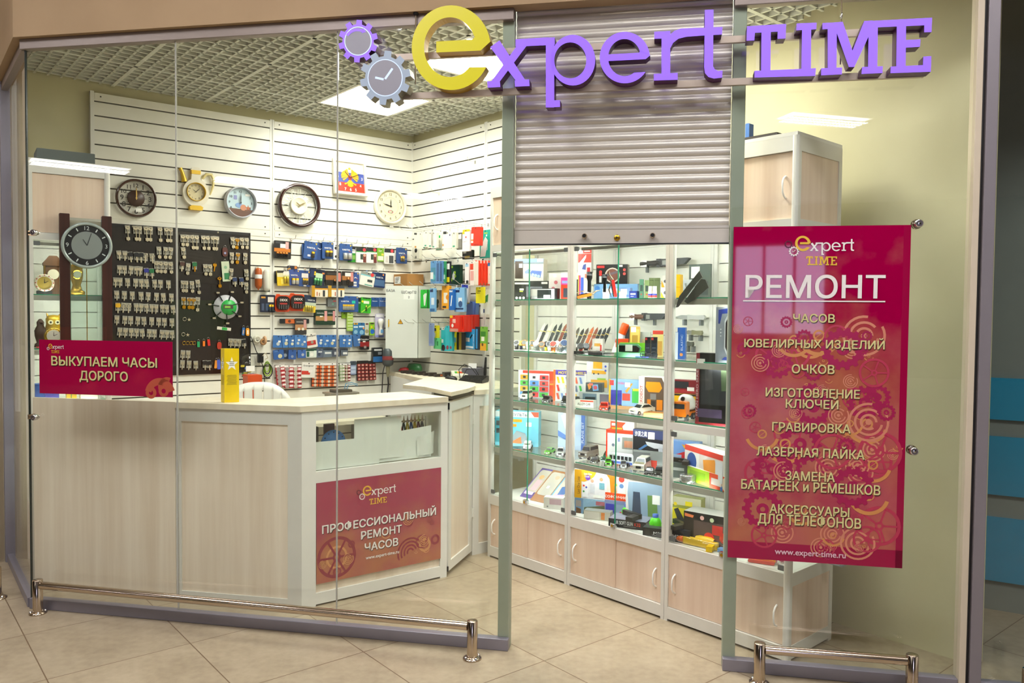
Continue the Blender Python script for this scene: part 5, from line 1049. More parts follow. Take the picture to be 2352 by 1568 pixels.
krows = [
 ('lever', 519, (293, 311, 321, 335, 346, 368, 382, 392), 'long bit key', 'top row of the pegboard left half', {}),
 ('blank', 577, (273, 287), 'small silver key', 'second row of the pegboard left half', {}),
 ('head', 580, (299, 313, 324), 'black headed key', 'second row of the pegboard left half', {'head': BLKH}),
 ('ring', 583, (335, 349), 'wire headed key', 'second row of the pegboard left half', {}),
 ('lever2', 568, (365, 381, 393), 'short bit key', 'second row of the pegboard left half', {}),
 ('blank', 611, (275, 286, 302, 313, 323), 'small silver key', 'third row of the pegboard left half', {}),
 ('head', 617, (336,), 'blue headed key', 'third row of the pegboard left half', {'head': BLUH}),
 ('head', 618, (348,), 'green headed key', 'third row of the pegboard left half', {'head': GRNH}),
 ('lever2', 601, (359, 369, 381, 392), 'short bit key', 'third row of the pegboard left half', {}),
 ('blank', 639, (266, 276, 293, 312, 324, 336, 355, 369, 387), 'small silver key', 'fourth row of the pegboard left half', {}),
 ('blank', 669, (268, 286, 304, 324, 341, 360, 375, 394), 'small silver key', 'fifth row of the pegboard left half', {}),
 ('head', 697, (271,), 'yellow headed key', 'sixth row of the pegboard left half', {'head': YELH}),
 ('ring', 697, (284.5, 296), 'wire headed key', 'sixth row of the pegboard left half', {}),
 ('blank', 698, (313, 325, 336, 349, 359, 373, 383, 397), 'small silver key', 'sixth row of the pegboard left half', {}),
 ('blank', 726, (269, 287.5, 300.5, 317.5, 330.5, 349, 365, 378, 395), 'small silver key', 'seventh row of the pegboard left half', {}),
 ('blank', 754, (276, 289, 301.6, 314, 326, 343.5, 355, 373, 384, 395), 'small silver key', 'eighth row of the pegboard left half', {}),
 ('lever2', 540, (420, 431), 'short bit key', 'top row of the pegboard right half', {}),
 ('lever', 541, (441, 452, 467, 477, 489, 499), 'long bit key', 'top row of the pegboard right half', {}),
 ('lever2', 546, (534.5, 556, 567), 'short bit key', 'pegboard top right corner', {}),
 ('lever2', 548, (545.7,), 'golden bitted key', 'pegboard top right corner', {'m': GOLDK}),
 ('lever2', 569, (421,), 'short bit key', 'second row of the pegboard right half', {}),
 ('lever2', 581, (533, 564), 'short bit key', 'second row at the pegboard right edge', {}),
 ('lever2', 582, (547,), 'golden bitted key', 'second row at the pegboard right edge', {'m': GOLDK}),
 ('head', 602, (419,), 'brown headed key', 'third row of the pegboard right half', {'head': BRNH}),
 ('lever2', 606, (433, 472, 483), 'short bit key', 'third row of the pegboard right half', {}),
 ('head', 603, (447,), 'golden key with green head', 'third row of the pegboard right half', {'m': GOLDK, 'head': GRNH}),
 ('blank', 604, (494,), 'yellow key', 'third row of the pegboard right half', {'m': GOLDK, 'tg': False}),
 ('lever2', 618, (532, 566), 'short bit key', 'third row at the pegboard right edge', {}),
 ('head', 638, (539, 554.5), 'blue headed key', 'fourth row at the pegboard right edge', {'head': M('#26365e', .4)}),
 ('lever2', 636, (504,), 'golden bitted key', 'fourth row of the pegboard right half', {'m': GOLDK, 'tg': False}),
 ('lever2', 646, (421, 428, 441), 'short bit key', 'fourth row of the pegboard right half', {}),
 ('lever', 644, (454,), 'long bit key', 'fourth row of the pegboard right half', {}),
 ('lever2', 650, (566,), 'short bit key', 'fifth row at the pegboard right edge', {}),
 ('lever2', 684, (422, 435, 445), 'golden bitted key', 'fifth row of the pegboard right half', {'m': GOLDK}),
 ('lever', 684, (455,), 'long bit key', 'fifth row of the pegboard right half', {}),
 ('blank', 779, (530, 540, 550), 'small silver key', 'last but one row near the board edge', {}),
 ('head', 780, (560,), 'black headed key', 'last but one row near the board edge', {'head': BLKH}),
 ('blank', 806, (421, 433), 'small silver key', 'last but one row, pegboard right half', {}),
 ('blank', 829, (420, 435, 450), 'small silver key', 'bottom row of the pegboard right half', {}),
 ('head', 829, (471, 480), 'black headed key', 'bottom row of the pegboard right half', {'head': BLKH}),
]
cnt = {}
for kind, y, xs, nm, where, kw in krows:
    tot = len(xs)
    for i, x in enumerate(xs):
        yy = y + (x - xs[0]) * .055
        lab = '%s in the %s' % (nm, where) if tot == 1 else '%s, %s of %d in the %s' % (nm, ORD[i], tot, where)
        
        hang_key(kind, x, yy, lab, roll=rnd.uniform(-.12, .12), **kw)
def kb(x, y, d=-.012): return B.px(x, y, KBD+d)
def tagpiece(x0, y0, x1, y1, name, lab, cat, col, r=.006, roll=0.0, items=(), d=-.014, group=None, th=.006):
    s0, s1, z0, z1 = pxrect(B, (x0, y0, x1, y1), KBD+d); w, h = s1-s0, z1-z0; mb = MB(); mb.ext(rrect(-w/2, w/2, -h, 0, min(r, w*.49, h*.49), 4), 0, th, M(col, .4)); deco(mb, w, h, -.0004, items)
    mb.torus((0, th/2, .006), .008, .0012, CHROME, 'y', 12, 4)
    o = mb.build(name, fr=B, at=((s0+s1)/2, KBD+d, z1)); o.rotation_euler.y = roll; return tag(o, lab, cat, group)
KG = 'key fobs on the pegboard'
tagpiece(511, 568, 523, 589, 'key_fob', 'brown leather key fob with a small oval badge on the pegboard', 'key fob', '#54241c', .016, 0, [('c',.5,.62,.22,'#9a9cc4')], group=KG)
tagpiece(508, 600, 526, 646, 'remote_card', 'tilted white card with a green emblem pinned on the pegboard', 'card', '#c3cdb0', .003, -.08, [('r',.25,.58,.9,.9,'#2f7a4a'),('c',.5,.3,.2,'#8ab08c')], group=None)
tagpiece(453, 784, 459, 797, 'key_fob', 'green plastic key fob hanging in the lower right half of the pegboard', 'key fob', '#17925a', .003, 0, group=KG)
tagpiece(466, 783, 471, 795, 'key_fob', 'narrow orange key fob beside the red one', 'key fob', '#ea7a1c', .003, 0, group=KG)
tagpiece(476, 779, 482, 794, 'key_fob', 'bright red key fob between orange and oval fobs', 'key fob', '#c8201c', .003, -.1, group=KG)
tagpiece(499, 785, 509, 802, 'key_fob', 'red oval key fob in the lower right half of the pegboard', 'key fob', '#b3341f', .02, 0, group=KG)
tagpiece(557, 752, 563, 770, 'key_fob', 'blue key tag beside the orange one at the right edge', 'key fob', '#2f6aac', .006, .1, [('r',.25,.3,.75,.8,'#b9a090')], group=KG)
tagpiece(565, 753, 573, 771, 'key_fob', 'orange key tag at the right edge of the pegboard', 'key fob', '#e89a1c', .012, 0, [('r',.25,.28,.75,.8,'#f0dcc0')], group=KG)
tagpiece(494, 827, 500, 846, 'key_fob', 'orange key tag in the bottom row beside the blue one', 'key fob', '#d98a32', .006, .1, group=KG)
tagpiece(498, 826, 506, 848, 'key_fob', 'blue key tag in the bottom row of the pegboard', 'key fob', '#4a5fc0', .008, -.06, group=KG)
for i, (x, y) in enumerate(((423, 785), (431, 785), (439, 785), (446, 785), (424, 730), (421, 765))):
    s, z = kb(x, y); mb = MB(); mb.torus((0, 0, -.008), .012, .0016, NICKEL if i > 3 else BRASS, 'y', 16, 5)
    if i > 3: mb.ext([(.03+(.014 if k % 2 == 0 else .006)*math.cos(PI/2+k*PI/5), -.012+(.014 if k % 2 == 0 else .006)*math.sin(PI/2+k*PI/5)) for k in range(10)], -.001, .001, NICKEL)
    tag(mb.build('split_ring', fr=B, at=(s, KBD-.012, z)), ['brass split ring, %s from the left in the row above the bottom' % ORD[i], 'split ring with a star charm in the middle of the pegboard', 'split ring with a star charm under the other charm'][0 if i < 4 else i-3], 'split ring', 'rings on the pegboard')
# round tool display
s, z = kb(519, 705, -.02); t = thing('tool_display', 'white round tool display with a green centre on the pegboard', 'tool display', B, (s, KBD-.02, z))
mb = MB(); mb.lathe([(0, 0), (.088, 0), (.088, .006), (.086, .008), (0, .008)], M('#b9b9bc', .4), ax='y', n=32); mb.build('disc', t)
mb = MB(); mb.lathe([(0, -.006), (.056, -.006), (.056, 0)], M('#2fa84a', .4), (.02, 0, -.002), 'y', 28); mb.rect(-.02, .05, -.012, .018, -.0066, M('#4a4038', .4)); mb.rect(-.01, .03, -.006, .008, -.0072, M('#8ac04a', .4)); mb.build('hub_label', t)
for k in range(7):
    a = 2*PI*k/7 + .3; mb = MB(); c_, s_ = math.cos(a), math.sin(a); mb.cyl((.05*c_, -.004, .05*s_), (.125*c_, -.006, .125*s_), .004, BLACK, n=6); mb.rbox(.118*c_-.011, .118*c_+.011, -.012, -.004, .118*s_-.006, .118*s_+.006, NICKEL, .003); mb.build('cutter', t)
tagpiece(499, 751, 531, 758, 'sticker_strip', 'narrow white sticker with a green spot below the round tool display', 'sticker', '#d6d0c0', .001, .12, [('r',.35,.1,.72,.95,'#2fae4a')], -.002, None, .0008)
# things hung on the slats right of the board
def slat_at(x, y, d): return B.px(x, y, d)
s, z = slat_at(593, 615, -.05); mb = MB(); mb.lathe([(0, 0), (.02, -.004), (.026, -.02), (.026, -.13), (.018, -.15), (.006, -.155), (.005, -.165)], M('#b0541a', .35, 0, 0, 'amber_cord'), n=18); mb.lathe([(.0265, -.05), (.0268, -.052), (.0268, -.078), (.0265, -.08)], PAPER, n=18); mb.box(-.01, .01, .02, .03, -.02, .01, CHROME); tag(mb.build('cord_roll', fr=B, at=(s, -.055, z)), 'amber roll with a white label beside the pegboard', 'cord roll')
s, z = slat_at(612, 618, -.05); mb = MB(); mb.lathe([(0, 0), (.018, -.004), (.026, -.02), (.026, -.14), (.022, -.16), (0, -.165)], M('#d3d2c6', .3, 0, 0, 'milky_wrap'), n=18); tag(mb.build('cord_roll', fr=B, at=(s, -.055, z)), 'milky wrapped roll beside the amber one', 'cord roll')
s, z = slat_at(591, 779, -.05); mb = MB()
for k in range(3): mb.torus((0, -.006*k, 0), .026-.003*k, .006, M('#cfcdbb', .6), 'y', 18, 6)
tag(mb.build('cord_coil', fr=B, at=(s, -.04, z)), 'small coil of white cord right of the pegboard', 'coil')
s, z = slat_at(609, 781, -.06); mb = MB(); mb.torus((0, 0, 0), .022, .010, M('#c9a078', .5), 'x', 18, 8); mb.torus((-.014, -.01, -.012), .018, .008, M('#a87c4e', .5), 'y', 18, 8); tag(mb.build('tape_roll', fr=B, at=(s, -.05, z)), 'brown tape rolls hung beside the white coil', 'tape')
t = thing('clip_lamp', 'black clamp hanging on a cable right of the pegboard', 'clamp', B, (*(lambda q: (q[0], -.05, q[1]))(slat_at(598, 822, -.05)),)); mb = MB(); mb.tube([(-.10, .02, .17), (-.07, .0, .16), (-.03, 0, .05), (0, 0, 0), (.02, 0, -.07), (.035, .0, -.20)], .0035, BLACK, 6); mb.build('cable', t)
mb = MB(); mb.rbox(-.02, .02, -.012, .012, -.035, .03, BLACK, .006); mb.build('jaw', t); mb = MB(); mb.tube([(.01, -.012, .015), (.035, -.02, .04), (.05, -.02, 0), (.03, -.015, -.01)], .003, NICKEL, 6); mb.build('spring', t)
s, z = slat_at(614, 842, -.05); mb = MB(); GC = M('#8fb81c', .4, 0, 0, 'lime_cable')
for k in range(4): mb.tube([((.018+.006*k)*math.cos(2*PI*i/16), -.004*k, (.04+.004*k)*math.sin(2*PI*i/16)-.01*k) for i in range(16)], .004, GC if k % 2 == 0 else BLACK, 6, closed=True)
tag(mb.build('cable_coil', fr=B, at=(s, -.045, z)), 'lime and black cable coil hanging under the clamp', 'coil')
# bag of key tags
s, z = slat_at(567, 812, -.08); t = thing('parts_bag', 'clear bag of coloured key tags hanging under the pegboard', 'bag', B, (s, -.09, z))
mb = MB(); mb.lathe([(.002, 0), (.05, -.02), (.068, -.09), (.066, -.15), (.04, -.175), (0, -.18)], G_BAG, n=14); mb.build('bag_film', t)
for k in range(16): mb = MB(); x, y, zz = rnd.uniform(-.04, .04), rnd.uniform(-.04, .02), rnd.uniform(-.165, -.09); mb.rbox(x-.014, x+.014, y, y+.005, zz-.008, zz+.008, M(['#2f6ac0', '#d6c22a', '#c8322a', '#2a8a4a', '#26282c'][k % 5], .4), .004); mb.build('key_tag', t)
mb = MB(); mb.rect(-.035, .03, -.125, -.085, -.071, PAPER); mb.build('label', t)
# ================================================================ clocks
def clock(name, lab, cx, cy, R, rim, rimw, face, tilt=0.0, depth=.045, nums='12', ncol='#2a2622', hands=((60, .55), (300, .4)), hcol='#1a1a1c', extra=None, d=-.0245, prof=None):
    s, z = B.px(cx, cy, d-depth); t = thing(name, lab, 'wall clock', B, (s, d, z), group='wall clocks above the key board')
    mb = MB(); pr = prof or [(R-rimw, -depth*.55), (R-rimw*.8, -depth*.95), (R-rimw*.4, -depth), (R-.003, -depth*.7), (R, -depth*.3), (R*.97, 0)]
    mb.lathe(pr, rim, ax='y', n=40); mb.build('rim', t)
    if face:
        fb = MB(); fb.disc(0, 0, R-rimw+.002, -depth*.45, face, 40); y = -depth*.45-.0012
        if nums:
            for k in range(1, 13):
                a = math.radians(90-30*k); rr = (R-rimw)*.78; lab_ = nums[k-1] if isinstance(nums, (list, tuple)) else str(k); hh = (R-rimw)*.17
                fb.text(lab_, rr*math.cos(a), rr*math.sin(a)-hh/2, hh, y, M(ncol, .5), .01)
        if extra: extra(fb, y, R-rimw)
        fb.build('dial', t)
    for k, (deg, L) in enumerate(hands):
        a = math.radians(90-deg); c_, s_ = math.cos(a), math.sin(a); hb_ = MB(); y = -depth*.6-.001*k; q = .004*(R/.13); l = L*(R-rimw)
        hb_.poly([(-c_*l*.15-s_*-q*.6, -s_*l*.15+c_*-q*.6), (c_*l*.5+s_*q, s_*l*.5-c_*q), (c_*l, s_*l), (c_*l*.5-s_*q, s_*l*.5+c_*q), (-c_*l*.15-s_*q*.6, -s_*l*.15+c_*q*.6)], y, M(hcol, .4)); hb_.disc(0, 0, q*1.6, y-.0005, M(hcol, .4), 10); hb_.build('hand', t)
    if tilt: t.rotation_euler.x = tilt
    return t
BRNR = M('#43261a', .25, 0, 0, 'brown_rim', .4); MAH = M('#35100d', .2, 0, 0, 'mahogany_rim', .5)
t = clock('wall_clock', 'brown open face wall clock with large dark numerals above the pegboard', 315, 454, .131, BRNR, .018, None, hands=((0, .72), (2, .5)), hcol='#c9a85a')
mb = MB(); mb.lathe([(0, -.018), (.052, -.018), (.055, -.012), (.055, -.004)], M('#4a352c', .4), ax='y', n=28); mb.build('hub', t)
for k in range(1, 13):
    a = math.radians(90-30*k); mb = MB(); x, z = .088*math.cos(a), .088*math.sin(a); mb.text(str(k), x, z-.016, .034 if k not in (10, 11, 12) else .028, -.014, M('#2e2723', .4), .02); mb.poly([(.05*math.cos(a)-.002*math.sin(a), .05*math.sin(a)+.002*math.cos(a)), (.05*math.cos(a)+.002*math.sin(a), .05*math.sin(a)-.002*math.cos(a)), (.07*math.cos(a)+.001*math.sin(a), .07*math.sin(a)-.001*math.cos(a)), (.07*math.cos(a)-.001*math.sin(a), .07*math.sin(a)+.001*math.cos(a))], -.013, M('#2e2723', .4)); mb.build('numeral', t)
mb = MB(); mb.rect(-.004, .036, -.092, -.068, -.02, PAPER); mb.build('price_sticker', t)
# teapot clock
TPW = M('#e6e0cc', .35, 0, 0, 'ivory_pot')
t = clock('teapot_clock', 'ivory teapot shaped wall clock with golden spout and handle', 452, 440, .068, GOLDP, .008, M('#d6cda6', .4), depth=.05, nums='12', hands=((310, .55), (45, .72)), d=-.02)
mb = MB(); mb.strip([(.089*math.cos(2*PI*i/36), -.006+.098*math.sin(2*PI*i/36)) for i in range(36)], [(.066*math.cos(2*PI*i/36), .066*math.sin(2*PI*i/36)) for i in range(36)], -.036, 0, TPW, TPW); mb.ext([(-.034, .07), (.034, .07), (.028, .135), (-.028, .135)], -.034, 0, TPW); mb.build('pot_body', t)
mb = MB(); mb.ext([(-.03, .125), (.03, .125), (.032, .152), (-.032, .152)], -.038, 0, GOLDP); mb.build('neck_band', t)
mb = MB(); mb.ext([(-.034, .152)] + [(.034*math.cos(math.radians(180-18*i)), .152+.022*math.sin(math.radians(18*i))) for i in range(11)] + [(.034, .152)], -.036, 0, TPW); mb.build('lid', t)
mb = MB(); mb.ext([(-.042, -.128), (.042, -.128), (.046, -.105), (.03, -.096), (-.03, -.096), (-.046, -.105)], -.042, 0, GOLDP); mb.build('foot', t)
mb = MB(); mb.tube([(-.075, -.02, .065), (-.082, -.02, .10), (-.092, -.02, .135), (-.104, -.02, .158)], [.020, .015, .012, .013], GOLDP, 10); mb.build('spout', t)
mb = MB(); mb.tube([(.05, -.02, .10), (.075, -.02, .135), (.11, -.02, .135), (.125, -.02, .10), (.12, -.02, .05), (.10, -.02, -.01)], [.009, .010, .012, .011, .009, .005], M('#d9c98a', .35, 0, 0, 'cream_gold'), 8); mb.build('handle', t)
def sea(fb, y, r):
    fb.add([(r*math.cos(math.radians(a)), y-.0004, r*math.sin(math.radians(a))) for a in range(205, 340, 9)], [tuple(range(15))], M('#6a4a3a', .5)); fb.disc(.02, -r*.34, .022, y-.0008, M('#c98a6a', .5)); fb.ext([(.055+(.024 if k % 2 == 0 else .009)*math.cos(PI/2+k*PI/5), -r*.36+(.024 if k % 2 == 0 else .009)*math.sin(PI/2+k*PI/5)) for k in range(10)], y-.0012, y-.0006, M('#b0623a', .5))
    fb.disc(-.012, -.02, .026, y-.0006, M('#7f9fcf', .5), 16, .018); fb.rect(-.05, -.026, .02, .05, y-.0006, M('#8a8fc0', .5)); fb.rect(.034, .07, .05, .066, y-.001, PAPER)
clock('wall_clock', 'white rimmed wall clock with a starfish and shell picture', 556, 464, .117, M('#c9ccd6', .3, 0, 0, 'pale_rim'), .014, M('#b8cfd6', .4, 0, 0, 'sea_picture'), depth=.06, hands=((0, .75), (357, .5)), extra=sea, ncol='#2a2a3a')
ROM = ['I', 'II', 'III', 'IIII', 'V', 'VI', 'VII', 'VIII', 'IX', 'X', 'XI', 'XII']
t = clock('wall_clock', 'large mahogany wall clock with silver Roman numerals and cream centre', 691, 471, .171, MAH, .028, None, depth=.055, hands=((62, .42), (308, .3)), hcol='#7a6a3a')
mb = MB(); mb.lathe([(0, -.022), (.055, -.022), (.058, -.026), (.066, -.026), (.068, -.02), (.068, -.006)], M('#e4dfc8', .4), ax='y', n=32); mb.build('centre_dial', t)
mb = MB(); mb.lathe([(.138, -.02), (.144, -.024), (.146, -.016)], M('#c3c4bc', .25, .6), ax='y', n=40); mb.build('inner_ring', t)
for k in range(1, 13):
    a = math.radians(90-30*k); mb = MB(); ca, sa = math.cos(a), math.sin(a); n_ = len(ROM[k-1])
    vs, fs, x0, x1 = tgeo(ROM[k-1], .0); sc = .062/CAPH; wx = .34 if n_ > 2 else .5
    mb.add([(ca*(.073+b*sc) + sa*((p-(x0+x1)/2)*sc*wx), -.018, sa*(.073+b*sc) - ca*((p-(x0+x1)/2)*sc*wx)) for p, b in vs], fs, M('#b9bab0', .25, .6)); mb.build('numeral', t)
# flag clock
s, z = B.px(805, 408, -.06); t = thing('wall_clock', 'square white framed clock showing a tricolour flag with a golden two headed eagle', 'wall clock', B, (s, -.045, z), group='wall clocks above the key board'); t.rotation_euler.x = -.16
FW, FH = .142, .142; mb = MB(); mb.strip([(-FW, -FH), (FW, -FH), (FW, FH), (-FW, FH)], [(-FW+.02, -FH+.02), (FW-.02, -FH+.02), (FW-.02, FH-.02), (-FW+.02, FH-.02)], -.022, .012, M('#e8e4d6', .35, 0, 0, 'ivory_frame')); mb.build('frame', t)
a = FW-.019; mb = MB(); mb.rect(-a, a, a/3, a, -.004, M('#e4dcc8', .4)); mb.rect(-a, a, -a/3, a/3, -.004, M('#3f4f9c', .4)); mb.rect(-a, a, -a, -a/3, -.004, M('#d8321e', .4))
for k in range(1, 13):
    x = [.048, .098, .104, .088, .045, 0, -.045, -.088, -.104, -.098, -.048, 0][k-1]; zz = [.095, .062, 0, -.058, -.095, -.095, -.095, -.058, 0, .062, .095, .095][k-1]; mb.text(str(k), x, zz-.012, .024, -.005, M('#e9e4dc', .5) if 2 < k < 10 else M('#cfc9b4', .5), .01)
mb.build('dial', t)
mb = MB(); EY = M('#e3a91a', .35, 0, 0, 'eagle_gold'); y = -.006
for sx in (-1, 1):
    for k in range(5): aa = math.radians(75-26*k); mb.poly([(sx*.012, .008), (sx*(.012+.062*math.cos(aa)), .01+.056*math.sin(aa)), (sx*(.02+.058*math.cos(aa-.36)), .008+.05*math.sin(aa-.36))][::sx], y-.0002*k, EY)
    mb.poly([(sx*.004, .015), (sx*.016, .05), (sx*.028, .058), (sx*.036, .05), (sx*.022, .044), (sx*.014, .012)][::-sx], y-.0012, M('#d98f1e', .4)); mb.disc(sx*.022, .052, .008, y-.0014, EY, 12); mb.ext([(sx*.022-.006, .06), (sx*.022+.006, .06), (sx*.022+.007, .07), (sx*.022, .066), (sx*.022-.007, .07)], y-.0016, y-.0012, EY)
    mb.poly([(sx*.006, -.02), (sx*.03, -.042), (sx*.044, -.05), (sx*.04, -.058), (sx*.018, -.046), (0, -.03)][::-sx], y-.001, EY); mb.disc(sx*.044, -.054, .007, y-.0014, EY, 10)
mb.poly([(-.012, -.02), (.012, -.02), (.026, -.066), (.012, -.074), (0, -.076), (-.012, -.074), (-.026, -.066)], y-.0008, EY); mb.ext([(-.009, .066), (.009, .066), (.011, .082), (.004, .076), (0, .088), (-.004, .076), (-.011, .082)], y-.0012, y-.0008, EY)
mb.poly([(-.016, .016), (.016, .016), (.015, -.01), (0, -.022), (-.015, -.01)], y-.002, M('#b8301e', .4)); mb.disc(0, 0, .006, y-.0024, M('#e0c8b0', .4), 10); mb.build('eagle_emblem', t)
for deg, l in ((318, .062), (68, .092)):
    aa = math.radians(90-deg); mb = MB(); c_, s_ = math.cos(aa), math.sin(aa); mb.poly([(-c_*.012+s_*.003, -s_*.012-c_*.003), (c_*l+s_*.0016, s_*l-c_*.0016), (c_*l-s_*.0016, s_*l+c_*.0016), (-c_*.012-s_*.003, -s_*.012+c_*.003)], -.010, BLACK); mb.build('hand', t)
def flor(fb, y, r):
    for k in range(9): a = 2*PI*k/9; fb.disc(.013*math.cos(a)*1.6, -r*.36+.010*math.sin(a), .006, y-.0004-.0001*k, M(['#c98a92', '#8a9a72', '#b87a7a'][k % 3], .5), 8)
    fb.ring(0, 0, r*.56, r*.575, y-.0003, M('#b9b092', .5), 30); fb.ring(0, 0, r*.965, r*.975, y-.0003, M('#a89f80', .5), 36)
t = clock('wall_clock', 'cream wall clock with a small flower wreath near the corner', 900, 473, .150, M('#e9e3cf', .35, 0, 0, 'cream_rim'), .024, M('#ddd5b8', .45, 0, 0, 'cream_dial'), depth=.04, hands=((0, .5), (283, .62)), extra=flor, ncol='#5a503a')
s, z = B.px(900, 519, -.03); tag(MB().box(-.018, .018, 0, .001, -.012, .012, PAPER).build('price_card', fr=B, at=(s, -.025, z)), 'small white price card under the cream clock', 'price card')
# pendulum clock in front of the tall cabinet
s, z = G.px(199, 564, -.06); t = thing('pendulum_clock', 'tall dark wall clock with a black dial between two walnut pillars', 'wall clock', G, (s, -.05, z))
zl = G.px(199, 812, -.05)[1] - z; zu = G.px(145, 490, -.05)[1] - z
for x in (-.112, .106): mb = MB(); mb.rbox(x-.026, x+.026, -.016, .022, zl, zu, DARKW, .004); mb.build('pillar', t)
mb = MB(); mb.box(-.085, .08, .0, .012, zu-.035, zu-.02, CHROME); mb.box(-.085, .08, .0, .012, zl+.02, zl+.035, CHROME); mb.build('cross_bar', t)
mb = MB(); mb.box(-.085, .08, .008, .014, zl+.03, zu-.02, glass('smoked_glass', (.78, .84, .82, 1), .8)); mb.build('glass_back', t)
R = .134; mb = MB(); mb.lathe([(R*.87, -.03), (R*.9, -.038), (R*.97, -.036), (R, -.028), (R, -.016), (R*.96, -.014)], M('#a9b4b0', .2, .3, 0, 'glass_rim'), ax='y', n=44); mb.build('rim', t)
mb = MB(); mb.disc(0, 0, R*.89, -.026, BLACK, 44); mb.disc(0, 0, R*.60, -.0275, M('#8f9694', .35, .5), 40)
for k in range(12):
    a = math.radians(90-30*k); 
    if k % 3: mb.poly([(R*.68*math.cos(a)-.003*math.sin(a), R*.68*math.sin(a)+.003*math.cos(a)), (R*.68*math.cos(a)+.003*math.sin(a), R*.68*math.sin(a)-.003*math.cos(a)), (R*.82*math.cos(a)+.003*math.sin(a), R*.82*math.sin(a)-.003*math.cos(a)), (R*.82*math.cos(a)-.003*math.sin(a), R*.82*math.sin(a)+.003*math.cos(a))], -.0275, M('#cfd6d4', .3))
    else: mb.text(['12', '3', '6', '9'][k//3], R*.75*math.cos(a), R*.75*math.sin(a)-.012, .024, -.0275, M('#cfd6d4', .3))
mb.build('dial', t)
for deg, l in ((328, .04), (18, .075)): aa = math.radians(90-deg); c_, s_ = math.cos(aa), math.sin(aa); mb = MB(); mb.poly([(s_*.003, -c_*.003), (c_*l+s_*.002, s_*l-c_*.002), (c_*l-s_*.002, s_*l+c_*.002), (-s_*.003, c_*.003)], -.0295, M('#3a3e40', .4)); mb.build('hand', t)
mb = MB(); mb.cyl((0, .002, zl+.05), (0, .002, -R), .0025, BRASS, n=6); mb.build('pendulum_rod', t)
# clocks inside the tall cabinet
def tclock(name, lab, cx, zs, d, R, rim, face, base, dots=None):
    s = G.px(cx, 620, d)[0]; t = thing(name, lab, 'table clock', G, (s, d, zs)); H = R*1.25
    mb = MB(); mb.lathe([(R*.72, -.022), (R*.8, -.03), (R*.95, -.026), (R, -.012), (R*.96, .012), (0, .014)], rim, (0, 0, H), 'y', 26); mb.build('case', t)
    mb = MB(); mb.disc(0, H, R*.76, -.0215, face, 24); mb.poly([(-.002, H), (.002, H), (.001, H+R*.5), (-.001, H+R*.5)], -.023, BLACK); mb.poly([(0, H-.002), (R*.4, H+R*.2), (R*.39, H+R*.24), (0, H+.002)], -.0235, BLACK)
    if dots:
        for k in range(12): a = 2*PI*k/12; mb.disc(R*.87*math.cos(a), H+R*.87*math.sin(a), R*.07, -.0305, dots, 8)
    mb.build('dial', t)
    mb = MB(); mb.rbox(-R*.75, R*.75, -.025, .025, .001, H-R*.85, base, .004); mb.build('base', t); return t
tclock('table_clock', 'round table clock with a golden dial on the top glass shelf', 101, 1.6435, .10, .052, M('#d8c9b0', .3), M('#d6b45a', .3, .4), BLACK, M('#a8322a', .4))
mb = MB()
s = G.px(122, 620, .16)[0]; t = thing('mantel_clock', 'brown wooden mantel clock standing behind the round table clock', 'mantel clock', G, (s, .17, 1.6435)); WB = wood('dark_oak', '#4a2e14', '#6b4522', 20)
mb = MB(); mb.rbox(-.05, .05, -.03, .03, .001, .02, WB, .003); mb.rbox(-.04, .04, -.024, .024, .02, .17, WB, .003); mb.rbox(-.052, .052, -.032, .032, .17, .19, WB, .003); mb.ext([(-.05, .19), (.05, .19), (.02, .23), (-.02, .23)], -.024, .024, WB); mb.build('case', t); mb = MB(); mb.disc(0, .12, .03, -.0255, M('#e0d6b8', .4)); mb.build('dial', t)
for x in (-.046, .046): mb = MB(); mb.lathe([(.006, .02), (.006, .17)], BRASS, (x, -.028, 0), n=8); mb.build('column', t)
s = G.px(176, 640, .12)[0]; t = thing('gilt_clock', 'ornate gilt figure clock seen between the walnut pillars', 'figure clock', G, (s, .12, 1.6435)); GD = M('#b88a2e', .3, .7, 0, 'gilt')
mb = MB(); mb.lathe([(0, .001), (.045, .001), (.045, .02), (.03, .03), (.022, .06), (.034, .10), (.036, .14), (.024, .18), (.03, .20), (.016, .23), (.02, .25), (0, .27)], GD, n=18); mb.build('body', t); mb = MB(); mb.lathe([(0, -.03), (.026, -.028), (.03, -.018)], BRASS, (0, -.012, .12), 'y', 18); mb.disc(0, .12, .021, -.0425, M('#e6dcc0', .4)); mb.build('dial', t)
for x in (-1, 1): mb = MB(); mb.tube([(x*.02, 0, .16), (x*.05, -.005, .19), (x*.06, -.005, .23), (x*.045, -.005, .25)], [.01, .009, .007, .003], GD, 8); mb.build('wing', t)
tclock('table_clock', 'round golden clock on red cloth behind the crimson banner', 121, 1.3365, .10, .05, BRASS, M('#d9cfc4', .4), GD)
s = G.px(93, 720, .16)[0]; t = thing('bird_figurine', 'dark brown bird figurine on the lower glass shelf of the tall cabinet', 'figurine', G, (s, .18, 1.3285)); BB = M('#4a3228', .5)
mb = MB(); mb.lathe([(0, .001), (.035, .001), (.03, .02), (.02, .03), (.03, .07), (.032, .10), (.018, .13), (.02, .15), (.008, .168), (0, .17)], BB, n=14); mb.build('body', t); mb = MB(); mb.tube([(.0, -.015, .15), (.012, -.035, .147), (.014, -.045, .138)], [.008, .005, .001], BB, 8); mb.build('beak', t)
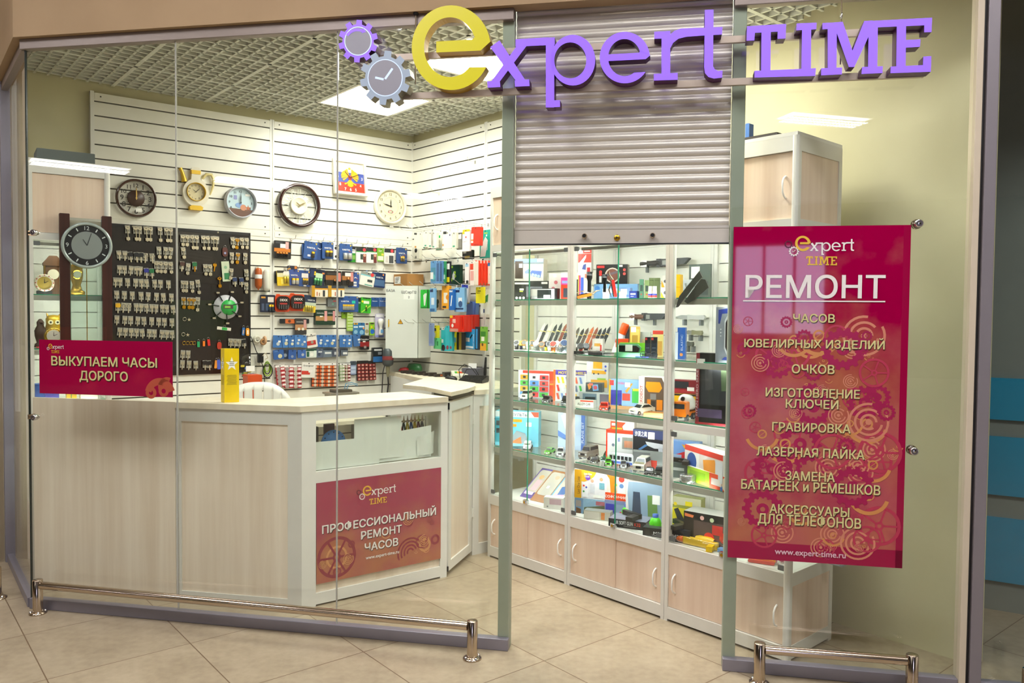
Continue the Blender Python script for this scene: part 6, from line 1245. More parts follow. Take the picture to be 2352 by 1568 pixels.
s = G.px(124, 735, .16)[0]; t = thing('gilt_owl_clock', 'golden owl shaped clock above the round golden clock', 'figure clock', G, (s, .19, 1.3285)); mb = MB(); mb.lathe([(0, .001), (.04, .001), (.045, .04), (.048, .10), (.04, .14), (.042, .17), (.03, .19), (0, .195)], M('#c9a020', .3, .5, 0, 'bright_gilt'), n=16); mb.build('body', t)
for x in (-1, 1): mb = MB(); mb.disc(x*.018, .15, .014, -.043, M('#efe6b0', .4)); mb.disc(x*.018, .15, .006, -.044, BLACK, 10); mb.build('eye', t); mb = MB(); mb.tube([(x*.028, 0, .18), (x*.036, 0, .205)], [.01, .002], GD, 6); mb.build('ear', t)
mb = MB(); n = 14; mb.add([(-.06+.17*i/n, .03+.13*j/n, .001+.007*abs(math.sin(i*1.3+j)) ) for j in range(n+1) for i in range(n+1)], [(j*(n+1)+i, j*(n+1)+i+1, (j+1)*(n+1)+i+1, (j+1)*(n+1)+i) for j in range(n) for i in range(n)], M('#a82a2e', .8), True); tag(mb.build('red_cloth', fr=G, at=(.10, .02, 1.3285)), 'red cloth under the golden clocks in the tall cabinet', 'cloth')
t = thing('alarm_clock', 'round white clock low in the tall cabinet seen through the side glass', 'clock', G, (.085, .12, ZCB+.001), rz=-.9)
mb = MB(); mb.lathe([(.078, -.02), (.086, -.026), (.092, -.018), (.092, .018), (0, .02)], M('#b9c0b8', .35), (0, 0, .093), 'y', 30); mb.build('case', t); mb = MB(); mb.disc(0, .093, .08, -.0185, M('#d6dccf', .4), 30)
for k in range(1, 13): a = math.radians(90-30*k); mb.text(str(k), .062*math.cos(a), .093+.062*math.sin(a)-.006, .012, -.0195, BLACK)
mb.build('dial', t)
def gbox(cx, zs, d, w_, h_, dp, col, lab, name='small_box'):
    s = G.px(cx, 900, d)[0]; tag(MB().rbox(-w_/2, w_/2, 0, dp, 0.0006, h_, M(col, .4), .003).build(name, fr=G, at=(s, d, zs)), lab, 'box', 'small boxes in the tall clock cabinet')
gbox(92, 1.02, .06, .05, .10, .08, '#2f55a0', 'blue box at the lower edge of the crimson banner'); gbox(120, 1.02, .05, .07, .06, .08, '#4a4aa6', 'violet blue box peeping out under the crimson banner'); gbox(165, 1.02, .05, .05, .07, .08, '#d6a82a', 'yellow box peeping out under the crimson banner'); gbox(205, 1.02, .06, .09, .06, .08, '#b9b29a', 'beige box peeping out under the crimson banner')
# ================================================================ electrical box, carton and bench things
t = thing('electrical_box', 'white electrical cabinet with an open door beside the corner', 'electrical box', W, (.0, 0, 0)); EW = M('#d6dad2', .35, 0, 0, 'enclosure_grey'); z0, z1 = 1.19, 1.775
mb = MB(); mb.box(.05, .30, -.125, -.121, z0, z1, EW) if False else None
mb.box(.05, .30, -.026, -.022, z0, z1, EW); mb.box(.296, .30, -.145, -.026, z0, z1, EW); mb.box(.05, .054, -.145, -.026, z0, z1, EW); mb.box(.054, .296, -.145, -.026, z1-.004, z1, EW); mb.box(.054, .296, -.145, -.026, z0, z0+.004, EW); mb.build('housing', t)
for k in range(3): mb = MB(); mb.rbox(.09, .26, -.06, -.026, z0+.08+.16*k, z0+.17+.16*k, M('#e9e9e4', .4), .004); mb.build('breaker_row', t)
hx = W.w(.30, -.147, 0); dr = bpy.data.objects.new('door', None); COL.objects.link(dr); dr.parent = t; dr.location = (.30, -.147, 0); dr.rotation_euler = (0, 0, math.radians(48.3+2) + PI)
mb = MB(); mb.box(.003, .262, -.004, .014, z0, z1, EW); dm = mb.build('door_leaf', dr)
mb = MB(); yy = .0146; mb.T = Matrix.Rotation(PI, 4, 'Z'); EB = M('#23262a', .5)
mb.text('ЩСарП2', -.075, z1-.062, .022, -yy, EB, .01); mb.text('2', -.075, z1-.10, .018, -yy, EB, .01); mb.rect(-.118, -.03, z1-.11, z1-.028, -yy+.0002, M('#e6e8e2', .4)); mb.text('БАЗА', -.222, z1-.05, .02, -yy, EB, .01)
mb.poly([(-.165, 1.465), (-.12, 1.465), (-.1425, 1.505)], -yy, M('#1c1a16', .5)); mb.poly([(-.160, 1.468), (-.125, 1.468), (-.1425, 1.4995)], -yy-.0004, M('#e8a81c', .4)); mb.poly([(-.146, 1.492), (-.136, 1.485), (-.141, 1.483), (-.139, 1.473), (-.147, 1.484), (-.142, 1.486)], -yy-.0008, M('#1c1a16', .5)); mb.build('door_marking', dr)
mb = MB(); mb.cyl((.235, .014, 1.50), (.235, .026, 1.50), .004, CHROME, n=8); mb.ext(rrect(.231, .239, 1.44, 1.50, .003, 2), .026, .028, M('#d9b02a', .4)); mb.build('door_key', dr)
s, z = W.px(955, 627, -.08); t = thing('carton', 'brown cardboard carton lying on top of the electrical cabinet', 'carton', W, (.02, -.20, 1.7755)); KR = M('#a87840', .7, 0, 0, 'kraft_card')
mb = MB(); mb.box(0, .20, 0, .16, 0, .10, KR); mb.build('box_body', t); mb = MB(); mb.rect(.012, .10, .02, .08, -.0006, PAPER)
for k in range(4): mb.rect(.02, .06+.008*k, .03+.012*k, .035+.012*k, -.001, BLACK)
mb.build('label', t); mb = MB(); mb.box(-.001, .201, .06, .10, .1, .1006, M('#c9a878', .4)); mb.build('tape', t)
s, z = W.px(953, 582, -.06); t = thing('camera_unit', 'white wall device with two round black lenses near the corner', 'wall device', W, (s, -.05, z)); mb = MB(); mb.rbox(-.05, .05, 0, .028, -.055, .055, M('#dad8c8', .4), .008); mb.build('housing', t)
for zz, r in ((.026, .018), (-.03, .013)): mb = MB(); mb.lathe([(0, -.004), (r*.7, -.004), (r, -.002), (r, 0)], BLACK if r > .015 else M('#7f7e74', .4), (0, 0, zz), 'y', 16); mb.build('lens', t)
# bench behind the counters
t = thing('work_table', 'white work table standing along the back wall behind the counters', 'table', B, (-2.2, -.62, 0)); mb = MB(); mb.rbox(0, 1.66, 0, .58, .74, .765, WOODT, .004, ax='z'); mb.build('table_top', t)
for x in (.03, 1.63):
    for y in (.03, .55): mb = MB(); mb.box(x-.02, x+.02, y-.02, y+.02, 0, .74, ALU); mb.build('leg', t)
BT = .7655
s, z = B.px(779, 893, -.3); t = thing('ultrasonic_bath', 'small steel ultrasonic bath with blue hoses on the work table', 'cleaning bath', B, (s, -.33, BT)); mb = MB(); top = z-BT
mb.rbox(-.10, .10, -.07, .07, 0, top-.03, M('#8f8a7c', .4, .4), .006); mb.build('housing', t); mb = MB(); mb.ext([(-.115, -.08), (.115, -.08), (.115, .08), (-.115, .08)], top-.034, top-.02, M('#a09a8a', .35, .5), 'z'); mb.rbox(-.07, .07, -.05, .05, top-.02, top, M('#5a5346', .4, .4), .004); mb.build('tray', t)
mb = MB(); mb.rect(.0, .09, top-.10, top-.05, -.0708, M('#1f3a5a', .4)); mb.rect(-.07, -.02, top-.10, top-.05, -.0708, M('#2a4a4a', .4)); mb.build('control_label', t); mb = MB(); mb.tube([(.05, 0, top), (.06, 0, top+.03), (.10, 0, top+.035), (.14, 0, top+.02)], .003, M('#3f8ab0', .4), 6); mb.tube([(.04, .02, top), (.05, .02, top+.04), (.10, .02, top+.045), (.15, .02, top+.03)], .003, M('#3f8ab0', .4), 6); mb.build('hose', t)
s, z = B.px(891, 820, -.16); t = thing('hand_grinder', 'grey hanging grinder motor with a cable beside the side counter', 'grinder', B, (s, -.16, z)); GM = M('#4f5658', .4, .3)
mb = MB(); mb.lathe([(0, .075), (.03, .07), (.042, .05), (.045, .0), (.045, -.05), (.038, -.065), (.02, -.075)], GM, n=20); mb.build('motor', t); mb = MB(); mb.lathe([(.0455, .01), (.0458, .008), (.0458, -.02), (.0455, -.022)], M('#8a3a3a', .4), n=20); mb.build('band', t)
mb = MB(); mb.lathe([(.018, -.075), (.014, -.13), (.008, -.16)], M('#8a8568', .4), n=12); mb.tube([(0, 0, -.15), (.005, 0, -.22), (-.005, 0, -.30)], .006, BLACK, 8); mb.build('flexible_shaft', t); mb = MB(); mb.tube([(-.02, .01, -.05), (-.045, 0, -.12), (-.05, 0, -.22), (-.055, 0, -.31)], .004, BLACK, 6); mb.build('cable', t)
mb = MB(); mb.tube([(0, 0, .075), (0, .02, .10), (0, .07, .11), (0, .13, .10)], .004, CHROME, 6); mb.build('hanger', t)
# plastic chair
t = thing('plastic_chair', 'white plastic chair with a slotted curved back behind the counter', 'chair', None, (-1.57, 4.95, 0), math.radians(24)); PW = M('#e6e5da', .35, 0, 0, 'white_plastic')
SH = .50; mb = MB(); mb.rbox(-.21, .21, -.21, .20, SH-.03, SH, PW, .03, 4, 'z'); mb.build('seat', t)
for x, y in ((-.18, -.18), (.18, -.18), (-.19, .18), (.19, .18)): mb = MB(); mb.tube([(x, y, SH-.02), (x*1.2, y*1.15, 0)], [.026, .018], PW, 10); mb.build('leg', t)
mb = MB(); n = 64; TOPZ = 1.09
def cb_(u, z): a = (u-.5)*1.5; return (.25*math.sin(a)*1.3, .20+.06*math.cos(a)-.06 + .06*(z-SH)/.5, z)
def top_z(u): return TOPZ - .13*abs(2*u-1)**2.6
vs = []; fs = []
for i in range(n+1):
    u = i/n
    for z in (SH+.05, SH+.16, top_z(u)-.13, top_z(u)-.05, top_z(u)): vs.append(cb_(u, z))
for i in range(n):
    slot = i % 8 == 4
    for j in range(4):
        if slot and j in (1, 2): continue
        fs.append((i*5+j, (i+1)*5+j, (i+1)*5+j+1, i*5+j+1))
mb.add(vs, fs, PW, True); o = mb.build('backrest', t); sm = o.modifiers.new('thick', 'SOLIDIFY'); sm.thickness = .008
for x in (-1, 1): mb = MB(); mb.tube([(x*.19, .19, SH-.01), (x*.235, .2, SH+.2), (x*.225, .22, SH+.36)], [.02, .018, .014], PW, 10); mb.build('back_post', t)
s, z = B.px(572, 868, -.35); tag(MB().rbox(-.05, .05, -.05, .05, 0, z+.03-BT, M('#d8501c', .4), .008).build('orange_case', fr=B, at=(s, -.42, BT)), 'orange plastic case behind the yellow leaflet box', 'case')
# ================================================================ things on the counters
s, z0 = K.px(525, 920, .06); t = thing('leaflet_box', 'yellow three sided leaflet box with a white star on the counter', 'leaflet box', None, tuple(K.w(K.px(527, 921, .07)[0], .07, ZW+.0005)), math.radians(4)); YC = M('#ecca00', .35, 0, 0, 'yellow_card')
A3 = [(-.048, .012), (-.018, -.028), (.050, .004)]; H = .288
mb = MB(); mb.ext(A3, 0, H, YC, 'z'); mb.build('carton', t)
for (a, b), nm in (((A3[1], A3[2]), 0), ((A3[0], A3[1]), 1)):
    mb = MB(); L = math.hypot(b[0]-a[0], b[1]-a[1]); mb.T = Matrix.Translation((a[0], a[1], 0)) @ Matrix.Rotation(math.atan2(b[1]-a[1], b[0]-a[0]), 4, 'Z'); c = L/2; k_ = 1 if nm == 0 else .72
    mb.ext([(c+(.033 if q % 2 == 0 else .014)*k_*math.cos(PI/2+q*PI/5), .205+(.038 if q % 2 == 0 else .016)*math.sin(PI/2+q*PI/5)) for q in range(10)], -.0006, -.0002, PAPER); G_ = M('#6a6a50', .6)
    for q in range(3): mb.rect(c-.012*k_, c+.012*k_, .198+.009*q, .201+.009*q, -.001, G_)
    for q in range(8): mb.rect(c-(.026-.002*(q % 3))*k_, c+(.026-.002*(q % 2))*k_, .095+.007*q, .0975+.007*q, -.0005, M('#8a7a10', .6))
    mb.build('print', t)
def on_side(cx, d): q = W.w(W.px(cx, 862, d)[0], d, 0); return q.x, q.y
x, y = on_side(1087, -.33); t = thing('keyboard', 'black cash desk keyboard on the side counter', 'keyboard', None, (x, y, ZW+.0005), math.radians(-18)); mb = MB(); mb.add([(-.09, -.06, 0), (.09, -.06, 0), (.09, .07, 0), (-.09, .07, 0), (-.09, -.06, .018), (.09, -.06, .018), (.09, .07, .045), (-.09, .07, .045)], [(3, 2, 1, 0), (4, 5, 6, 7), (0, 1, 5, 4), (1, 2, 6, 5), (2, 3, 7, 6), (3, 0, 4, 7)], BLACK); mb.build('housing', t)
mb = MB(); 
for r_ in range(5):
    for q in range(11): x0 = -.083+.0152*q; y0 = -.052+.0225*r_; zz = .0185+(y0+.06)*.208; mb.box(x0, x0+.012, y0, y0+.017, zz, zz+.006, M('#2c2d2b', .5))
mb.build('keys', t)
x, y = on_side(1036, -.36); t = thing('mouse', 'black computer mouse beside the keyboard', 'mouse', None, (x, y, ZW), math.radians(60)); mb = MB(); mb.lathe([(0, .034), (.012, .033), (.024, .028), (.031, .018), (.033, .006), (.03, .0005)], BLACK, n=18); o = mb.build('shell', t); o.scale = (.95, 1.6, 1); mb = MB(); mb.lathe([(.006, -.003), (.007, 0), (.006, .003)], GREY, (0, .03, .031), 'x', 10); mb.build('wheel', t)
x, y = on_side(1056, -.24); t = thing('card_terminal', 'pale grey payment terminal with a coloured screen on the side counter', 'payment terminal', None, (x, y, ZW+.0005), math.radians(12)); mb = MB(); mb.add([(-.06, -.05, 0), (.06, -.05, 0), (.06, .06, 0), (-.06, .06, 0), (-.058, -.05, .028), (.058, -.05, .028), (.058, .06, .06), (-.058, .06, .06)], [(3, 2, 1, 0), (4, 5, 6, 7), (0, 1, 5, 4), (1, 2, 6, 5), (2, 3, 7, 6), (3, 0, 4, 7)], M('#cfcfc0', .4)); mb.build('body', t)
mb = MB()
for q, c_ in enumerate(('#4aa83a', '#d9a01e', '#c83a1e', '#d9b01e')): mb.add([(-.035+.018*q, .0, .0436), (-.018+.018*q, .0, .0436), (-.018+.018*q, .04, .0552), (-.035+.018*q, .04, .0552)], [(0, 1, 2, 3)], M(c_, .3))
mb.build('screen', t)
x, y = on_side(1030, -.17); tag(MB().rbox(-.04, .04, -.05, .05, .0005, .035, BLACK, .006, 3, 'z').build('black_case', at=(x, y, ZW), rz=.3), 'small black case left of the payment terminal', 'case')
x, y = on_side(1088, -.12); t = thing('receipt_printer', 'dark receipt printer with a white paper end beside the cabinets', 'printer', None, (x, y, ZW+.0005), math.radians(-20)); mb = MB(); mb.rbox(-.07, .07, -.08, .08, 0, .08, M('#5a5a66', .35), .02, 4, 'z'); mb.build('body', t); mb = MB(); mb.box(-.035, .03, -.02, -.018, .08, .115, PAPER); mb.build('paper_end', t)
x, y = on_side(1114, -.16); t = thing('router', 'black router with an upright aerial beside the display cabinet', 'router', None, (x, y, ZW+.0005)); mb = MB(); mb.rbox(-.05, .03, -.05, .05, 0, .03, BLACK, .008, 3, 'z'); mb.build('body', t); mb = MB(); mb.tube([(0, 0, .03), (0, 0, .06), (.005, 0, .17)], [.010, .012, .007], BLACK, 8); mb.build('aerial', t)
mb = MB(); mb.tube([(-.04, -.05, .02), (-.10, -.06, .10), (-.15, -.04, .12), (-.19, -.02, .08), (-.18, -.03, .01)], .003, BLACK, 6); mb.tube([(-.03, -.05, .02), (-.07, -.08, .09), (-.13, -.07, .085), (-.16, -.06, .03), (-.15, -.07, .005)], .003, BLACK, 6); mb.build('cable', t)
for i, cx in enumerate((930, 942, 955, 968, 981, 993, 1006)):
    x, y = on_side(cx, -.24); mb = MB(); mb.box(-.03, .03, -.02, .02, .0005, .022+.006*(i % 2), M('#2a211c', .5)); mb.box(.01, .03, -.021, .021, .006, .018, M('#b8622c', .4)); tag(mb.build('battery_box', at=(x, y, ZW), rz=.5), 'flat black and copper box on the side counter, %s from the electrical cabinet' % ORD[i], 'box', 'flat boxes in a row on the side counter')
x, y = on_side(952, -.12); mb = MB(); mb.lathe([(.0, .075), (.05, .07), (.065, .04), (.065, .005), (.0, .0005)], M('#1f5a2c', .35), n=18); o = mb.build('green_case', at=(x, y, ZW), rz=-.84); o.scale = (1.4, .7, 1); tag(o, 'dark green rounded case at the back of the side counter', 'case')
x, y = on_side(930, -.17); mb = MB(); mb.lathe([(0, .04), (.04, .035), (.055, .01), (0, .0005)], M('#a8242a', .4), n=16); tag(mb.build('red_case', at=(x, y, ZW)), 'red rounded case left of the dark green one', 'case')
# things seen through the counter window
NF = .7125
def nb(u, z0, w_, h_, d, dp, col, lab, name, cat): s, z = N.px(u, 970, d); return tag(MB().rbox(-w_/2, w_/2, 0, dp, 0.0006, h_, M(col, .4), .003).build(name, fr=N, at=(s, d, z0)), lab, cat)
nb(757, NF, .06, .22, .20, .015, '#5a2026', 'dark red board leaning behind the counter window', 'red_board', 'board')
nb(712, NF, .10, .20, .26, .06, '#6a645c', 'grey tool housing at the left of the counter window', 'tool_housing', 'tool')
s, z = N.px(765, 985, .12); mb = MB(); mb.lathe([(0, 0), (.07, 0), (.07, .01), (0, .01)], M('#3f8ad6', .4), (0, 0, .07), 'y', 28)
for k in range(12): a = 2*PI*k/12; mb.disc(.058*math.cos(a), .07+.058*math.sin(a), .004, -.0006, BLACK, 8)
tag(mb.build('blue_disc', fr=N, at=(s-.005, .10, NF+.06)), 'blue toothed disc behind the counter window', 'disc')
t = thing('tool_rack', 'clear rack of pliers and screwdrivers behind the counter window', 'tool rack', N, (.60, .20, NF)); mb = MB(); mb.tube([(0, 0, .20), (.26, 0, .20)], .004, CHROME, 8); mb.tube([(0, 0, 0), (0, 0, .27)], .008, ALU, 8); mb.tube([(.26, 0, 0), (.26, 0, .22)], .005, CHROME, 8); mb.build('rail', t)
for k, c_ in enumerate(('#2a4a9a', '#d9542a', '#c8281e', '#2a2a2c', '#d6c01e', '#2a5aa8', '#d6b41e', '#7a2a3a', '#4a4a4c')):
    o = thing('pliers', 'pliers with %s grips, %s from the left on the clear tool rack' % (['blue', 'orange', 'red', 'black', 'yellow', 'bright blue', 'amber', 'plum', 'grey'][k], ORD[k]), 'pliers', N, (.63+.025*k, .192, NF+.20), group='pliers on the tool rack'); mb = MB()
    for sx in (-1, 1): mb.tube([(0, 0, 0), (sx*.006, -.004, -.03), (sx*.011, -.004, -.07), (sx*.008, -.004, -.11)], [.004, .005, .006, .004], M(c_, .4), 8)
    mb.build('grip', o); mb = MB(); mb.lathe([(0, -.01), (.009, -.008), (.009, .0), (0, .002)], STEEL, (0, 0, 0), 'y', 10); mb.tube([(0, -.004, 0), (0, -.004, .035)], [.007, .001], STEEL, 6); mb.build('jaw', o)
# ================================================================ goods in the display cabinets
ZB0, ZB1, ZB2, ZB3, ZB4 = ZCB+.0005, ZSH[0]+.0005, ZSH[1]+.0005, ZSH[2]+.0005, ZSH[3]+.0005
TOPS = {}
def bx(x0, x1, yt, zb, d, dep, yaw, col, items, name, lab, cat, group=None, side=None, lean=0.0, key=None, top=None, r=.002):
    xm = (x0+x1)/2; s, z1 = C.px(xm, yt, d); P = C.w(s, d, 0); ph = C.a + math.radians(yaw) - math.atan2(-P.x, P.y)*0
    w = (x1-x0) * P.y/FPX / max(.4, math.cos(ph) + math.sin(ph)*-(xm-1176)/FPX*-1 if False else math.cos(ph)); h = z1 - zb
    mb = MB(); mb.box(-w/2, w/2, 0, dep, 0, h, M(side or col, .4), M(col, .3))
    if top: mb.rect(0, 0, 0, 0, 0, M(top)) if False else mb.add([(-w/2, 0, h+.0003), (w/2, 0, h+.0003), (w/2, dep, h+.0003), (-w/2, dep, h+.0003)], [(0, 1, 2, 3)], M(top, .35))
    deco(mb, w, h, -.0002, items, -w/2, 0)
    o = mb.build(name, fr=C, at=(s, d, zb), rz=math.radians(yaw)); tag(o, lab, cat, group)
    if lean: o.rotation_euler.x = lean
    if key: TOPS[key] = z1 + .0006
    return o
TAGW = ('r', .06, .06, .36, .24, '#f2f0ea')
BG, SG = 'boxed goods in the display cabinets', 'boxed toys in the display cabinets'
# ---- top shelf
bx(1181, 1261, 645, ZB4, .16, .10, 30, '#2c2f2c', [('r',.02,.08,.42,.18,'#d6d4c4'),('r',.78,.06,.95,.16,'#e2ddc4'),('r',.35,.3,.8,.85,'#6a6c72'),('r',.16,.4,.28,.5,'#d6d4cc'),('r',.16,.52,.26,.58,'#b9cf4a')] + [('c',.08+.1*k,.9,.035,'#e2e0d4') for k in range(3)], 'speaker_box', 'black speaker carton on the top shelf of the left cabinet', 'box', BG, key='sp')
bx(1182, 1248, 594, TOPS['sp'], .17, .09, 30, '#e9e4d4', [('r',0,0,1,.16,'#7f9fd6'),('r',0,.16,1,.24,'#7c8a90'),('r',.78,0,.98,.14,'#f2f0ea'),('r',.02,.1,.3,.88,'#4a4038'),('r',.16,.22,.28,.4,'#cfd6d4'),('p',[(.55,.62),(.6,.52),(.95,.56),(.9,.86),(.58,.76)],'#5f78b8'),('c',.64,.72,.05,'#b8d4ec'),('c',.74,.75,.05,'#b8d4ec'),('c',.84,.79,.05,'#b8d4ec'),('p',[(.36,.58),(.48,.46),(.58,.52),(.5,.66),(.38,.66)],'#8aa0cc')], 'speaker_box', 'white and blue speaker carton stacked on the black one', 'box', BG)
bx(1219, 1279, 662, ZB4, .06, .05, 25, '#23252a', [('r',.03,.05,.9,.97,'#d9dade'),('r',.26,.14,.78,.92,'#2c3436'),('r',.02,.08,.25,.7,'#f2efea'),('r',.5,.6,.75,.9,'#c9ccd0')], 'player_box', 'flat boxed player with white price sticker before the speaker cartons', 'box', BG)
bx(1261, 1290, 627, ZB4, .19, .07, 35, '#dcdad2', [('c',.55,.35,.14,'#c06a74'),('c',.35,.58,.14,'#c06a74'),('r',.35,.04,.6,.16,'#f2f0ea')], 'earphone_box', 'white box printed with red earphones on the top shelf', 'box', BG)
bx(1289, 1311, 626, ZB4, .15, .06, 35, '#e2452a', [('r',0,.0,1,.18,'#ece6e2'),('r',0,.18,1,.45,'#e0489a'),('r',.1,.3,1,.4,'#9aa6da'),('r',.25,.58,.95,.92,'#3a3c4a')], 'headphone_box', 'red and pink headphone box beside the first cabinet post', 'box', BG)
bx(1316, 1350, 626, ZB4, .20, .08, 28, '#e6e4dc', [('r',0,.25,.36,1,'#2c3036'),('r',.36,.1,.42,1,'#e2c01e'),('r',.42,.1,.52,.98,'#d83a8a'),('r',.54,.18,.72,.95,'#4a6ad6'),('r',.8,.05,.98,.2,'#d9846a')], 'headphone_box', 'headphone box with rainbow edge right of the first post', 'box', BG, key='rb')
bx(1329, 1358, 573, TOPS['rb'], .22, .05, 28, '#e8e6e0', [('r',0,.0,.36,.16,'#f4f2ee'),('r',.36,0,1,.16,'#e0382a'),('r',.45,.05,.9,.1,'#f0efe8'),('r',0,.18,1,.56,'#e44436'),('p',[(.1,.56),(.6,.22),(.6,.34),(.4,.56)],'#f4f0ec'),('p',[(.3,.85),(.4,.66),(.6,.62),(.58,.88)],'#4a5a9a'),('r',.68,.78,.92,.98,'#c8323a')], 'charger_box', 'red and white hanging box standing above the rainbow box', 'box', BG)
bx(1366, 1462, 652, ZB4, .24, .05, 30, '#7fb0de', [('c',.08,.3,.06,'#4a8ad6'),('r',.2,.3,.6,.6,'#dfe8ee')], 'torch_box', 'pale blue flat carton carrying the black headlamp box', 'box', BG, key='pb')
bx(1371, 1440, 607, TOPS['pb'], .25, .06, 30, '#232120', [('r',.03,.06,.26,.18,'#d6322e'),('r',.7,.03,.84,.13,'#ece6e0'),('c',.52,.55,.24,'#c9bcae'),('c',.52,.55,.2,'#7a4a3c'),('p',[(.3,.5),(.72,.3),(.76,.4),(.36,.6)],'#6a5a62'),('c',.14,.38,.05,'#d6322e'),('c',.14,.5,.05,'#d6322e'),('c',.9,.28,.045,'#d8504a'),('c',.9,.48,.045,'#d8504a'),('r',.1,.6,.18,.92,'#dfdcd6')], 'headlamp_box', 'black headlamp box with red label on the pale blue carton', 'box', BG, side='#8d8f80')
def torch(x, yt, zb, d, r, lab, col='#17181a', lean=0.0):
    s, z1 = C.px(x, yt, d); h = z1-zb; t = thing('torch', lab, 'torch', C, (s, d, zb), group='torches on the top shelf'); m = M(col, .3, .3)
    mb = MB(); mb.lathe([(0, 0), (r*.7, 0), (r*.75, h*.1), (r*.62, h*.12), (r*.62, h*.66), (r*.9, h*.74), (r, h*.78), (r, h), (0, h)], m, n=14); mb.build('barrel', t)
    mb = MB(); mb.lathe([(r*1.0, h*.86), (r*1.03, h*.87), (r*1.03, h*.9), (r*1.0, h*.91)], GREY, n=14); mb.build('bezel_ring', t); mb = MB(); mb.tube([(r, 0, h*.6), (r*1.6, -.004, h*.4), (r*1.5, -.004, h*.2), (r*.9, 0, h*.12)], .002, M('#c9c8b8', .5), 5); mb.build('lanyard', t)
torch(1354, 624, ZB4, .12, .017, 'tall black torch with a lanyard on the top shelf'); torch(1389, 630, ZB4, .10, .013, 'slimmer black torch before the headlamp box')
def pocket(x, y, zb, d, col, lab, L, yaw, ang):
    s, z = C.px(x, y, d); t = thing('pocket_tool', lab, 'pocket tool', C, (s, d, zb), rz=math.radians(yaw), group='folding tools on the shelves'); mb = MB(); R_ = Matrix.Rotation(-ang, 4, 'Y'); mb.T = Matrix.Translation((0, 0, .008)) @ R_
    mb.rbox(0, L, -.008, .008, -.008, .008, M(col, .35), .004); mb.build('handle', t); mb = MB(); mb.T = Matrix.Translation((0, 0, .008)) @ R_; mb.box(.004, L-.004, -.003, .003, .006, .014, STEEL)
    mb.tube([(L, 0, .0), (L+.03, 0, .014), (L+.05, 0, .012)], [.007, .005, .003], STEEL, 6); mb.tube([(L-.005, 0, .006), (L-.05, 0, .03), (L-.09, 0, .024)], [.005, .004, .002], STEEL, 6); mb.build('blade', t)
pocket(1326, 680, ZB4, .06, '#ee7d16', 'orange folding tool lying open on the top shelf', .085, 40, .22); pocket(1414, 684, ZB4, .07, '#d8302a', 'red folding tool standing upright with open blades', .095, 48, 1.75)
for i, x in enumerate((1392, 1428)): 
    s, z = C.px(x, 674 if i == 0 else 667, .055); tag(MB().box(-.018, .018, 0, .002, 0, .035, PAPER).build('price_card', fr=C, at=(s, .055+.01*i, ZB4), rz=.6), ['white price card standing before the slim torch', 'white price card before the blue lamp box'][i], 'price card', 'standing price cards')
bx(1419, 1447, 661, ZB4, .09, .07, 30, '#8aa8e2', [('r',.25,.1,.75,.6,'#f0efec'),('r',.1,.65,.9,.9,'#5a78c0'),('c',.12,.35,.08,'#d6d02a')], 'lamp_box', 'pale blue lamp box beside the navy one', 'box', BG, top='#b8bcc8'); bx(1446, 1462, 668, ZB4, .10, .06, 20, '#2a3a86', [('r',.15,.3,.85,.5,'#c9d0e8'),('r',.2,.7,.6,.76,'#c9d0e8')], 'lamp_box', 'navy lamp box on the top shelf', 'box', BG)
for i, (a, b, yt, c_) in enumerate(((1469, 1478, 641, '#5a8a72'), (1481, 1491, 643, '#8aa06a'), (1491, 1502, 638, '#74825a'), (1503, 1516, 638, '#6a7852'))):
    bx(a, b, yt, ZB4, .14+.02*(i > 1), .03, 35, c_, [('r',.2,.3,.8,.62,'#3a4a46'),('c',.5,.78,.2,'#c85a4a')] if i < 2 else [('r',.1,.1,.9,.14,'#55623c')], 'lighter_box', 'narrow green box, %s of four beside the white bottles' % ORD[i], 'box', 'narrow green boxes on the top shelf')
for i, x in enumerate((1494, 1504)):
    s, z1 = C.px(x, 657, .08); h = z1-ZB4; t = thing('small_bottle', 'small white bottle with tricolour label, %s of two' % ('left' if i == 0 else 'right'), 'bottle', C, (s, .08, ZB4), group='white bottles on the top shelf'); mb = MB(); mb.lathe([(0, 0), (.0115, 0), (.012, h*.6), (.009, h*.68)], M('#e9d6cc', .35), n=14); mb.lathe([(.0122, .003), (.0122, h*.22)], M('#d8403a', .4), n=14); mb.lathe([(.0123, h*.22), (.0123, h*.36)], M('#3a4ab0', .4), n=14); mb.build('bottle_body', t)
    mb = MB(); mb.lathe([(.0105, h*.66), (.0105, h), (0, h)], M('#f0efea', .35), n=14); mb.build('cap', t)
bx(1519, 1534, 660, ZB4, .10, .05, 30, '#efece4', [('c',.6,.5,.25,'#5a5660'),('p',[(0,1),(0,.4),(.5,1)],'#e2a41e')], 'watch_box', 'lower white box with yellow corner beside the second post', 'box', BG, key='wb'); bx(1520, 1534, 632, TOPS['wb'], .10, .05, 30, '#efece4', [('c',.6,.5,.25,'#5a5660'),('p',[(0,1),(0,.4),(.5,1)],'#e2a41e')], 'watch_box', 'upper white box with yellow corner beside the second post', 'box', BG)
bx(1550, 1562, 656, ZB4, .12, .05, 20, '#e2b01e', [('r',.1,.1,.9,.14,'#c8961a')], 'yellow_box', 'lower yellow box right of the second post', 'box', BG, key='yb'); bx(1550, 1562, 630, TOPS['yb'], .12, .05, 20, '#e6b41e', [], 'yellow_box', 'upper yellow box right of the second post', 'box', BG)
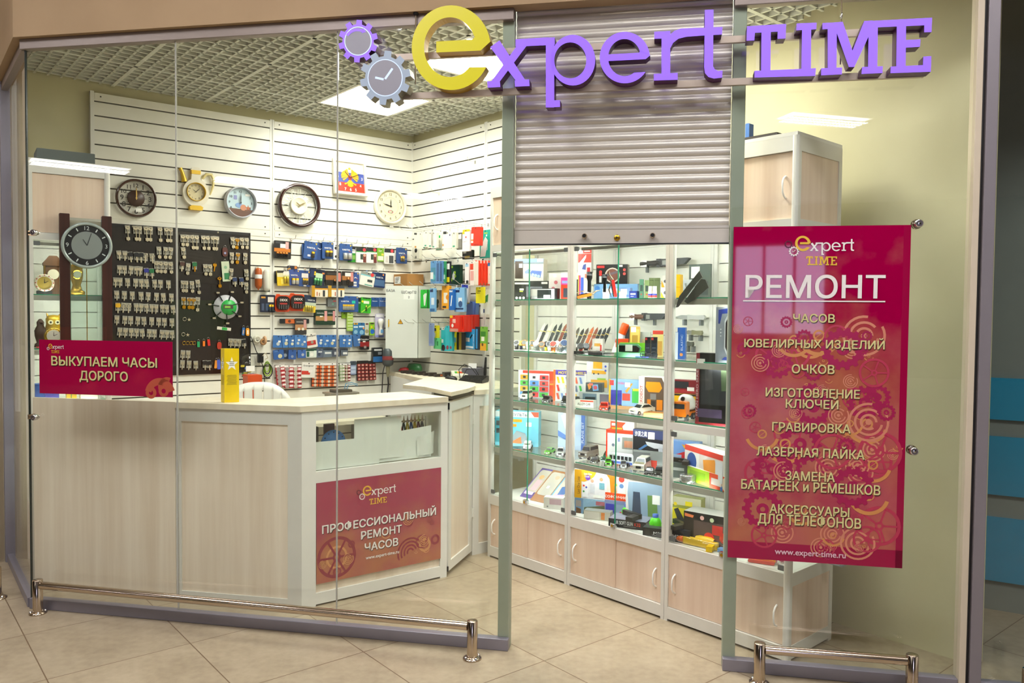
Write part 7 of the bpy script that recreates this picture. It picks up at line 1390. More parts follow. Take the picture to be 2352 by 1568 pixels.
s, z = C.px(1570, 622, .22); mb = MB(); mb.ext(rrect(-.035, .035, -.10, 0, .01, 3), 0, .012, M('#cfd6d6', .2, .2), 'y'); mb.tube([(-.015, -.003, -.08), (.0, -.006, -.05), (-.01, -.006, -.02)], .005, M('#aeb8bc', .2, .5), 6); tag(mb.build('clear_blister', fr=C, at=(s, .26, ZB4+.101)), 'silvery clear blister behind the yellow boxes', 'blister')
def sheath_knife(x0, x1, y, d, lab, cols, hgt, flip=False):
    s0, z = C.px(x0, y, d); s1 = C.px(x1, y, d)[0]; L = s1-s0; t = thing('sheath_knife', lab, 'knife', C, (s0, d, z), group='knives on the cabinet back panels'); k = hgt
    mb = MB(); mb.ext([(L*.42, -k*.5), (L*.9, -k*.32), (L, k*.38), (L*.98, k*.5), (L*.42, k*.5)], -.012, .012, M(cols[0], .5), 'y'); mb.build('sheath', t)
    mb = MB(); mb.lathe([(0, 0), (k*.3, .004), (k*.42, .02), (k*.34, L*.2), (k*.40, L*.34), (k*.46, L*.42)], M(cols[1], .35), ax='x', n=12); mb.build('grip', t)
    mb = MB(); mb.ext([(L*.36, -k*.55), (L*.44, -k*.55), (L*.44, k*.55), (L*.36, k*.55)], -.014, .014, M('#3a3c3e', .4), 'y'); mb.rect(L*.48, L*.58, -k*.3, k*.3, -.0125, M('#8a8c86', .5)); mb.build('strap', t)
    mb = MB(); mb.box(L*.04, L*.16, -.0135, -.0125, -.02, .02, PAPER); mb.build('price_sticker', t)
    for f in (.1, .62): mb = MB(); mb.box(L*f-.006, L*f+.006, .012, .03, -k*1.2, -k*.3, M('#7f8486', .4, .4)); mb.build('wall_clip', t)
sheath_knife(1471, 1585, 606, .36, 'knife in a dark sheath on the back panel above the top shelf', ('#3c3f3e', '#2a2624'), .042)
sheath_knife(1447, 1532, 727, .34, 'knife in a black sheath on the back panel above the straps', ('#34383a', '#6a4a3c'), .040)
def open_knife(x0, x1, y, d, col, lab):
    s0, z = C.px(x0, y, d); s1 = C.px(x1, y, d)[0]; L = s1-s0; t = thing('folding_knife', lab, 'knife', C, (s0, d, z), group='knives on the cabinet back panels')
    mb = MB(); mb.ext([(0, .002), (L*.18, -.011), (L*.45, -.010), (L*.45, .010), (L*.2, .012)], -.002, .002, M('#9a9c98', .3, .6), 'y'); mb.build('blade', t); mb = MB(); mb.ext([(L*.42, -.014), (L*.6, -.010), (L*.95, -.014), (L, 0), (L*.95, .012), (L*.6, .010), (L*.42, .014)], -.008, .008, M(col, .4, .3), 'y'); mb.build('grip', t)
    for f in (.25, .8): mb = MB(); mb.box(L*f-.006, L*f+.006, .003, .03, -.045, -.012, M('#7f8486', .4, .4)); mb.build('wall_clip', t)
open_knife(1552, 1621, 728, .36, '#b4b6b0', 'open silver knife on the back panel of the right cabinet'); open_knife(1573, 1614, 763, .36, '#8d8c6e', 'camouflage handled knife under the silver one'); open_knife(1571, 1593, 789, .36, '#5f6260', 'short dark knife under the camouflage one')
t = thing('hanging_sheath', 'pair of large dark sheaths hanging aslant behind the right cabinet door', 'sheath', C, (*(lambda q: (q[0], .022, q[1]))(C.px(1600, 625, .022)),))
def shp(pts): return [(C.px(a, b, .022)[0]-t_s, C.px(a, b, .022)[1]-t_z) for a, b in pts]
t_s, t_z = C.px(1600, 625, .022); SH_ = M('#4b4d48', .6, 0, 0, 'grey_green_leather')
mb = MB(); mb.ext(shp([(1552, 706), (1560, 680), (1606, 622), (1613, 636), (1600, 650), (1556, 705)]), 0, .008, SH_); mb.build('long_sheath', t); mb = MB(); mb.ext(shp([(1573, 692), (1580, 697), (1596, 688), (1629, 660), (1622, 642), (1612, 640)]), -.006, -.0005, SH_); mb.build('short_sheath', t)
s, z = C.px(1606, 607, .30); bx(1588, 1627, 607, ZB4, .28, .012, 0, '#55605a', [('r',.1,.06,.5,.4,'#e2e2da'),('r',.1,.5,.9,.9,'#3f4a48')], 'knife_card', 'dark knife card with a white label in the right cabinet', 'card')
# ---- watches and straps
def strap(x, yt, yb, col, lab, buck='#c9b46a', d=.22):
    s1, z1 = C.px(x+0, yt, d+.10); s0 = C.px(x-13, yb, d)[0]; z0 = ZB3 + .02; L = math.hypot(z1-z0, .1); t = thing('watch_strap', lab, 'watch strap', C, (s0, d, z0), rz=math.radians(28), group='watch straps on the middle shelf'); dx = 0
    A = math.atan2(.07, z1-z0); mb = MB(); mb.T = Matrix.Rotation(-A, 4, 'X') @ Matrix.Rotation(.26, 4, 'Y'); L = (z1-z0)*1.06
    mb.ext([(-.010, 0), (.010, 0), (.0085, L*.86), (0, L), (-.0085, L*.86)], 0, .0035, M(col, .55), 'y')
    for k in range(5): mb.rect(-.007, .007, L*(.08+.09*k), L*(.12+.09*k), -.0004, M('#3a332e' if col < '#5' else col, .7))
    mb.build('band', t); mb = MB(); mb.T = Matrix.Rotation(-A, 4, 'X') @ Matrix.Rotation(.26, 4, 'Y'); mb.box(-.011, .011, -.003, .005, L*.64, L*.67, M(buck, .25, .8)); mb.box(-.0115, .0115, -.002, .005, L*.55, L*.585, M(col, .55)); mb.build('buckle', t)
for i, (x, yt, c_) in enumerate(((1242, 738, '#e6e4d8'), (1249, 739, '#2a2a26'), (1259, 738, '#e4e0cc'), (1270, 740, '#23302a'), (1281, 737, '#3a423a'), (1292, 739, '#8a4a30'), (1300, 740, '#4a4d54'), (1323, 746, '#5a5648'), (1334, 749, '#2c3028'), (1344, 747, '#5a4a3c'), (1355, 745, '#c8642a'), (1365, 746, '#a3583c'), (1374, 748, '#2e3032'), (1384, 747, '#33383a'), (1393, 744, '#2a2e2e'))):
    strap(x, yt, 775, c_, '%s watch strap leaning on the middle shelf, %s from the left' % (['white', 'black', 'cream', 'dark green', 'olive', 'brown', 'grey', 'khaki', 'black', 'brown grey', 'orange', 'reddish brown', 'black', 'charcoal', 'black'][i], ORD[i]))
def watch(x, y, case, band, face, R, lab, d, yaw):
    s, z = C.px(x, y, d); t = thing('wrist_watch', lab, 'wrist watch', C, (s, d, ZB3), rz=math.radians(yaw), group='wrist watches on the middle shelf'); H = R*1.45
    mb = MB(); n = 20; q = []
    for i in range(n): a = 2*PI*i/n; q.append((0, R*1.05*math.cos(a), H + R*1.4*math.sin(a)))
    vs = [(x_, p[1]*k, H+(p[2]-H)*k) for x_ in (-R*.5, R*.5) for k in (1, .9) for p in q]; N_ = n
    fs = [(i, (i+1) % n, n+(i+1) % n, n+i) for i in range(n)] + [(2*n+i, 3*n+i, 3*n+(i+1) % n, 2*n+(i+1) % n) for i in range(n)] + [(i, 2*n+i, 2*n+(i+1) % n, (i+1) % n) for i in range(n)] + [(n+i, n+(i+1) % n, 3*n+(i+1) % n, 3*n+i) for i in range(n)]
    mb.add(vs, fs, M(band, .4, .2), True); mb.build('strap', t)
    A = Matrix.Translation((0, -R*.75, H+R*.75)) @ Matrix.Rotation(-.7, 4, 'X'); mb = MB(); mb.T = A; mb.lathe([(R*.8, -.006), (R*.92, -.008), (R, -.004), (R, .004), (0, .006)], M(case, .2, .8), ax='y', n=20); mb.build('case', t)
    mb = MB(); mb.T = A; mb.disc(0, 0, R*.82, -.0062, M(face, .3), 18); mb.rect(-.0008, .0008, 0, R*.6, -.0066, BLACK); mb.rect(0, R*.45, -.0008, .0008, -.0067, BLACK); mb.build('dial', t)
    mb = MB(); mb.T = Matrix.Translation((.004, -R*1.5, .0)); mb.box(-.02, .02, -.012, .012, 0, .002, PAPER); mb.build('price_tag', t)
ws = [(1187, 784, '#b9bcc0', '#4a4c50', '#23262a', .019, 'silver watch with a black dial', .10), (1197, 782, '#c9a84a', '#27345e', '#e2d23a', .018, 'navy and yellow watch', .12), (1206, 776, '#d08a3a', '#cfc9b4', '#6a6a62', .02, 'rose gold rimmed watch on a pale band', .13), (1214, 780, '#c9c4b0', '#d9d4c0', '#b9b4a0', .018, 'pale gold watch', .11), (1223, 776, '#d58f3e', '#dcdcd4', '#5c5a54', .02, 'orange rimmed watch on a white band', .14), (1233, 782, '#c2c6c8', '#7a7f7a', '#d6d9d4', .02, 'steel watch with a white dial', .09), (1245, 784, '#d08a52', '#a3a49a', '#6e6c66', .019, 'rose gold watch with a grey dial', .08), (1255, 772, '#3a3a30', '#e6d01e', '#2a2a2a', .019, 'bright yellow strapped watch', .14), (1263, 778, '#c9ccce', '#e2e2dc', '#23262a', .02, 'white watch with a black dial', .12), (1271, 794, '#cfcdc4', '#e87a1c', '#c8402a', .022, 'orange strapped watch', .05), (1280, 784, '#dfe2e4', '#d9dcd8', '#e6e9ea', .022, 'large white faced watch', .09), (1290, 790, '#b4b8bc', '#8f9498', '#b9a08a', .018, 'steel watch with a beige dial', .08), (1298, 778, '#d6a04a', '#d9d9d4', '#e0d6b0', .02, 'gold faced watch', .13), (1296, 796, '#d0d4d8', '#9fb0bc', '#3a5f9a', .026, 'large chrome watch with a blue bezel', .05), (1322, 786, '#8f9296', '#3a3a3a', '#d6d4cc', .018, 'dark strapped watch right of the first post', .10), (1334, 792, '#6f7276', '#c84a42', '#23262a', .02, 'red strapped black watch', .08), (1346, 788, '#5f6266', '#2c2c2e', '#3a3d42', .02, 'black sports watch', .10)]
for i, (x, y, ca, ba, fa, R, lab, d) in enumerate(ws): watch(x, y, ca, ba, fa, R, lab + ' on the middle shelf', d, 38 + 9*math.sin(i*2.1))
# ---- middle shelf, knives and boxes
s, z1 = C.px(1427, 732, .20); t = thing('spray_can', 'white tube with an orange cap leaning on the middle shelf', 'tube', C, (s-.02, .17, ZB3+.004)); mb = MB(); h = z1-ZB3-.02; mb.T = Matrix.Rotation(-.2, 4, 'X') @ Matrix.Rotation(.28, 4, 'Y')
mb.lathe([(0, 0), (.021, 0), (.021, h*.68), (.0, h*.68)], M('#e4e4e8', .35), n=18); mb.disc(0, h*.4, .011, -.0213, M('#d63a2e', .4)); mb.build('tube_body', t); mb = MB(); mb.T = Matrix.Rotation(-.2, 4, 'X') @ Matrix.Rotation(.28, 4, 'Y'); mb.lathe([(.0225, h*.66), (.0225, h*.95), (.019, h), (0, h)], M('#ee5a14', .35), n=18); mb.build('cap', t)
bx(1447, 1470, 748, ZB3, .17, .05, 38, '#d2aa3a', [('r',.08,.1,.92,.92,'#e4c860'),('r',.22,.3,.78,.75,'#b98f2a'),('r',.1,.02,.6,.2,'#efece2')], 'gold_box', 'golden box leaning beside the orange capped tube', 'box', BG, side='#3a3630', lean=-.22)
bx(1436, 1448, 748, ZB3, .20, .03, 38, '#4a5054', [('r',.1,.5,.9,.9,'#7a8488')], 'dark_box', 'grey box behind the golden box', 'box', BG, lean=-.2)
bx(1415, 1442, 778, ZB3, .12, .05, 32, '#e9522e', [('r',.2,.35,.6,.7,'#f0ebe4'),('r',0,.5,.25,1,'#e9e2d8')], 'red_box', 'red and white carton behind the green case', 'box', BG)
bx(1425, 1482, 787, ZB3, .11, .03, 26, '#86d63a', [('r',.1,.2,.7,.8,'#6fc02c')], 'lime_box', 'lime green flat box behind the green case', 'box', BG)
t = thing('green_case', 'pale green open case with a black insert on the middle shelf', 'case', C, (C.px(1442, 806, .05)[0], .05, ZB3), rz=math.radians(24)); mb = MB(); mb.box(-.075, .075, 0, .06, 0, .022, M('#86cfa0', .35)); mb.build('tray', t); mb = MB(); mb.ext([(-.06, .024), (.055, .024), (.065, .05), (.045, .07), (-.06, .07)], .03, .04, M('#7fc898', .35)); mb.build('lid', t); mb = MB(); mb.ext([(-.055, .026), (.05, .026), (.058, .046), (.04, .06), (-.055, .06)], .02, .0295, BLACK); mb.rect(-.02, .02, .03, .065, .0195, PAPER); mb.build('insert', t)
for i, (a, b) in enumerate(((1482, 1494), (1496, 1509))): bx(a, b, 774, ZB3, .08+.01*i, .03, 32, '#26303a', [('r',0,0,1,.3,'#1a1d22'),('r',.05,.03,.4,.14,'#d63a3a'),('r',.2,.5,.8,.54,'#6a7480')], 'blade_box', 'tall black box with a red corner mark, %s of two' % ('left' if i == 0 else 'right'), 'box', 'tall black boxes on the middle shelf')
bx(1500, 1523, 759, ZB3, .20, .03, 34, '#ecd98a', [('r',.0,.0,1,.14,'#e2503e'),('r',.3,.4,.9,.95,'#d9a44a')], 'yellow_red_box', 'yellow and red card behind the tall black boxes', 'box', BG)
bx(1471, 1492, 762, ZB3, .25, .02, 20, '#dfe0d8', [('r',.2,.3,.7,.9,'#ecd6b0'),('c',.4,.5,.14,'#e2a078')], 'clear_box', 'clear box with orange print behind the golden box', 'box', BG)
bx(1548, 1573, 752, ZB3, .10, .06, 28, '#2f62b4', [('r',0,0,.35,.14,'#ecebe4'),('r',0,.15,.4,1,'#e4ecf6'),('v','ELASTIC',.82,.72,.5,.18,'#dfe8f4'),('c',.7,.85,.14,'#e2924a')], 'blue_box', 'tall blue box right of the second post on the middle shelf', 'box', BG)
bx(1361, 1384, 778, ZB3, .16, .04, 25, '#e2ded4', [('r',.2,.3,.8,.5,'#d9a44a'),('r',.75,.4,.9,.95,'#c83a34')], 'earbud_box', 'small white box before the black straps', 'box', BG)
def blade(x, y, d, L, lab, yaw, col='#2c2e30'):
    s, z = C.px(x, y, d); t = thing('sheathed_knife', lab, 'knife', C, (s, d, ZB3), rz=math.radians(yaw), group='knives lying on the middle shelf'); mb = MB(); mb.ext([(-L*.5, .0), (-L*.3, -.014), (.0, -.018), (L*.05, .0), (0, .018), (-L*.3, .014)], .001, .018, M(col, .4), 'z'); mb.build('sheath', t); mb = MB(); mb.rbox(L*.02, L*.5, -.009, .009, .002, .018, M('#3c3a38', .4), .006, 3, 'x'); mb.build('grip', t); mb = MB(); mb.box(-.012, .02, -.012, .012, .0185, .0195, PAPER); mb.build('price_tag', t)
blade(1341, 805, .05, .16, 'black sheathed knife lying at the shelf edge right of the first post', 30); blade(1385, 810, .05, .17, 'grey sheathed knife lying beside the green case', 28, '#5a5a5c'); blade(1360, 795, .13, .15, 'dark knife behind the sheathed ones', 24, '#3a3532')
s, z = C.px(1490, 812, .05); t = thing('eyeglasses', 'dark framed folded eyeglasses at the shelf edge', 'eyeglasses', C, (s, .05, ZB3+.0), rz=math.radians(28)); mb = MB()
for x in (-.028, .028): mb.torus((x, 0, .018), .017, .002, BLACK, 'y', 16, 6)
mb.tube([(-.011, 0, .02), (0, -.003, .024), (.011, 0, .02)], .002, BLACK, 6); mb.build('frame', t); mb = MB(); mb.tube([(-.046, 0, .02), (-.045, .01, .02), (.04, .03, .006)], .002, BLACK, 6); mb.tube([(.046, 0, .02), (.045, .014, .02), (-.04, .034, .006)], .002, BLACK, 6); mb.build('temple', t)
mb = MB(); mb.ext([(-.02, 0), (.03, -.006), (.05, .004), (.03, .010), (-.02, .012)], .001, .006, M('#3a4fb0', .4), 'z'); tag(mb.build('pen_knife', fr=C, at=(s-.06, .045, ZB3), rz=.5), 'small blue pen knife beside the eyeglasses', 'knife')
bx(1647, 1690, 705, ZB3-.0, .05, .06, 28, '#8f959e', [('p',[(.12,.05),(.95,.0),(.95,.1),(.3,.12),(.2,.3),(.12,.3)],'#2f3f8c'),('p',[(.42,.25),(.6,.12),(1,.12),(1,.9),(.6,.9),(.42,.75)],'#cfd2d6'),('p',[(.48,.28),(.62,.16),(1,.16),(1,.86),(.62,.86),(.48,.72)],'#2b201e'),('p',[(.3,.95),(.45,.9),(1,.9),(1,.97)],'#2f3f8c'),('c',.25,.4,.03,'#d6d9dc'),('c',.25,.46,.03,'#d6d9dc'),('c',.25,.52,.03,'#d6d9dc')], 'toy_box', 'silver toy box with a dark rounded window beside the tall poster', 'toy box', SG)
# ---- toy cars
def car(x, y, zb, d, yaw, L, col, kind, lab, roof=None, opened=False, cat='toy car'):
    s = C.px(x, y, d)[0]; t = thing('toy_car', lab, cat, C, (s, d, zb), rz=math.radians(yaw), group='model cars in the display cabinets'); m = M(col, .25, .1, 0, None, .4); GL = M('#31383c', .1, .2); Wd = L*.42; r = L*.075
    if kind == 'sedan': prof = [(0,.06),(0,.17),(.03,.215),(.27,.27),(.42,.40),(.70,.41),(.90,.29),(1,.27),(1,.08)]; win = ((.30,.28),(.43,.385),(.69,.395),(.84,.30)); wy = (.18, .80)
    elif kind == 'suv': prof = [(0,.10),(0,.30),(.02,.33),(.27,.35),(.35,.53),(.97,.53),(1,.48),(1,.10)]; win = ((.31,.37),(.37,.50),(.92,.50),(.94,.37)); wy = (.18, .80)
    else: prof = [(0,.10),(0,.26),(.22,.29),(.24,.36),(.34,.52),(.56,.52),(.58,.30),(1,.30),(1,.10)]; win = ((.28,.36),(.36,.49),(.54,.49),(.55,.36)); wy = (.2, .78)
    p = [(a*L, b*L) for a, b in prof]; n = len(p); mb = MB(); vs = []; 
    for sx in (-1, 1):
        for a, b in p: k = 1 - .22*max(0, b/L-.3)/.2; vs.append((sx*Wd/2*k, a, b))
    mb.add(vs, [tuple(range(n)), tuple(range(2*n-1, n-1, -1))], m); mb.add(vs, [(i, n+i, n+(i+1) % n, (i+1) % n) for i in range(n)], m); mb.build('body', t, bev=L*.012)
    mb = MB()
    for sx in (-1, 1):
        vs = []
        for a, b in win: k = 1 - .22*max(0, b-.3)/.2; vs.append((sx*(Wd/2*k+.0008), a*L, b*L))
        mb.add(vs, [(0, 1, 2, 3) if sx < 0 else (3, 2, 1, 0)], GL)
    (a0, b0), (a1, b1) = (win[0], win[1]); k0 = 1-.22*max(0, b0-.3)/.2; k1 = 1-.22*max(0, b1-.3)/.2; e = .004
    mb.add([(-Wd*.44*k0, a0*L-e*2, b0*L), (Wd*.44*k0, a0*L-e*2, b0*L), (Wd*.42*k1, a1*L-e*2, b1*L), (-Wd*.42*k1, a1*L-e*2, b1*L)], [(0, 1, 2, 3)], GL); mb.build('windows', t)
    for sx in (-1, 1):
        for q in wy: mb = MB(); mb.lathe([(0, -.006), (r*.5, -.006), (r*.55, -.004), (r*.6, -.007), (r, -.006), (r, .006), (0, .006)] if sx < 0 else [(0, -.006), (r, -.006), (r, .006), (r*.6, .007), (r*.55, .004), (r*.5, .006), (0, .006)], M('#1b1b1c', .6), (sx*Wd*.46, q*L, r), 'x', 16); mb.disc(0, 0, 0, 0, m) if False else None; mb.lathe([(0, sx*.0062), (r*.5, sx*.0062)], M('#b9bcc0', .25, .8), (sx*Wd*.46, q*L, r), 'x', 12); mb.build('wheel', t)
    h0 = prof[1][1]*L; mb = MB(); mb.rect(-Wd*.24, Wd*.24, h0*.62, h0*.92, -.0012, M('#2b2e30', .3)); mb.rect(-Wd*.47, Wd*.47, .07*L, .12*L, -.0015, M('#8d9194', .3, .5) if kind != 'sedan' else m); mb.rect(-Wd*.12, Wd*.12, .085*L, .11*L, -.002, PAPER); mb.build('grille', t)
    for sx in (-1, 1): mb = MB(); mb.rbox(sx*Wd*.37-Wd*.09, sx*Wd*.37+Wd*.09, -.002, 0, h0*.68, h0*.9, M('#e6e9ea', .15, .3), .002); mb.build('headlamp', t)
    if opened:
        for sx in (-1, 1):
            mb = MB(); mb.T = Matrix.Translation((sx*Wd*.49, L*.36, 0)) @ Matrix.Rotation(sx*.95, 4, 'Z'); mb.box(min(0, sx*.003), max(0, sx*.003), 0, L*.26, .1*L, .29*L, m) if False else mb.box(-.0015, .0015, 0, L*.27, .1*L, .29*L, m); mb.build('door', t)
        mb = MB(); mb.add([(-Wd*.42, L*.26, .27*L), (Wd*.42, L*.26, .27*L), (Wd*.4, L*.1, .42*L), (-Wd*.4, L*.1, .42*L)], [(0, 1, 2, 3), (3, 2, 1, 0)], m); mb.build('bonnet', t)
    return t
car(1203, 905, ZB2, .07, 28, .11, '#e8e4cc', 'suv', 'cream model off-road car at the left on the second shelf', opened=False)
car(1252, 918, ZB2, .06, 30, .10, '#2a2422', 'sedan', 'black vintage model car before the red boxed car set', opened=True)
car(1297, 920, ZB2, .08, 34, .10, '#23231f', 'pickup', 'black and yellow model truck beside the first post')
car(1321, 925, ZB2, .10, 34, .10, '#2b2b26', 'pickup', 'black model truck right of the first post')
car(1386, 938, ZB2, .05, 34, .11, '#e83a16', 'sedan', 'bright red model car with open doors and bonnet', opened=True)
car(1452, 948, ZB2, .05, -12, .135, '#eceade', 'sedan', 'white model saloon before the boxed robot')
car(1210, 1024, ZB1, .09, 40, .11, '#f0efea', 'sedan', 'white model sports car with open doors on the third shelf', opened=True)
car(1256, 1031, ZB1, .07, 20, .085, '#5fae2e', 'sedan', 'small green model car on the third shelf at the left', opened=False)
car(1286, 1040, ZB1, .06, 38, .10, '#cfd2d0', 'pickup', 'silver and gold model truck beside the first post')
car(1338, 1050, ZB1, .10, 12, .14, '#8a857a', 'suv', 'grey model off-road car on the third shelf')
car(1363, 1058, ZB1, .06, 30, .085, '#3a3a38', 'sedan', 'small black model car beside the green one')
car(1397, 1064, ZB1, .05, 40, .085, '#62c02a', 'suv', 'small bright green model car with open doors', opened=True)
car(1388, 1042, ZB1, .13, 8, .12, '#1f6a52', 'pickup', 'dark green vintage model lorry on the third shelf')
car(1432, 1066, ZB1, .08, 40, .08, '#9a9c9c', 'pickup', 'small silver model truck beside the white off-road car')
car(1466, 1076, ZB1, .04, 22, .145, '#ecead8', 'suv', 'white model off-road car with open doors on the third shelf', opened=True)
car(1490, 1086, ZB1, .035, 30, .09, '#2a2d30', 'sedan', 'black racing model car at the shelf edge')
car(1512, 1092, ZB1, .04, 30, .10, '#3a3f3c', 'pickup', 'dark grey model truck beside the second post')
s = C.px(1560, 950, .05)[0]; t = thing('toy_mixer_truck', 'orange toy concrete mixer with a white drum beside the second post', 'toy truck', C, (s, .05, ZB2), rz=math.radians(14)); OR = M('#ee7d16', .3, 0, 0, None, .3)
mb = MB(); mb.rbox(-.035, .035, 0, .05, .02, .095, OR, .006); mb.box(-.03, .03, .05, .16, .02, .04, OR); mb.build('cab', t); mb = MB(); mb.rect(-.028, .028, .06, .085, -.001, M('#31383c', .1)); mb.build('windscreen', t)
mb = MB(); mb.T = Matrix.Translation((0, .105, .085)) @ Matrix.Rotation(-.35, 4, 'X'); mb.lathe([(.012, -.065), (.03, -.05), (.042, 0), (.034, .045), (.018, .07)], M('#ecebe6', .35), ax='y', n=18); mb.build('drum', t)
for sx in (-1, 1):
    for q in (.02, .10, .14): mb = MB(); mb.lathe([(0, -.007), (.016, -.007), (.016, .007), (0, .007)], M('#232325', .6), (sx*.033, q, .016), 'x', 14); mb.lathe([(0, sx*.0072), (.008, sx*.0072)], M('#b9bcc0', .3, .6), (sx*.033, q, .016), 'x', 10); mb.build('wheel', t)
# ---- boxed toys
cs = [('r',0,0,1,.1,'#e23a26'),('r',.0,.0,.12,.12,'#ecebe6'),('r',.86,.1,1,1,'#e2421e'),('t','ALLOY',.93,.5,.06,'#f0d02a',.1)]
for i in range(4):
    for k in range(3): cs += [('r', .06+.27*k, .16+.21*i, .30+.27*k, .33+.21*i, ['#d99a1e','#dcdce2','#d63a3a','#3fae3a','#4a8ad6','#d63a3a','#e2a42a','#48b04a','#c8322e','#4a8ad6','#d63a3a','#3fae3a'][(i*3+k) % 12])]; cs += [('r', .13+.27*k, .20+.21*i, .21+.27*k, .29+.21*i, '#23262a')]
bx(1191, 1273, 851, ZB2, .22, .04, 26, '#c9ccd6', cs, 'toy_car_set', 'red boxed set of twelve small cars on the second shelf', 'toy box', SG)
ms = [('r',0,0,1,.16,'#4a3aa0'),('t','MOTORWHEELS',.52,.13,.09,'#ecd92a',.75),('r',0,0,.06,1,'#e2641e'),('r',.92,.1,1,1,'#3a2a8a'),('r',.86,.1,.92,.9,'#e2e0da')]
for i in range(3):
    for k in range(6): ms += [('p', [(.09+.125*k,.22+.26*i),(.15+.125*k,.22+.26*i),(.19+.125*k,.42+.26*i),(.13+.125*k,.42+.26*i)], ['#e2b41e','#d6c82a','#5a6a86','#3fae4a','#d6583a','#6a8ac0','#d6322e','#e2e2e6'][(i*6+k) % 8])]
bx(1272, 1353, 850, ZB2, .25, .04, 28, '#d6dada', ms, 'toy_car_set', 'violet edged boxed set of small cars behind the first post', 'toy box', SG)
bx(1349, 1396, 829, ZB2, .30, .03, 24, '#d9d8d2', [('r',0,0,.24,.26,'#ecebe2'),('r',.3,.0,.72,.18,'#e6a81e'),('r',.24,.22,.9,.30,'#e6a81e'),('c',.34,.30,.04,'#3a3a3a'),('c',.55,.30,.04,'#3a3a3a'),('r',.2,.44,.96,.62,'#eaa81e'),('r',.5,.4,.9,.44,'#8fc02a'),('c',.88,.12,.05,'#4a5ac0'),('c',.88,.22,.05,'#4a5ac0'),('c',.8,.8,.08,'#6a78c8')], 'toy_truck_card', 'tall card with two yellow toy trucks on the second shelf', 'toy box', SG)
bx(1331, 1401, 901, ZB2, .20, .06, 24, '#b9c0bc', [('r',.12,.1,.56,.9,'#6a8494'),('r',.2,.35,.52,.85,'#2b363e'),('c',.22,.85,.04,'#c9ccce'),('r',.66,.1,.98,.9,'#6a6470')], 'model_car_box', 'grey window box with a dark model car on the second shelf', 'toy box', SG, key='mc')
bx(1346, 1382, 879, TOPS['mc'], .21, .05, 26, '#3f4a50', [('p',[(.1,.2),(.3,.05),(.35,.5),(.2,.8)],'#d9923a'),('p',[(.4,.2),(.75,.15),(.8,.8),(.45,.9)],'#7ab0dc'),('r',.2,.05,.45,.3,'#d66a5a'),('c',.6,.5,.12,'#d65a6a')], 'puzzle_box', 'dark box with coloured shapes stacked on the grey window box', 'toy box', SG)
bx(1321, 1362, 919, ZB2, .10, .05, 22, '#e2e4d8', [('t','ALLOY CAR',.5,.72,.36,'#4a4e48',.7),('r',.3,0,1,.22,'#e8472e')], 'model_car_box', 'flat white and red model car box before the first post', 'toy box', SG)
bx(1401, 1471, 872, ZB2, .20, .06, 22, '#8ab4e2', [('r',0,0,.06,1,'#e6b41e'),('r',.02,.03,.15,.2,'#d6323a'),('t','СТРОЙКА',.36,.16,.07,'#e06a94',.24),('r',.06,.36,.4,.86,'#3a3fa0'),('r',.42,.46,.66,.7,'#d84a3a'),('p',[(.5,.38),(.7,.1),(.74,.12),(.56,.44)],'#e0a03a'),('r',.72,.3,.95,.76,'#3fb04a'),('r',.74,.28,.94,.36,'#e2d03a'),('c',.36,.9,.06,'#3a3a48'),('r',.06,.88,1,1,'#c89a64'),('r',.5,.08,.66,.24,'#efece6')], 'building_set', 'blue building set box with a crane lorry on the second shelf', 'toy box', SG)
bx(1470, 1532, 865, ZB2, .18, .06, 20, '#ece9e2', [('v','NGEROBOT',.14,.97,.72,.1,'#d02a34'),('p',[(.2,.02),(.78,.02),(.88,.2),(.88,.98),(.2,.98)],'#6a5648'),('p',[(.26,.14),(.72,.14),(.8,.3),(.7,.42),(.34,.42),(.24,.28)],'#e89a1e'),('r',.4,.46,.6,.62,'#8a8886'),('r',.3,.62,.42,.92,'#e88a1a'),('r',.62,.62,.82,.9,'#e88a1a'),('r',.44,.66,.58,.95,'#3a3430'),('c',.92,.12,.05,'#e8823a')], 'toy_robot_box', 'white window box with an orange toy robot on the second shelf', 'toy box', SG)
t = thing('wooden_tray', 'small light wooden tray at the edge of the second shelf', 'tray', C, (C.px(1497, 958, .05)[0], .06, ZB2), rz=math.radians(14)); LWD = wood('light_pine', '#d09a5c', '#e0b27a', 14); mb = MB(); mb.box(-.055, .055, 0, .07, 0, .004, LWD)
for a in ((-.055, .055, 0, .005), (-.055, .055, .065, .07), (-.055, -.05, .005, .065), (.05, .055, .005, .065)): mb.box(a[0], a[1], a[2], a[3], .004, .022, LWD)
mb.build('tray_body', t)
bx(1545, 1609, 905, ZB2, .19, .06, 16, '#e8b61e', [('r',0,0,1,.08,'#23201c'),('r',.5,.45,1,.98,'#6a4a2a'),('r',.55,.3,.75,.4,'#efece2'),('c',.7,.6,.1,'#8a8a9a')], 'toy_truck_box', 'yellow and black toy truck box in the right cabinet', 'toy box', SG, key='yt')
bx(1547, 1604, 873, TOPS['yt'], .20, .06, 16, '#7a2028', [('r',0,.1,.6,.6,'#23262a'),('r',.0,.7,1,.95,'#a32a32'),('r',.55,.5,.8,.78,'#efece6')], 'model_car_box', 'dark red window box stacked on the yellow truck box', 'toy box', SG)
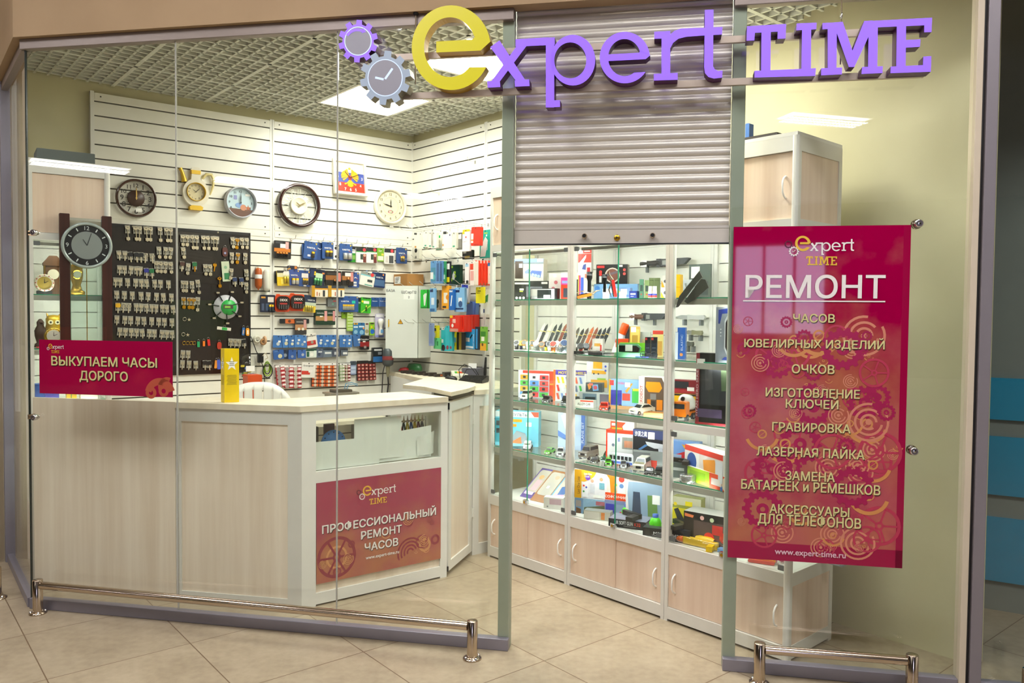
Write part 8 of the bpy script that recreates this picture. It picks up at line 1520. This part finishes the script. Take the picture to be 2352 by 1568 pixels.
bx(1607, 1694, 812, ZB2+.0, .05, .07, 12, '#1f1d1f', [('r',0,.0,.08,1,'#8f2a34'),('v','TITAN HERO SERIES',.055,.9,.7,.05,'#d9c9c9'),('r',.12,.12,.98,.72,'#34363a'),('p',[(.2,.2),(.36,.2),(.4,.5),(.22,.52)],'#4a4a4e'),('p',[(.56,.22),(.8,.2),(.82,.5),(.58,.52)],'#55664a'),('r',.02,.08,.2,.16,'#efece6'),('r',.05,.78,.6,.9,'#5a4a6a'),('c',.8,.84,.1,'#6a78b8'),('r',.0,.97,1,1,'#b8303a')], 'toy_figure_box', 'large black window box of toy figures beside the tall poster', 'toy box', SG)
bx(1137, 1237, 945, ZB1, .13, .08, 34, '#6fc4dc', [('r',0,0,1,.16,'#cfd9d8'),('t','КАТАПУЛЬТЫ',.45,.13,.085,'#4a5a60',.6),('p',[(.82,.0),(1,.0),(1,.14),(.9,.14)],'#e8523a'),('r',.3,.22,.62,.30,'#ee9a1e'),('r',.28,.36,.5,.44,'#ee9a1e'),('r',.0,.2,.2,.9,'#2a9aae'),('r',.03,.28,.16,.42,'#23343a'),('r',.03,.5,.16,.64,'#23343a'),('p',[(.3,.9),(.5,.55),(.7,.62),(.8,.92)],'#8a9aa0'),('p',[(.34,.92),(.6,.72),(.62,.92)],'#e2703a'),('r',.72,.3,.84,.42,'#efece6')], 'catapult_box', 'turquoise catapult toy box on the third shelf', 'toy box', SG)
bx(1283, 1343, 946, ZB1, .30, .04, 26, '#b9d0ea', [('r',.86,0,1,1,'#4a72c0'),('v','PLANE SET',.96,.8,.55,.09,'#e2eaf4'),('p',[(.1,.1),(.3,.05),(.6,.9),(.5,.95)],'#e6eef4'),('p',[(.4,.1),(.5,.1),(.66,.6),(.56,.62)],'#dfe8f2'),('p',[(.0,.5),(.6,.75),(.6,.85),(0,.65)],'#5a82c8'),('r',.2,.0,.45,.1,'#f0efea')], 'plane_set_box', 'pale blue aeroplane set box behind the first post', 'toy box', SG)
bx(1394, 1458, 988, ZB1, .18, .06, 22, '#e23a1a', [('r',.05,.1,.92,.95,'#d6dad8'),('r',.55,.2,.9,.55,'#8f948c'),('r',.62,.3,.9,.5,'#c88a6a'),('r',.4,.22,.48,.34,'#8a9ac8'),('c',.25,.45,.05,'#7a8aa0')], 'playset_box', 'red framed playset box on the third shelf', 'toy box', SG, top='#e8482a', key='ps')
bx(1404, 1455, 968, TOPS['ps'], .20, .05, 22, '#e8e4de', [('p',[(0,0),(.65,.1),(.5,.6),(.55,1),(0,1)],'#e8441e'),('r',.05,.25,.2,.55,'#f2e6e0'),('r',.05,.78,.5,.95,'#e8b01e')], 'flat_toy_box', 'flat red and white box stacked on the red framed playset', 'toy box', SG)
bx(1457, 1534, 988, ZB1+.035, .20, .05, 20, '#23252c', [('p',[(0,0),(1,0),(1,.3),(.3,.25),(0,.2)],'#3a4470'),('t','沙漠之鹰',.22,.2,.13,'#e2e2e4',.34),('r',.42,.06,.6,.28,'#efece6'),('p',[(.35,.36),(.95,.42),(.95,.54),(.6,.56),(.4,.48)],'#c9ccd2'),('p',[(.7,.52),(.82,.52),(.84,.9),(.74,.9)],'#b9bcc6'),('p',[(.15,.62),(.35,.45),(.42,.48),(.22,.64)],'#4a78b0'),('t','AIR SPORT GUN',.32,.84,.085,'#ececec',.5),('r',.1,.88,.4,.9,'#e2b01e')], 'toy_gun_box', 'dark air sport gun box standing on the third shelf', 'toy box', SG)
bx(1457, 1530, 1036, ZB1, .19, .08, 20, '#8f9694', [('r',0,.1,.5,.7,'#6a6e70'),('r',.2,.5,.7,.95,'#d6402e')], 'grey_toy_box', 'grey box lying under the air sport gun box', 'toy box', SG)
t = thing('toy_bus', 'white and blue toy bus before the red framed playset', 'toy bus', C, (C.px(1425, 1045, .13)[0], .13, ZB1), rz=math.radians(12)); mb = MB(); mb.rbox(-.075, .075, 0, .045, .01, .065, M('#e2e6ec', .3), .006); mb.rect(-.074, .074, .012, .026, -.001, M('#3a5ab0', .35)); mb.build('body', t); mb = MB()
for k in range(6): mb.rect(-.068+.024*k, -.05+.024*k, .034, .056, -.0012, M('#2b3338', .15))
mb.build('windows', t)
for x in (-.05, .05): mb = MB(); mb.lathe([(0, -.003), (.012, -.003), (.012, .008), (0, .008)], BLACK, (x, 0, .012), 'y', 12); mb.build('wheel', t)
bx(1543, 1602, 1014, ZB1, .20, .06, 18, '#6f9ad6', [('r',0,.0,.1,.16,'#d6323a'),('p',[(.05,.45),(.5,.3),(.8,.35),(.95,.95),(.05,.95)],'#d6323a'),('r',.12,.4,.4,.56,'#9ab8d6'),('p',[(.4,.08),(.75,.16),(.8,.24),(.5,.2)],'#e2a82a'),('c',.3,.92,.07,'#23262a'),('c',.75,.95,.07,'#23262a')], 'toy_engine_box', 'blue box with a red fire engine picture in the right cabinet', 'toy box', SG)
bx(1541, 1583, 1064, ZB1, .12, .07, 16, '#55605c', [('r',.1,.3,.7,.5,'#b9c0bc')], 'toy_gun_case', 'grey case carrying a black toy pistol in the right cabinet', 'toy box', SG, key='gc')
bx(1583, 1648, 1032, ZB1, .09, .08, -24, '#e8ded6', [('r',0,0,1,.16,'#e23a2a'),('r',0,.86,1,1,'#3a7ac8'),('r',0,.16,.4,.86,'#f0efea'),('c',.2,.45,.13,'#2f5aa6'),('p',[(.5,.3),(.8,.2),(.9,.7),(.55,.85)],'#ee9a2a'),('r',.82,.2,1,.8,'#dfe4ea')], 'toy_box', 'white toy box with red top and blue foot in the right cabinet', 'toy box', SG, side='#e4e0dc')
s, z1 = C.px(1577, 1091, .06); t = thing('round_tin', 'round silver tin on the third shelf of the right cabinet', 'tin', C, (s, .07, ZB1)); mb = MB(); mb.lathe([(0, 0), (.04, 0), (.04, .026), (0, .026)], M('#b9bcbc', .25, .8), n=26); mb.build('tin_body', t); mb = MB(); mb.lathe([(.0415, .02), (.0415, .036), (.038, .039), (0, .039)], M('#c6c9c8', .22, .8), n=26); mb.build('lid', t)
bx(1596, 1672, 1086, ZB1, .05, .07, -20, '#e8502a', [('r',0,0,.46,1,'#a8d020'),('r',.05,.2,.38,.8,'#8ab818'),('r',.5,.3,.7,.75,'#f0e6e0'),('c',.8,.5,.09,'#e6d6c0')], 'flat_toy_box', 'lime and orange flat box at the edge of the third shelf', 'toy box', SG, top='#e6e4da')
# ---- cabinet floor
def lean_box(x0, x1, yt, d, H, col, it, lab, yaw, lean, wd):
    s, z = C.px((x0+x1)/2, yt+60, d); mb = MB(); mb.box(-wd/2, wd/2, 0, .045, 0, H, M(col, .35)); mb.ext(rrect(-wd*.42, wd*.42, H*.2, H*.94, .02, 3), -.001, 0, M('#c9c2b4', .2), 'y'); deco(mb, wd, H, -.0012, it, -wd/2, 0)
    o = mb.build('doll_box', fr=C, at=(s, d, ZB0+.002), rz=math.radians(yaw)); o.rotation_euler.x = lean; return tag(o, lab, 'toy box', 'doll boxes leaning on the cabinet floor')
lean_box(1180, 1240, 1075, .12, .26, '#6a58a0', [('c',.45,.3,.16,'#e0b07a'),('r',.3,.4,.7,.75,'#d6b8c0'),('r',.1,.8,.7,.9,'#d9c9e0')], 'violet doll box leaning back at the left of the cabinet floor', 4, -.95, .12)
lean_box(1200, 1270, 1085, .10, .27, '#a8744a', [('c',.6,.22,.13,'#e0b496'),('r',.3,.4,.75,.8,'#b9b4aa'),('r',.4,.5,.55,.58,'#efece6')], 'brown doll box leaning back between violet and blue ones', 4, -.95, .13)
lean_box(1235, 1298, 1095, .08, .26, '#5aa8d0', [('c',.6,.24,.13,'#e2b4a0'),('r',.2,.62,.75,.82,'#d6a8c8'),('p',[(.3,.4),(.7,.3),(.75,.6),(.35,.65)],'#3f6aa8')], 'blue doll box leaning back beside the first post', 4, -.95, .12)
bx(1249, 1293, 1143, ZB0, .045, .06, 30, '#e6e2da', [('r',.3,.1,.9,.6,'#c9a8b0'),('c',.2,.8,.04,'#8a8a8a')], 'white_toy_box', 'white flat toy box on the cabinet floor beside the first post', 'toy box', SG)
bx(1321, 1394, 1146, ZB0, .12, .08, 24, '#8ab0c8', [('r',0,0,.26,1,'#6a90b0'),('r',.04,.15,.2,.55,'#a39a92'),('p',[(.3,.55),(1,.3),(1,1),(.26,1)],'#56664a'),('r',.65,.1,.95,.35,'#a8626a'),('p',[(.05,.6),(.2,.7),(.2,1),(.05,1)],'#6a4a2a')], 'dinosaur_game_box', 'blue and green landscape box on the cabinet floor', 'toy box', SG, key='jb')
bx(1321, 1392, 1080, TOPS['jb'], .12, .08, 24, '#e6e4e6', [('r',0,0,.22,1,'#d6a01a'),('v','Last One Lost',.17,.85,.6,.09,'#2b2b30'),('p',[(.22,0),(.7,0),(.62,.2),(.5,.32),(.3,.42),(.22,.4)],'#e8b42a'),('c',.42,.26,.08,'#7a4ab8'),('t','Last One',.42,.16,.07,'#f0f2f6',.24),('t','Lost',.4,.25,.07,'#f0f2f6',.14),('c',.56,.36,.05,'#e0b090'),('r',.5,.46,.64,.8,'#d0d2d8'),('c',.84,.28,.055,'#d8a078'),('r',.78,.4,.94,.62,'#6fa8b8'),('r',.25,.42,.44,.95,'#f0f0f2'),('c',.3,.55,.03,'#d8302a'),('c',.38,.6,.03,'#3a4ab0'),('c',.3,.75,.03,'#3a9a4a'),('r',.6,.84,.92,.94,'#f0efe6')], 'game_box', 'yellow and white family game box stacked on the landscape box', 'toy box', SG)
bx(1390, 1437, 1150, ZB0, .17, .07, 22, '#7a8ab0', [('r',.05,.2,.45,.7,'#3a44a8'),('r',.55,.2,.95,.8,'#8aa0b8')], 'clear_toy_box', 'blue window box under the orange toy box', 'toy box', SG, key='cb')
bx(1388, 1441, 1090, TOPS['cb'], .18, .06, 22, '#ead9cc', [('r',0,.72,1,1,'#e8501e'),('t','СОФОНЧИК',.5,.92,.1,'#f4efe8',.86),('p',[(.1,.0),(.45,.0),(.55,.7),(.3,.72),(.25,.2)],'#ee8a1e'),('r',.6,.08,.9,.7,'#f0ede8'),('c',.74,.16,.12,'#e04a3a'),('c',.74,.42,.09,'#6a94c8'),('c',.5,.4,.06,'#c6d62a')], 'toy_box', 'orange and white toy box with large orange lettering band', 'toy box', SG)
bx(1441, 1530, 1108, ZB0, .20, .06, 20, '#e2ded8', [('p',[(.06,.02),(.9,.0),(1,.1),(1,.95),(.1,.95),(.04,.3)],'#8da4b8'),('p',[(.18,.25),(.34,.25),(.38,.8),(.16,.8)],'#3f4a5c'),('p',[(.52,.3),(.74,.3),(.78,.85),(.54,.85)],'#6a8a4a'),('r',.64,.28,.82,.5,'#f0efea'),('r',.88,.55,.95,.75,'#d6502a')], 'toy_figure_box', 'rounded window box of two toy figures on the cabinet floor', 'toy box', SG)
bx(1342, 1400, 1174, ZB0, .055, .06, 26, '#c9c4b2', [('r',.0,.1,.6,.9,'#dcd8cc'),('r',.66,.1,.8,.9,'#e08a4a')], 'small_window_box', 'small beige window box before the landscape box', 'toy box', SG, top='#8f9690')
t = thing('toy_gun_box', 'black air soft gun box lying on the cabinet floor', 'toy box', C, (C.px(1440, 1215, .05)[0], .05, ZB0), rz=math.radians(22)); gb = MB(); gb.box(-.105, .105, 0, .13, 0, .045, M('#24252a', .35)); gb.add([(-.105, 0, .0454), (.105, 0, .0454), (.105, .13, .0454), (-.105, .13, .0454)], [(0, 1, 2, 3)], M('#8d92a4', .3)); gb.build('carton', t)
mb = MB(); mb.text('AIR SOFT GUN', -.02, .018, .02, -.0008, M('#e6e6e6', .4), .03, 'c', .105); mb.text('K32', .058, .018, .018, -.0008, M('#d8402e', .4), .03, 'c', .034); mb.rect(-.02, .05, .01, .0125, -.0008, M('#9a9a9a', .5)); mb.build('lettering', t)
def pistol(fr, at, rz, lab, k=1.0):
    t = thing('toy_pistol', lab, 'toy pistol', fr, at, rz=rz, group='toy pistols lying on boxes'); m = M('#27241f', .35)
    mb = MB(); mb.rbox(-.085*k, .05*k, -.013*k, .013*k, .001, .026*k, m, .005, 3, 'z'); mb.build('slide', t); mb = MB(); mb.ext([(.01*k, -.012*k), (.05*k, -.012*k), (.075*k, -.085*k), (.035*k, -.095*k)], .001, .024*k, M('#33302a', .45), 'z'); mb.build('grip', t); mb = MB(); mb.torus((-.004*k, -.026*k, .012*k), .014*k, .0028*k, m, 'z', 14, 6); mb.build('trigger_guard', t)
sx, dx = C.px(1450, 1180, .10)[0], .12
pistol(C, (sx+.0, .125, ZB0+.0462), math.radians(-8), 'black toy pistol lying on the air soft gun box')
s = C.px(1563, 1064, .13)[0]; pistol(C, (s, .155, TOPS['gc']), math.radians(10), 'black toy pistol lying on the grey case', .8)
for i, (x, d) in enumerate(((1441, .18), (1506, .12))):
    s, z = C.px(x, 1160, d); t = thing('bead_bottle', 'lime bottle of beads with a blue cap, %s one' % ('rear' if i == 0 else 'front'), 'bottle', C, (s, d, ZB0), group='lime bead bottles on the cabinet floor'); LG = M('#57d61c', .3); mb = MB(); mb.lathe([(0, 0), (.028, 0), (.032, .02), (.032, .05), (.026, .068), (.014, .078)], LG, n=20)
    for q in range(14): a = 2*PI*q/14; mb.lathe([(0, .006), (.006, 0), (0, -.006)], LG, (.031*math.cos(a), .031*math.sin(a), .02+.012*(q % 3)), n=6)
    mb.build('bottle_body', t); mb = MB(); mb.lathe([(.016, .074), (.016, .094), (0, .096)], M('#3f62b0', .35), n=16); mb.build('cap', t)
s, z = C.px(1413, 1178, .10); mb = MB(); mb.ext([(-.03, .0), (.03, .0), (.034, .012), (.01, .03), (.0, .05), (-.008, .05), (-.004, .026)], 0, .004, M('#e0406a', .4)); tag(mb.build('pink_toy_part', fr=C, at=(s, .15, ZB0+.0), rz=.6), 'pink toy shape sticking up behind the air soft gun box', 'toy')
bx(1478, 1528, 1213, ZB0, .035, .05, 24, '#26282a', [('t','M22',.66,.72,.34,'#e4e4e4',.4),('r',.4,.8,1,.84,'#d6d6d6'),('r',.05,.2,.3,.8,'#3a3a38')], 'toy_gun_box', 'black box lettered M22 left of the second post', 'toy box', SG)
bx(1538, 1581, 1216, ZB0, .05, .08, 16, '#25272a', [('t','M22',.42,.78,.36,'#e4e4e4',.46),('r',.2,.84,.6,.87,'#d6d6d6')], 'toy_gun_box', 'black box lettered M22 right of the second post', 'toy box', SG, key='m2')
pistol(C, (C.px(1560, 1205, .09)[0], .11, TOPS['m2']), math.radians(-25), 'black toy pistol lying on the M22 box right of the post', .9)
bx(1549, 1606, 1143, ZB0, .20, .06, 14, '#8d9040', [('r',0,0,1,.22,'#b9b89a'),('c',.1,.2,.06,'#e2c81e'),('r',.45,.1,.7,.22,'#e2d01e'),('r',.0,.3,.5,.9,'#d6c81e'),('p',[(.05,.35),(.2,.3),(.5,.7),(.35,.95)],'#2e3436'),('p',[(.5,.6),(.66,.3),(.7,.34),(.56,.66)],'#2e3436'),('r',.44,.5,.66,.66,'#efece6')], 'toy_gun_box', 'olive and yellow toy gun box in the right cabinet', 'toy box', SG)
bx(1579, 1680, 1182, ZB0, .10, .12, 10, '#2c2624', [('r',0,0,1,.2,'#1d1a1a'),('p',[(.02,.06),(.2,.1),(.18,.18),(.02,.16)],'#e07a4a'),('c',.36,.14,.04,'#e2b0a8'),('c',.55,.16,.04,'#b9c8a0'),('r',.2,.24,.98,.95,'#5a4a46'),('c',.5,.72,.1,'#d8382e'),('c',.8,.66,.1,'#d8442e'),('r',.56,.3,.76,.6,'#c83a34'),('r',.78,.52,.92,.76,'#efe6e0')], 'toy_buggy_box', 'black window box with a red toy buggy in the right cabinet', 'toy box', SG, top='#a3a49c')
t = thing('water_gun_pack', 'yellow toy water gun in a clear bag at the cabinet floor edge', 'toy gun', C, (C.px(1608, 1258, .06)[0], .07, ZB0), rz=math.radians(6)); YG = M('#f2c413', .3); mb = MB(); mb.rbox(-.10, .09, -.016, .016, .004, .036, YG, .010, 3, 'z'); mb.lathe([(.018, -.04), (.024, -.02), (.024, .04), (.016, .06)], YG, (.0, .02, .028), 'x', 14); mb.ext([(.05, -.015), (.08, -.015), (.09, -.06), (.06, -.066)], .004, .03, YG, 'z'); mb.build('gun_body', t); mb = MB(); mb.lathe([(.010, -.135), (.016, -.125), (.018, -.10), (.0, -.10)], M('#ee6a1a', .35), (0, 0, .02), 'x', 12); mb.build('nozzle', t)
mb = MB(); mb.lathe([(.01, -.15), (.04, -.11), (.05, 0), (.045, .11), (.01, .15)], G_BAG, (0, 0, .03), 'x', 10); o = mb.build('bag_film', t); o.scale = (1, 1.2, .58); o.location = (0, 0, .012); mb = MB(); mb.rbox(.10, .14, -.03, .01, .004, .02, M('#6a9ad6', .3), .006, 3, 'z'); mb.build('blue_part', t)
t = thing('rainbow_toy', 'rainbow coloured bubble toy in a clear bag under the tall poster', 'toy', C, (C.px(1748, 1302, .07)[0], .08, ZB0), rz=math.radians(20)); mb = MB()
for k, c_ in enumerate(('#e8402a', '#ee8a1e', '#ecd21e', '#4ab83a', '#3a7ad0', '#8a6ad0')): mb.rbox(-.06, .06, -.03+.012*k, -.019+.012*k, .002+.002*k, .016+.004*k, M(c_, .35), .005)
mb.build('bubble_sheet', t)
t = thing('pink_toy_bag', 'clear bag of pink toys beside the rounded cabinet corner', 'bag', C, (C.px(1795, 1300, .12)[0]-.03, .12, ZB0)); mb = MB()
for k in range(9): a, b = rnd.uniform(-.04, .04), rnd.uniform(-.03, .03); mb.lathe([(0, .0), (.011, .006), (.012, .02), (0, .034)], M(['#e0789a', '#d6a2b8', '#c8c0a8'][k % 3], .4), (a, b, .002+.014*(k % 3)), n=8)
mb.build('toy_pieces', t); mb = MB(); mb.rect(-.03, .03, .03, .05, -.05, M('#d6a83a', .4)); mb.build('header_card', t)
bx(1880, 1925, 1290, ZB0, .30, .05, 0, '#8a8f92', [('r',.1,.2,.9,.7,'#b9bcc0')], 'flat_grey_box', 'flat grey box at the back right of the cabinet floor', 'box')
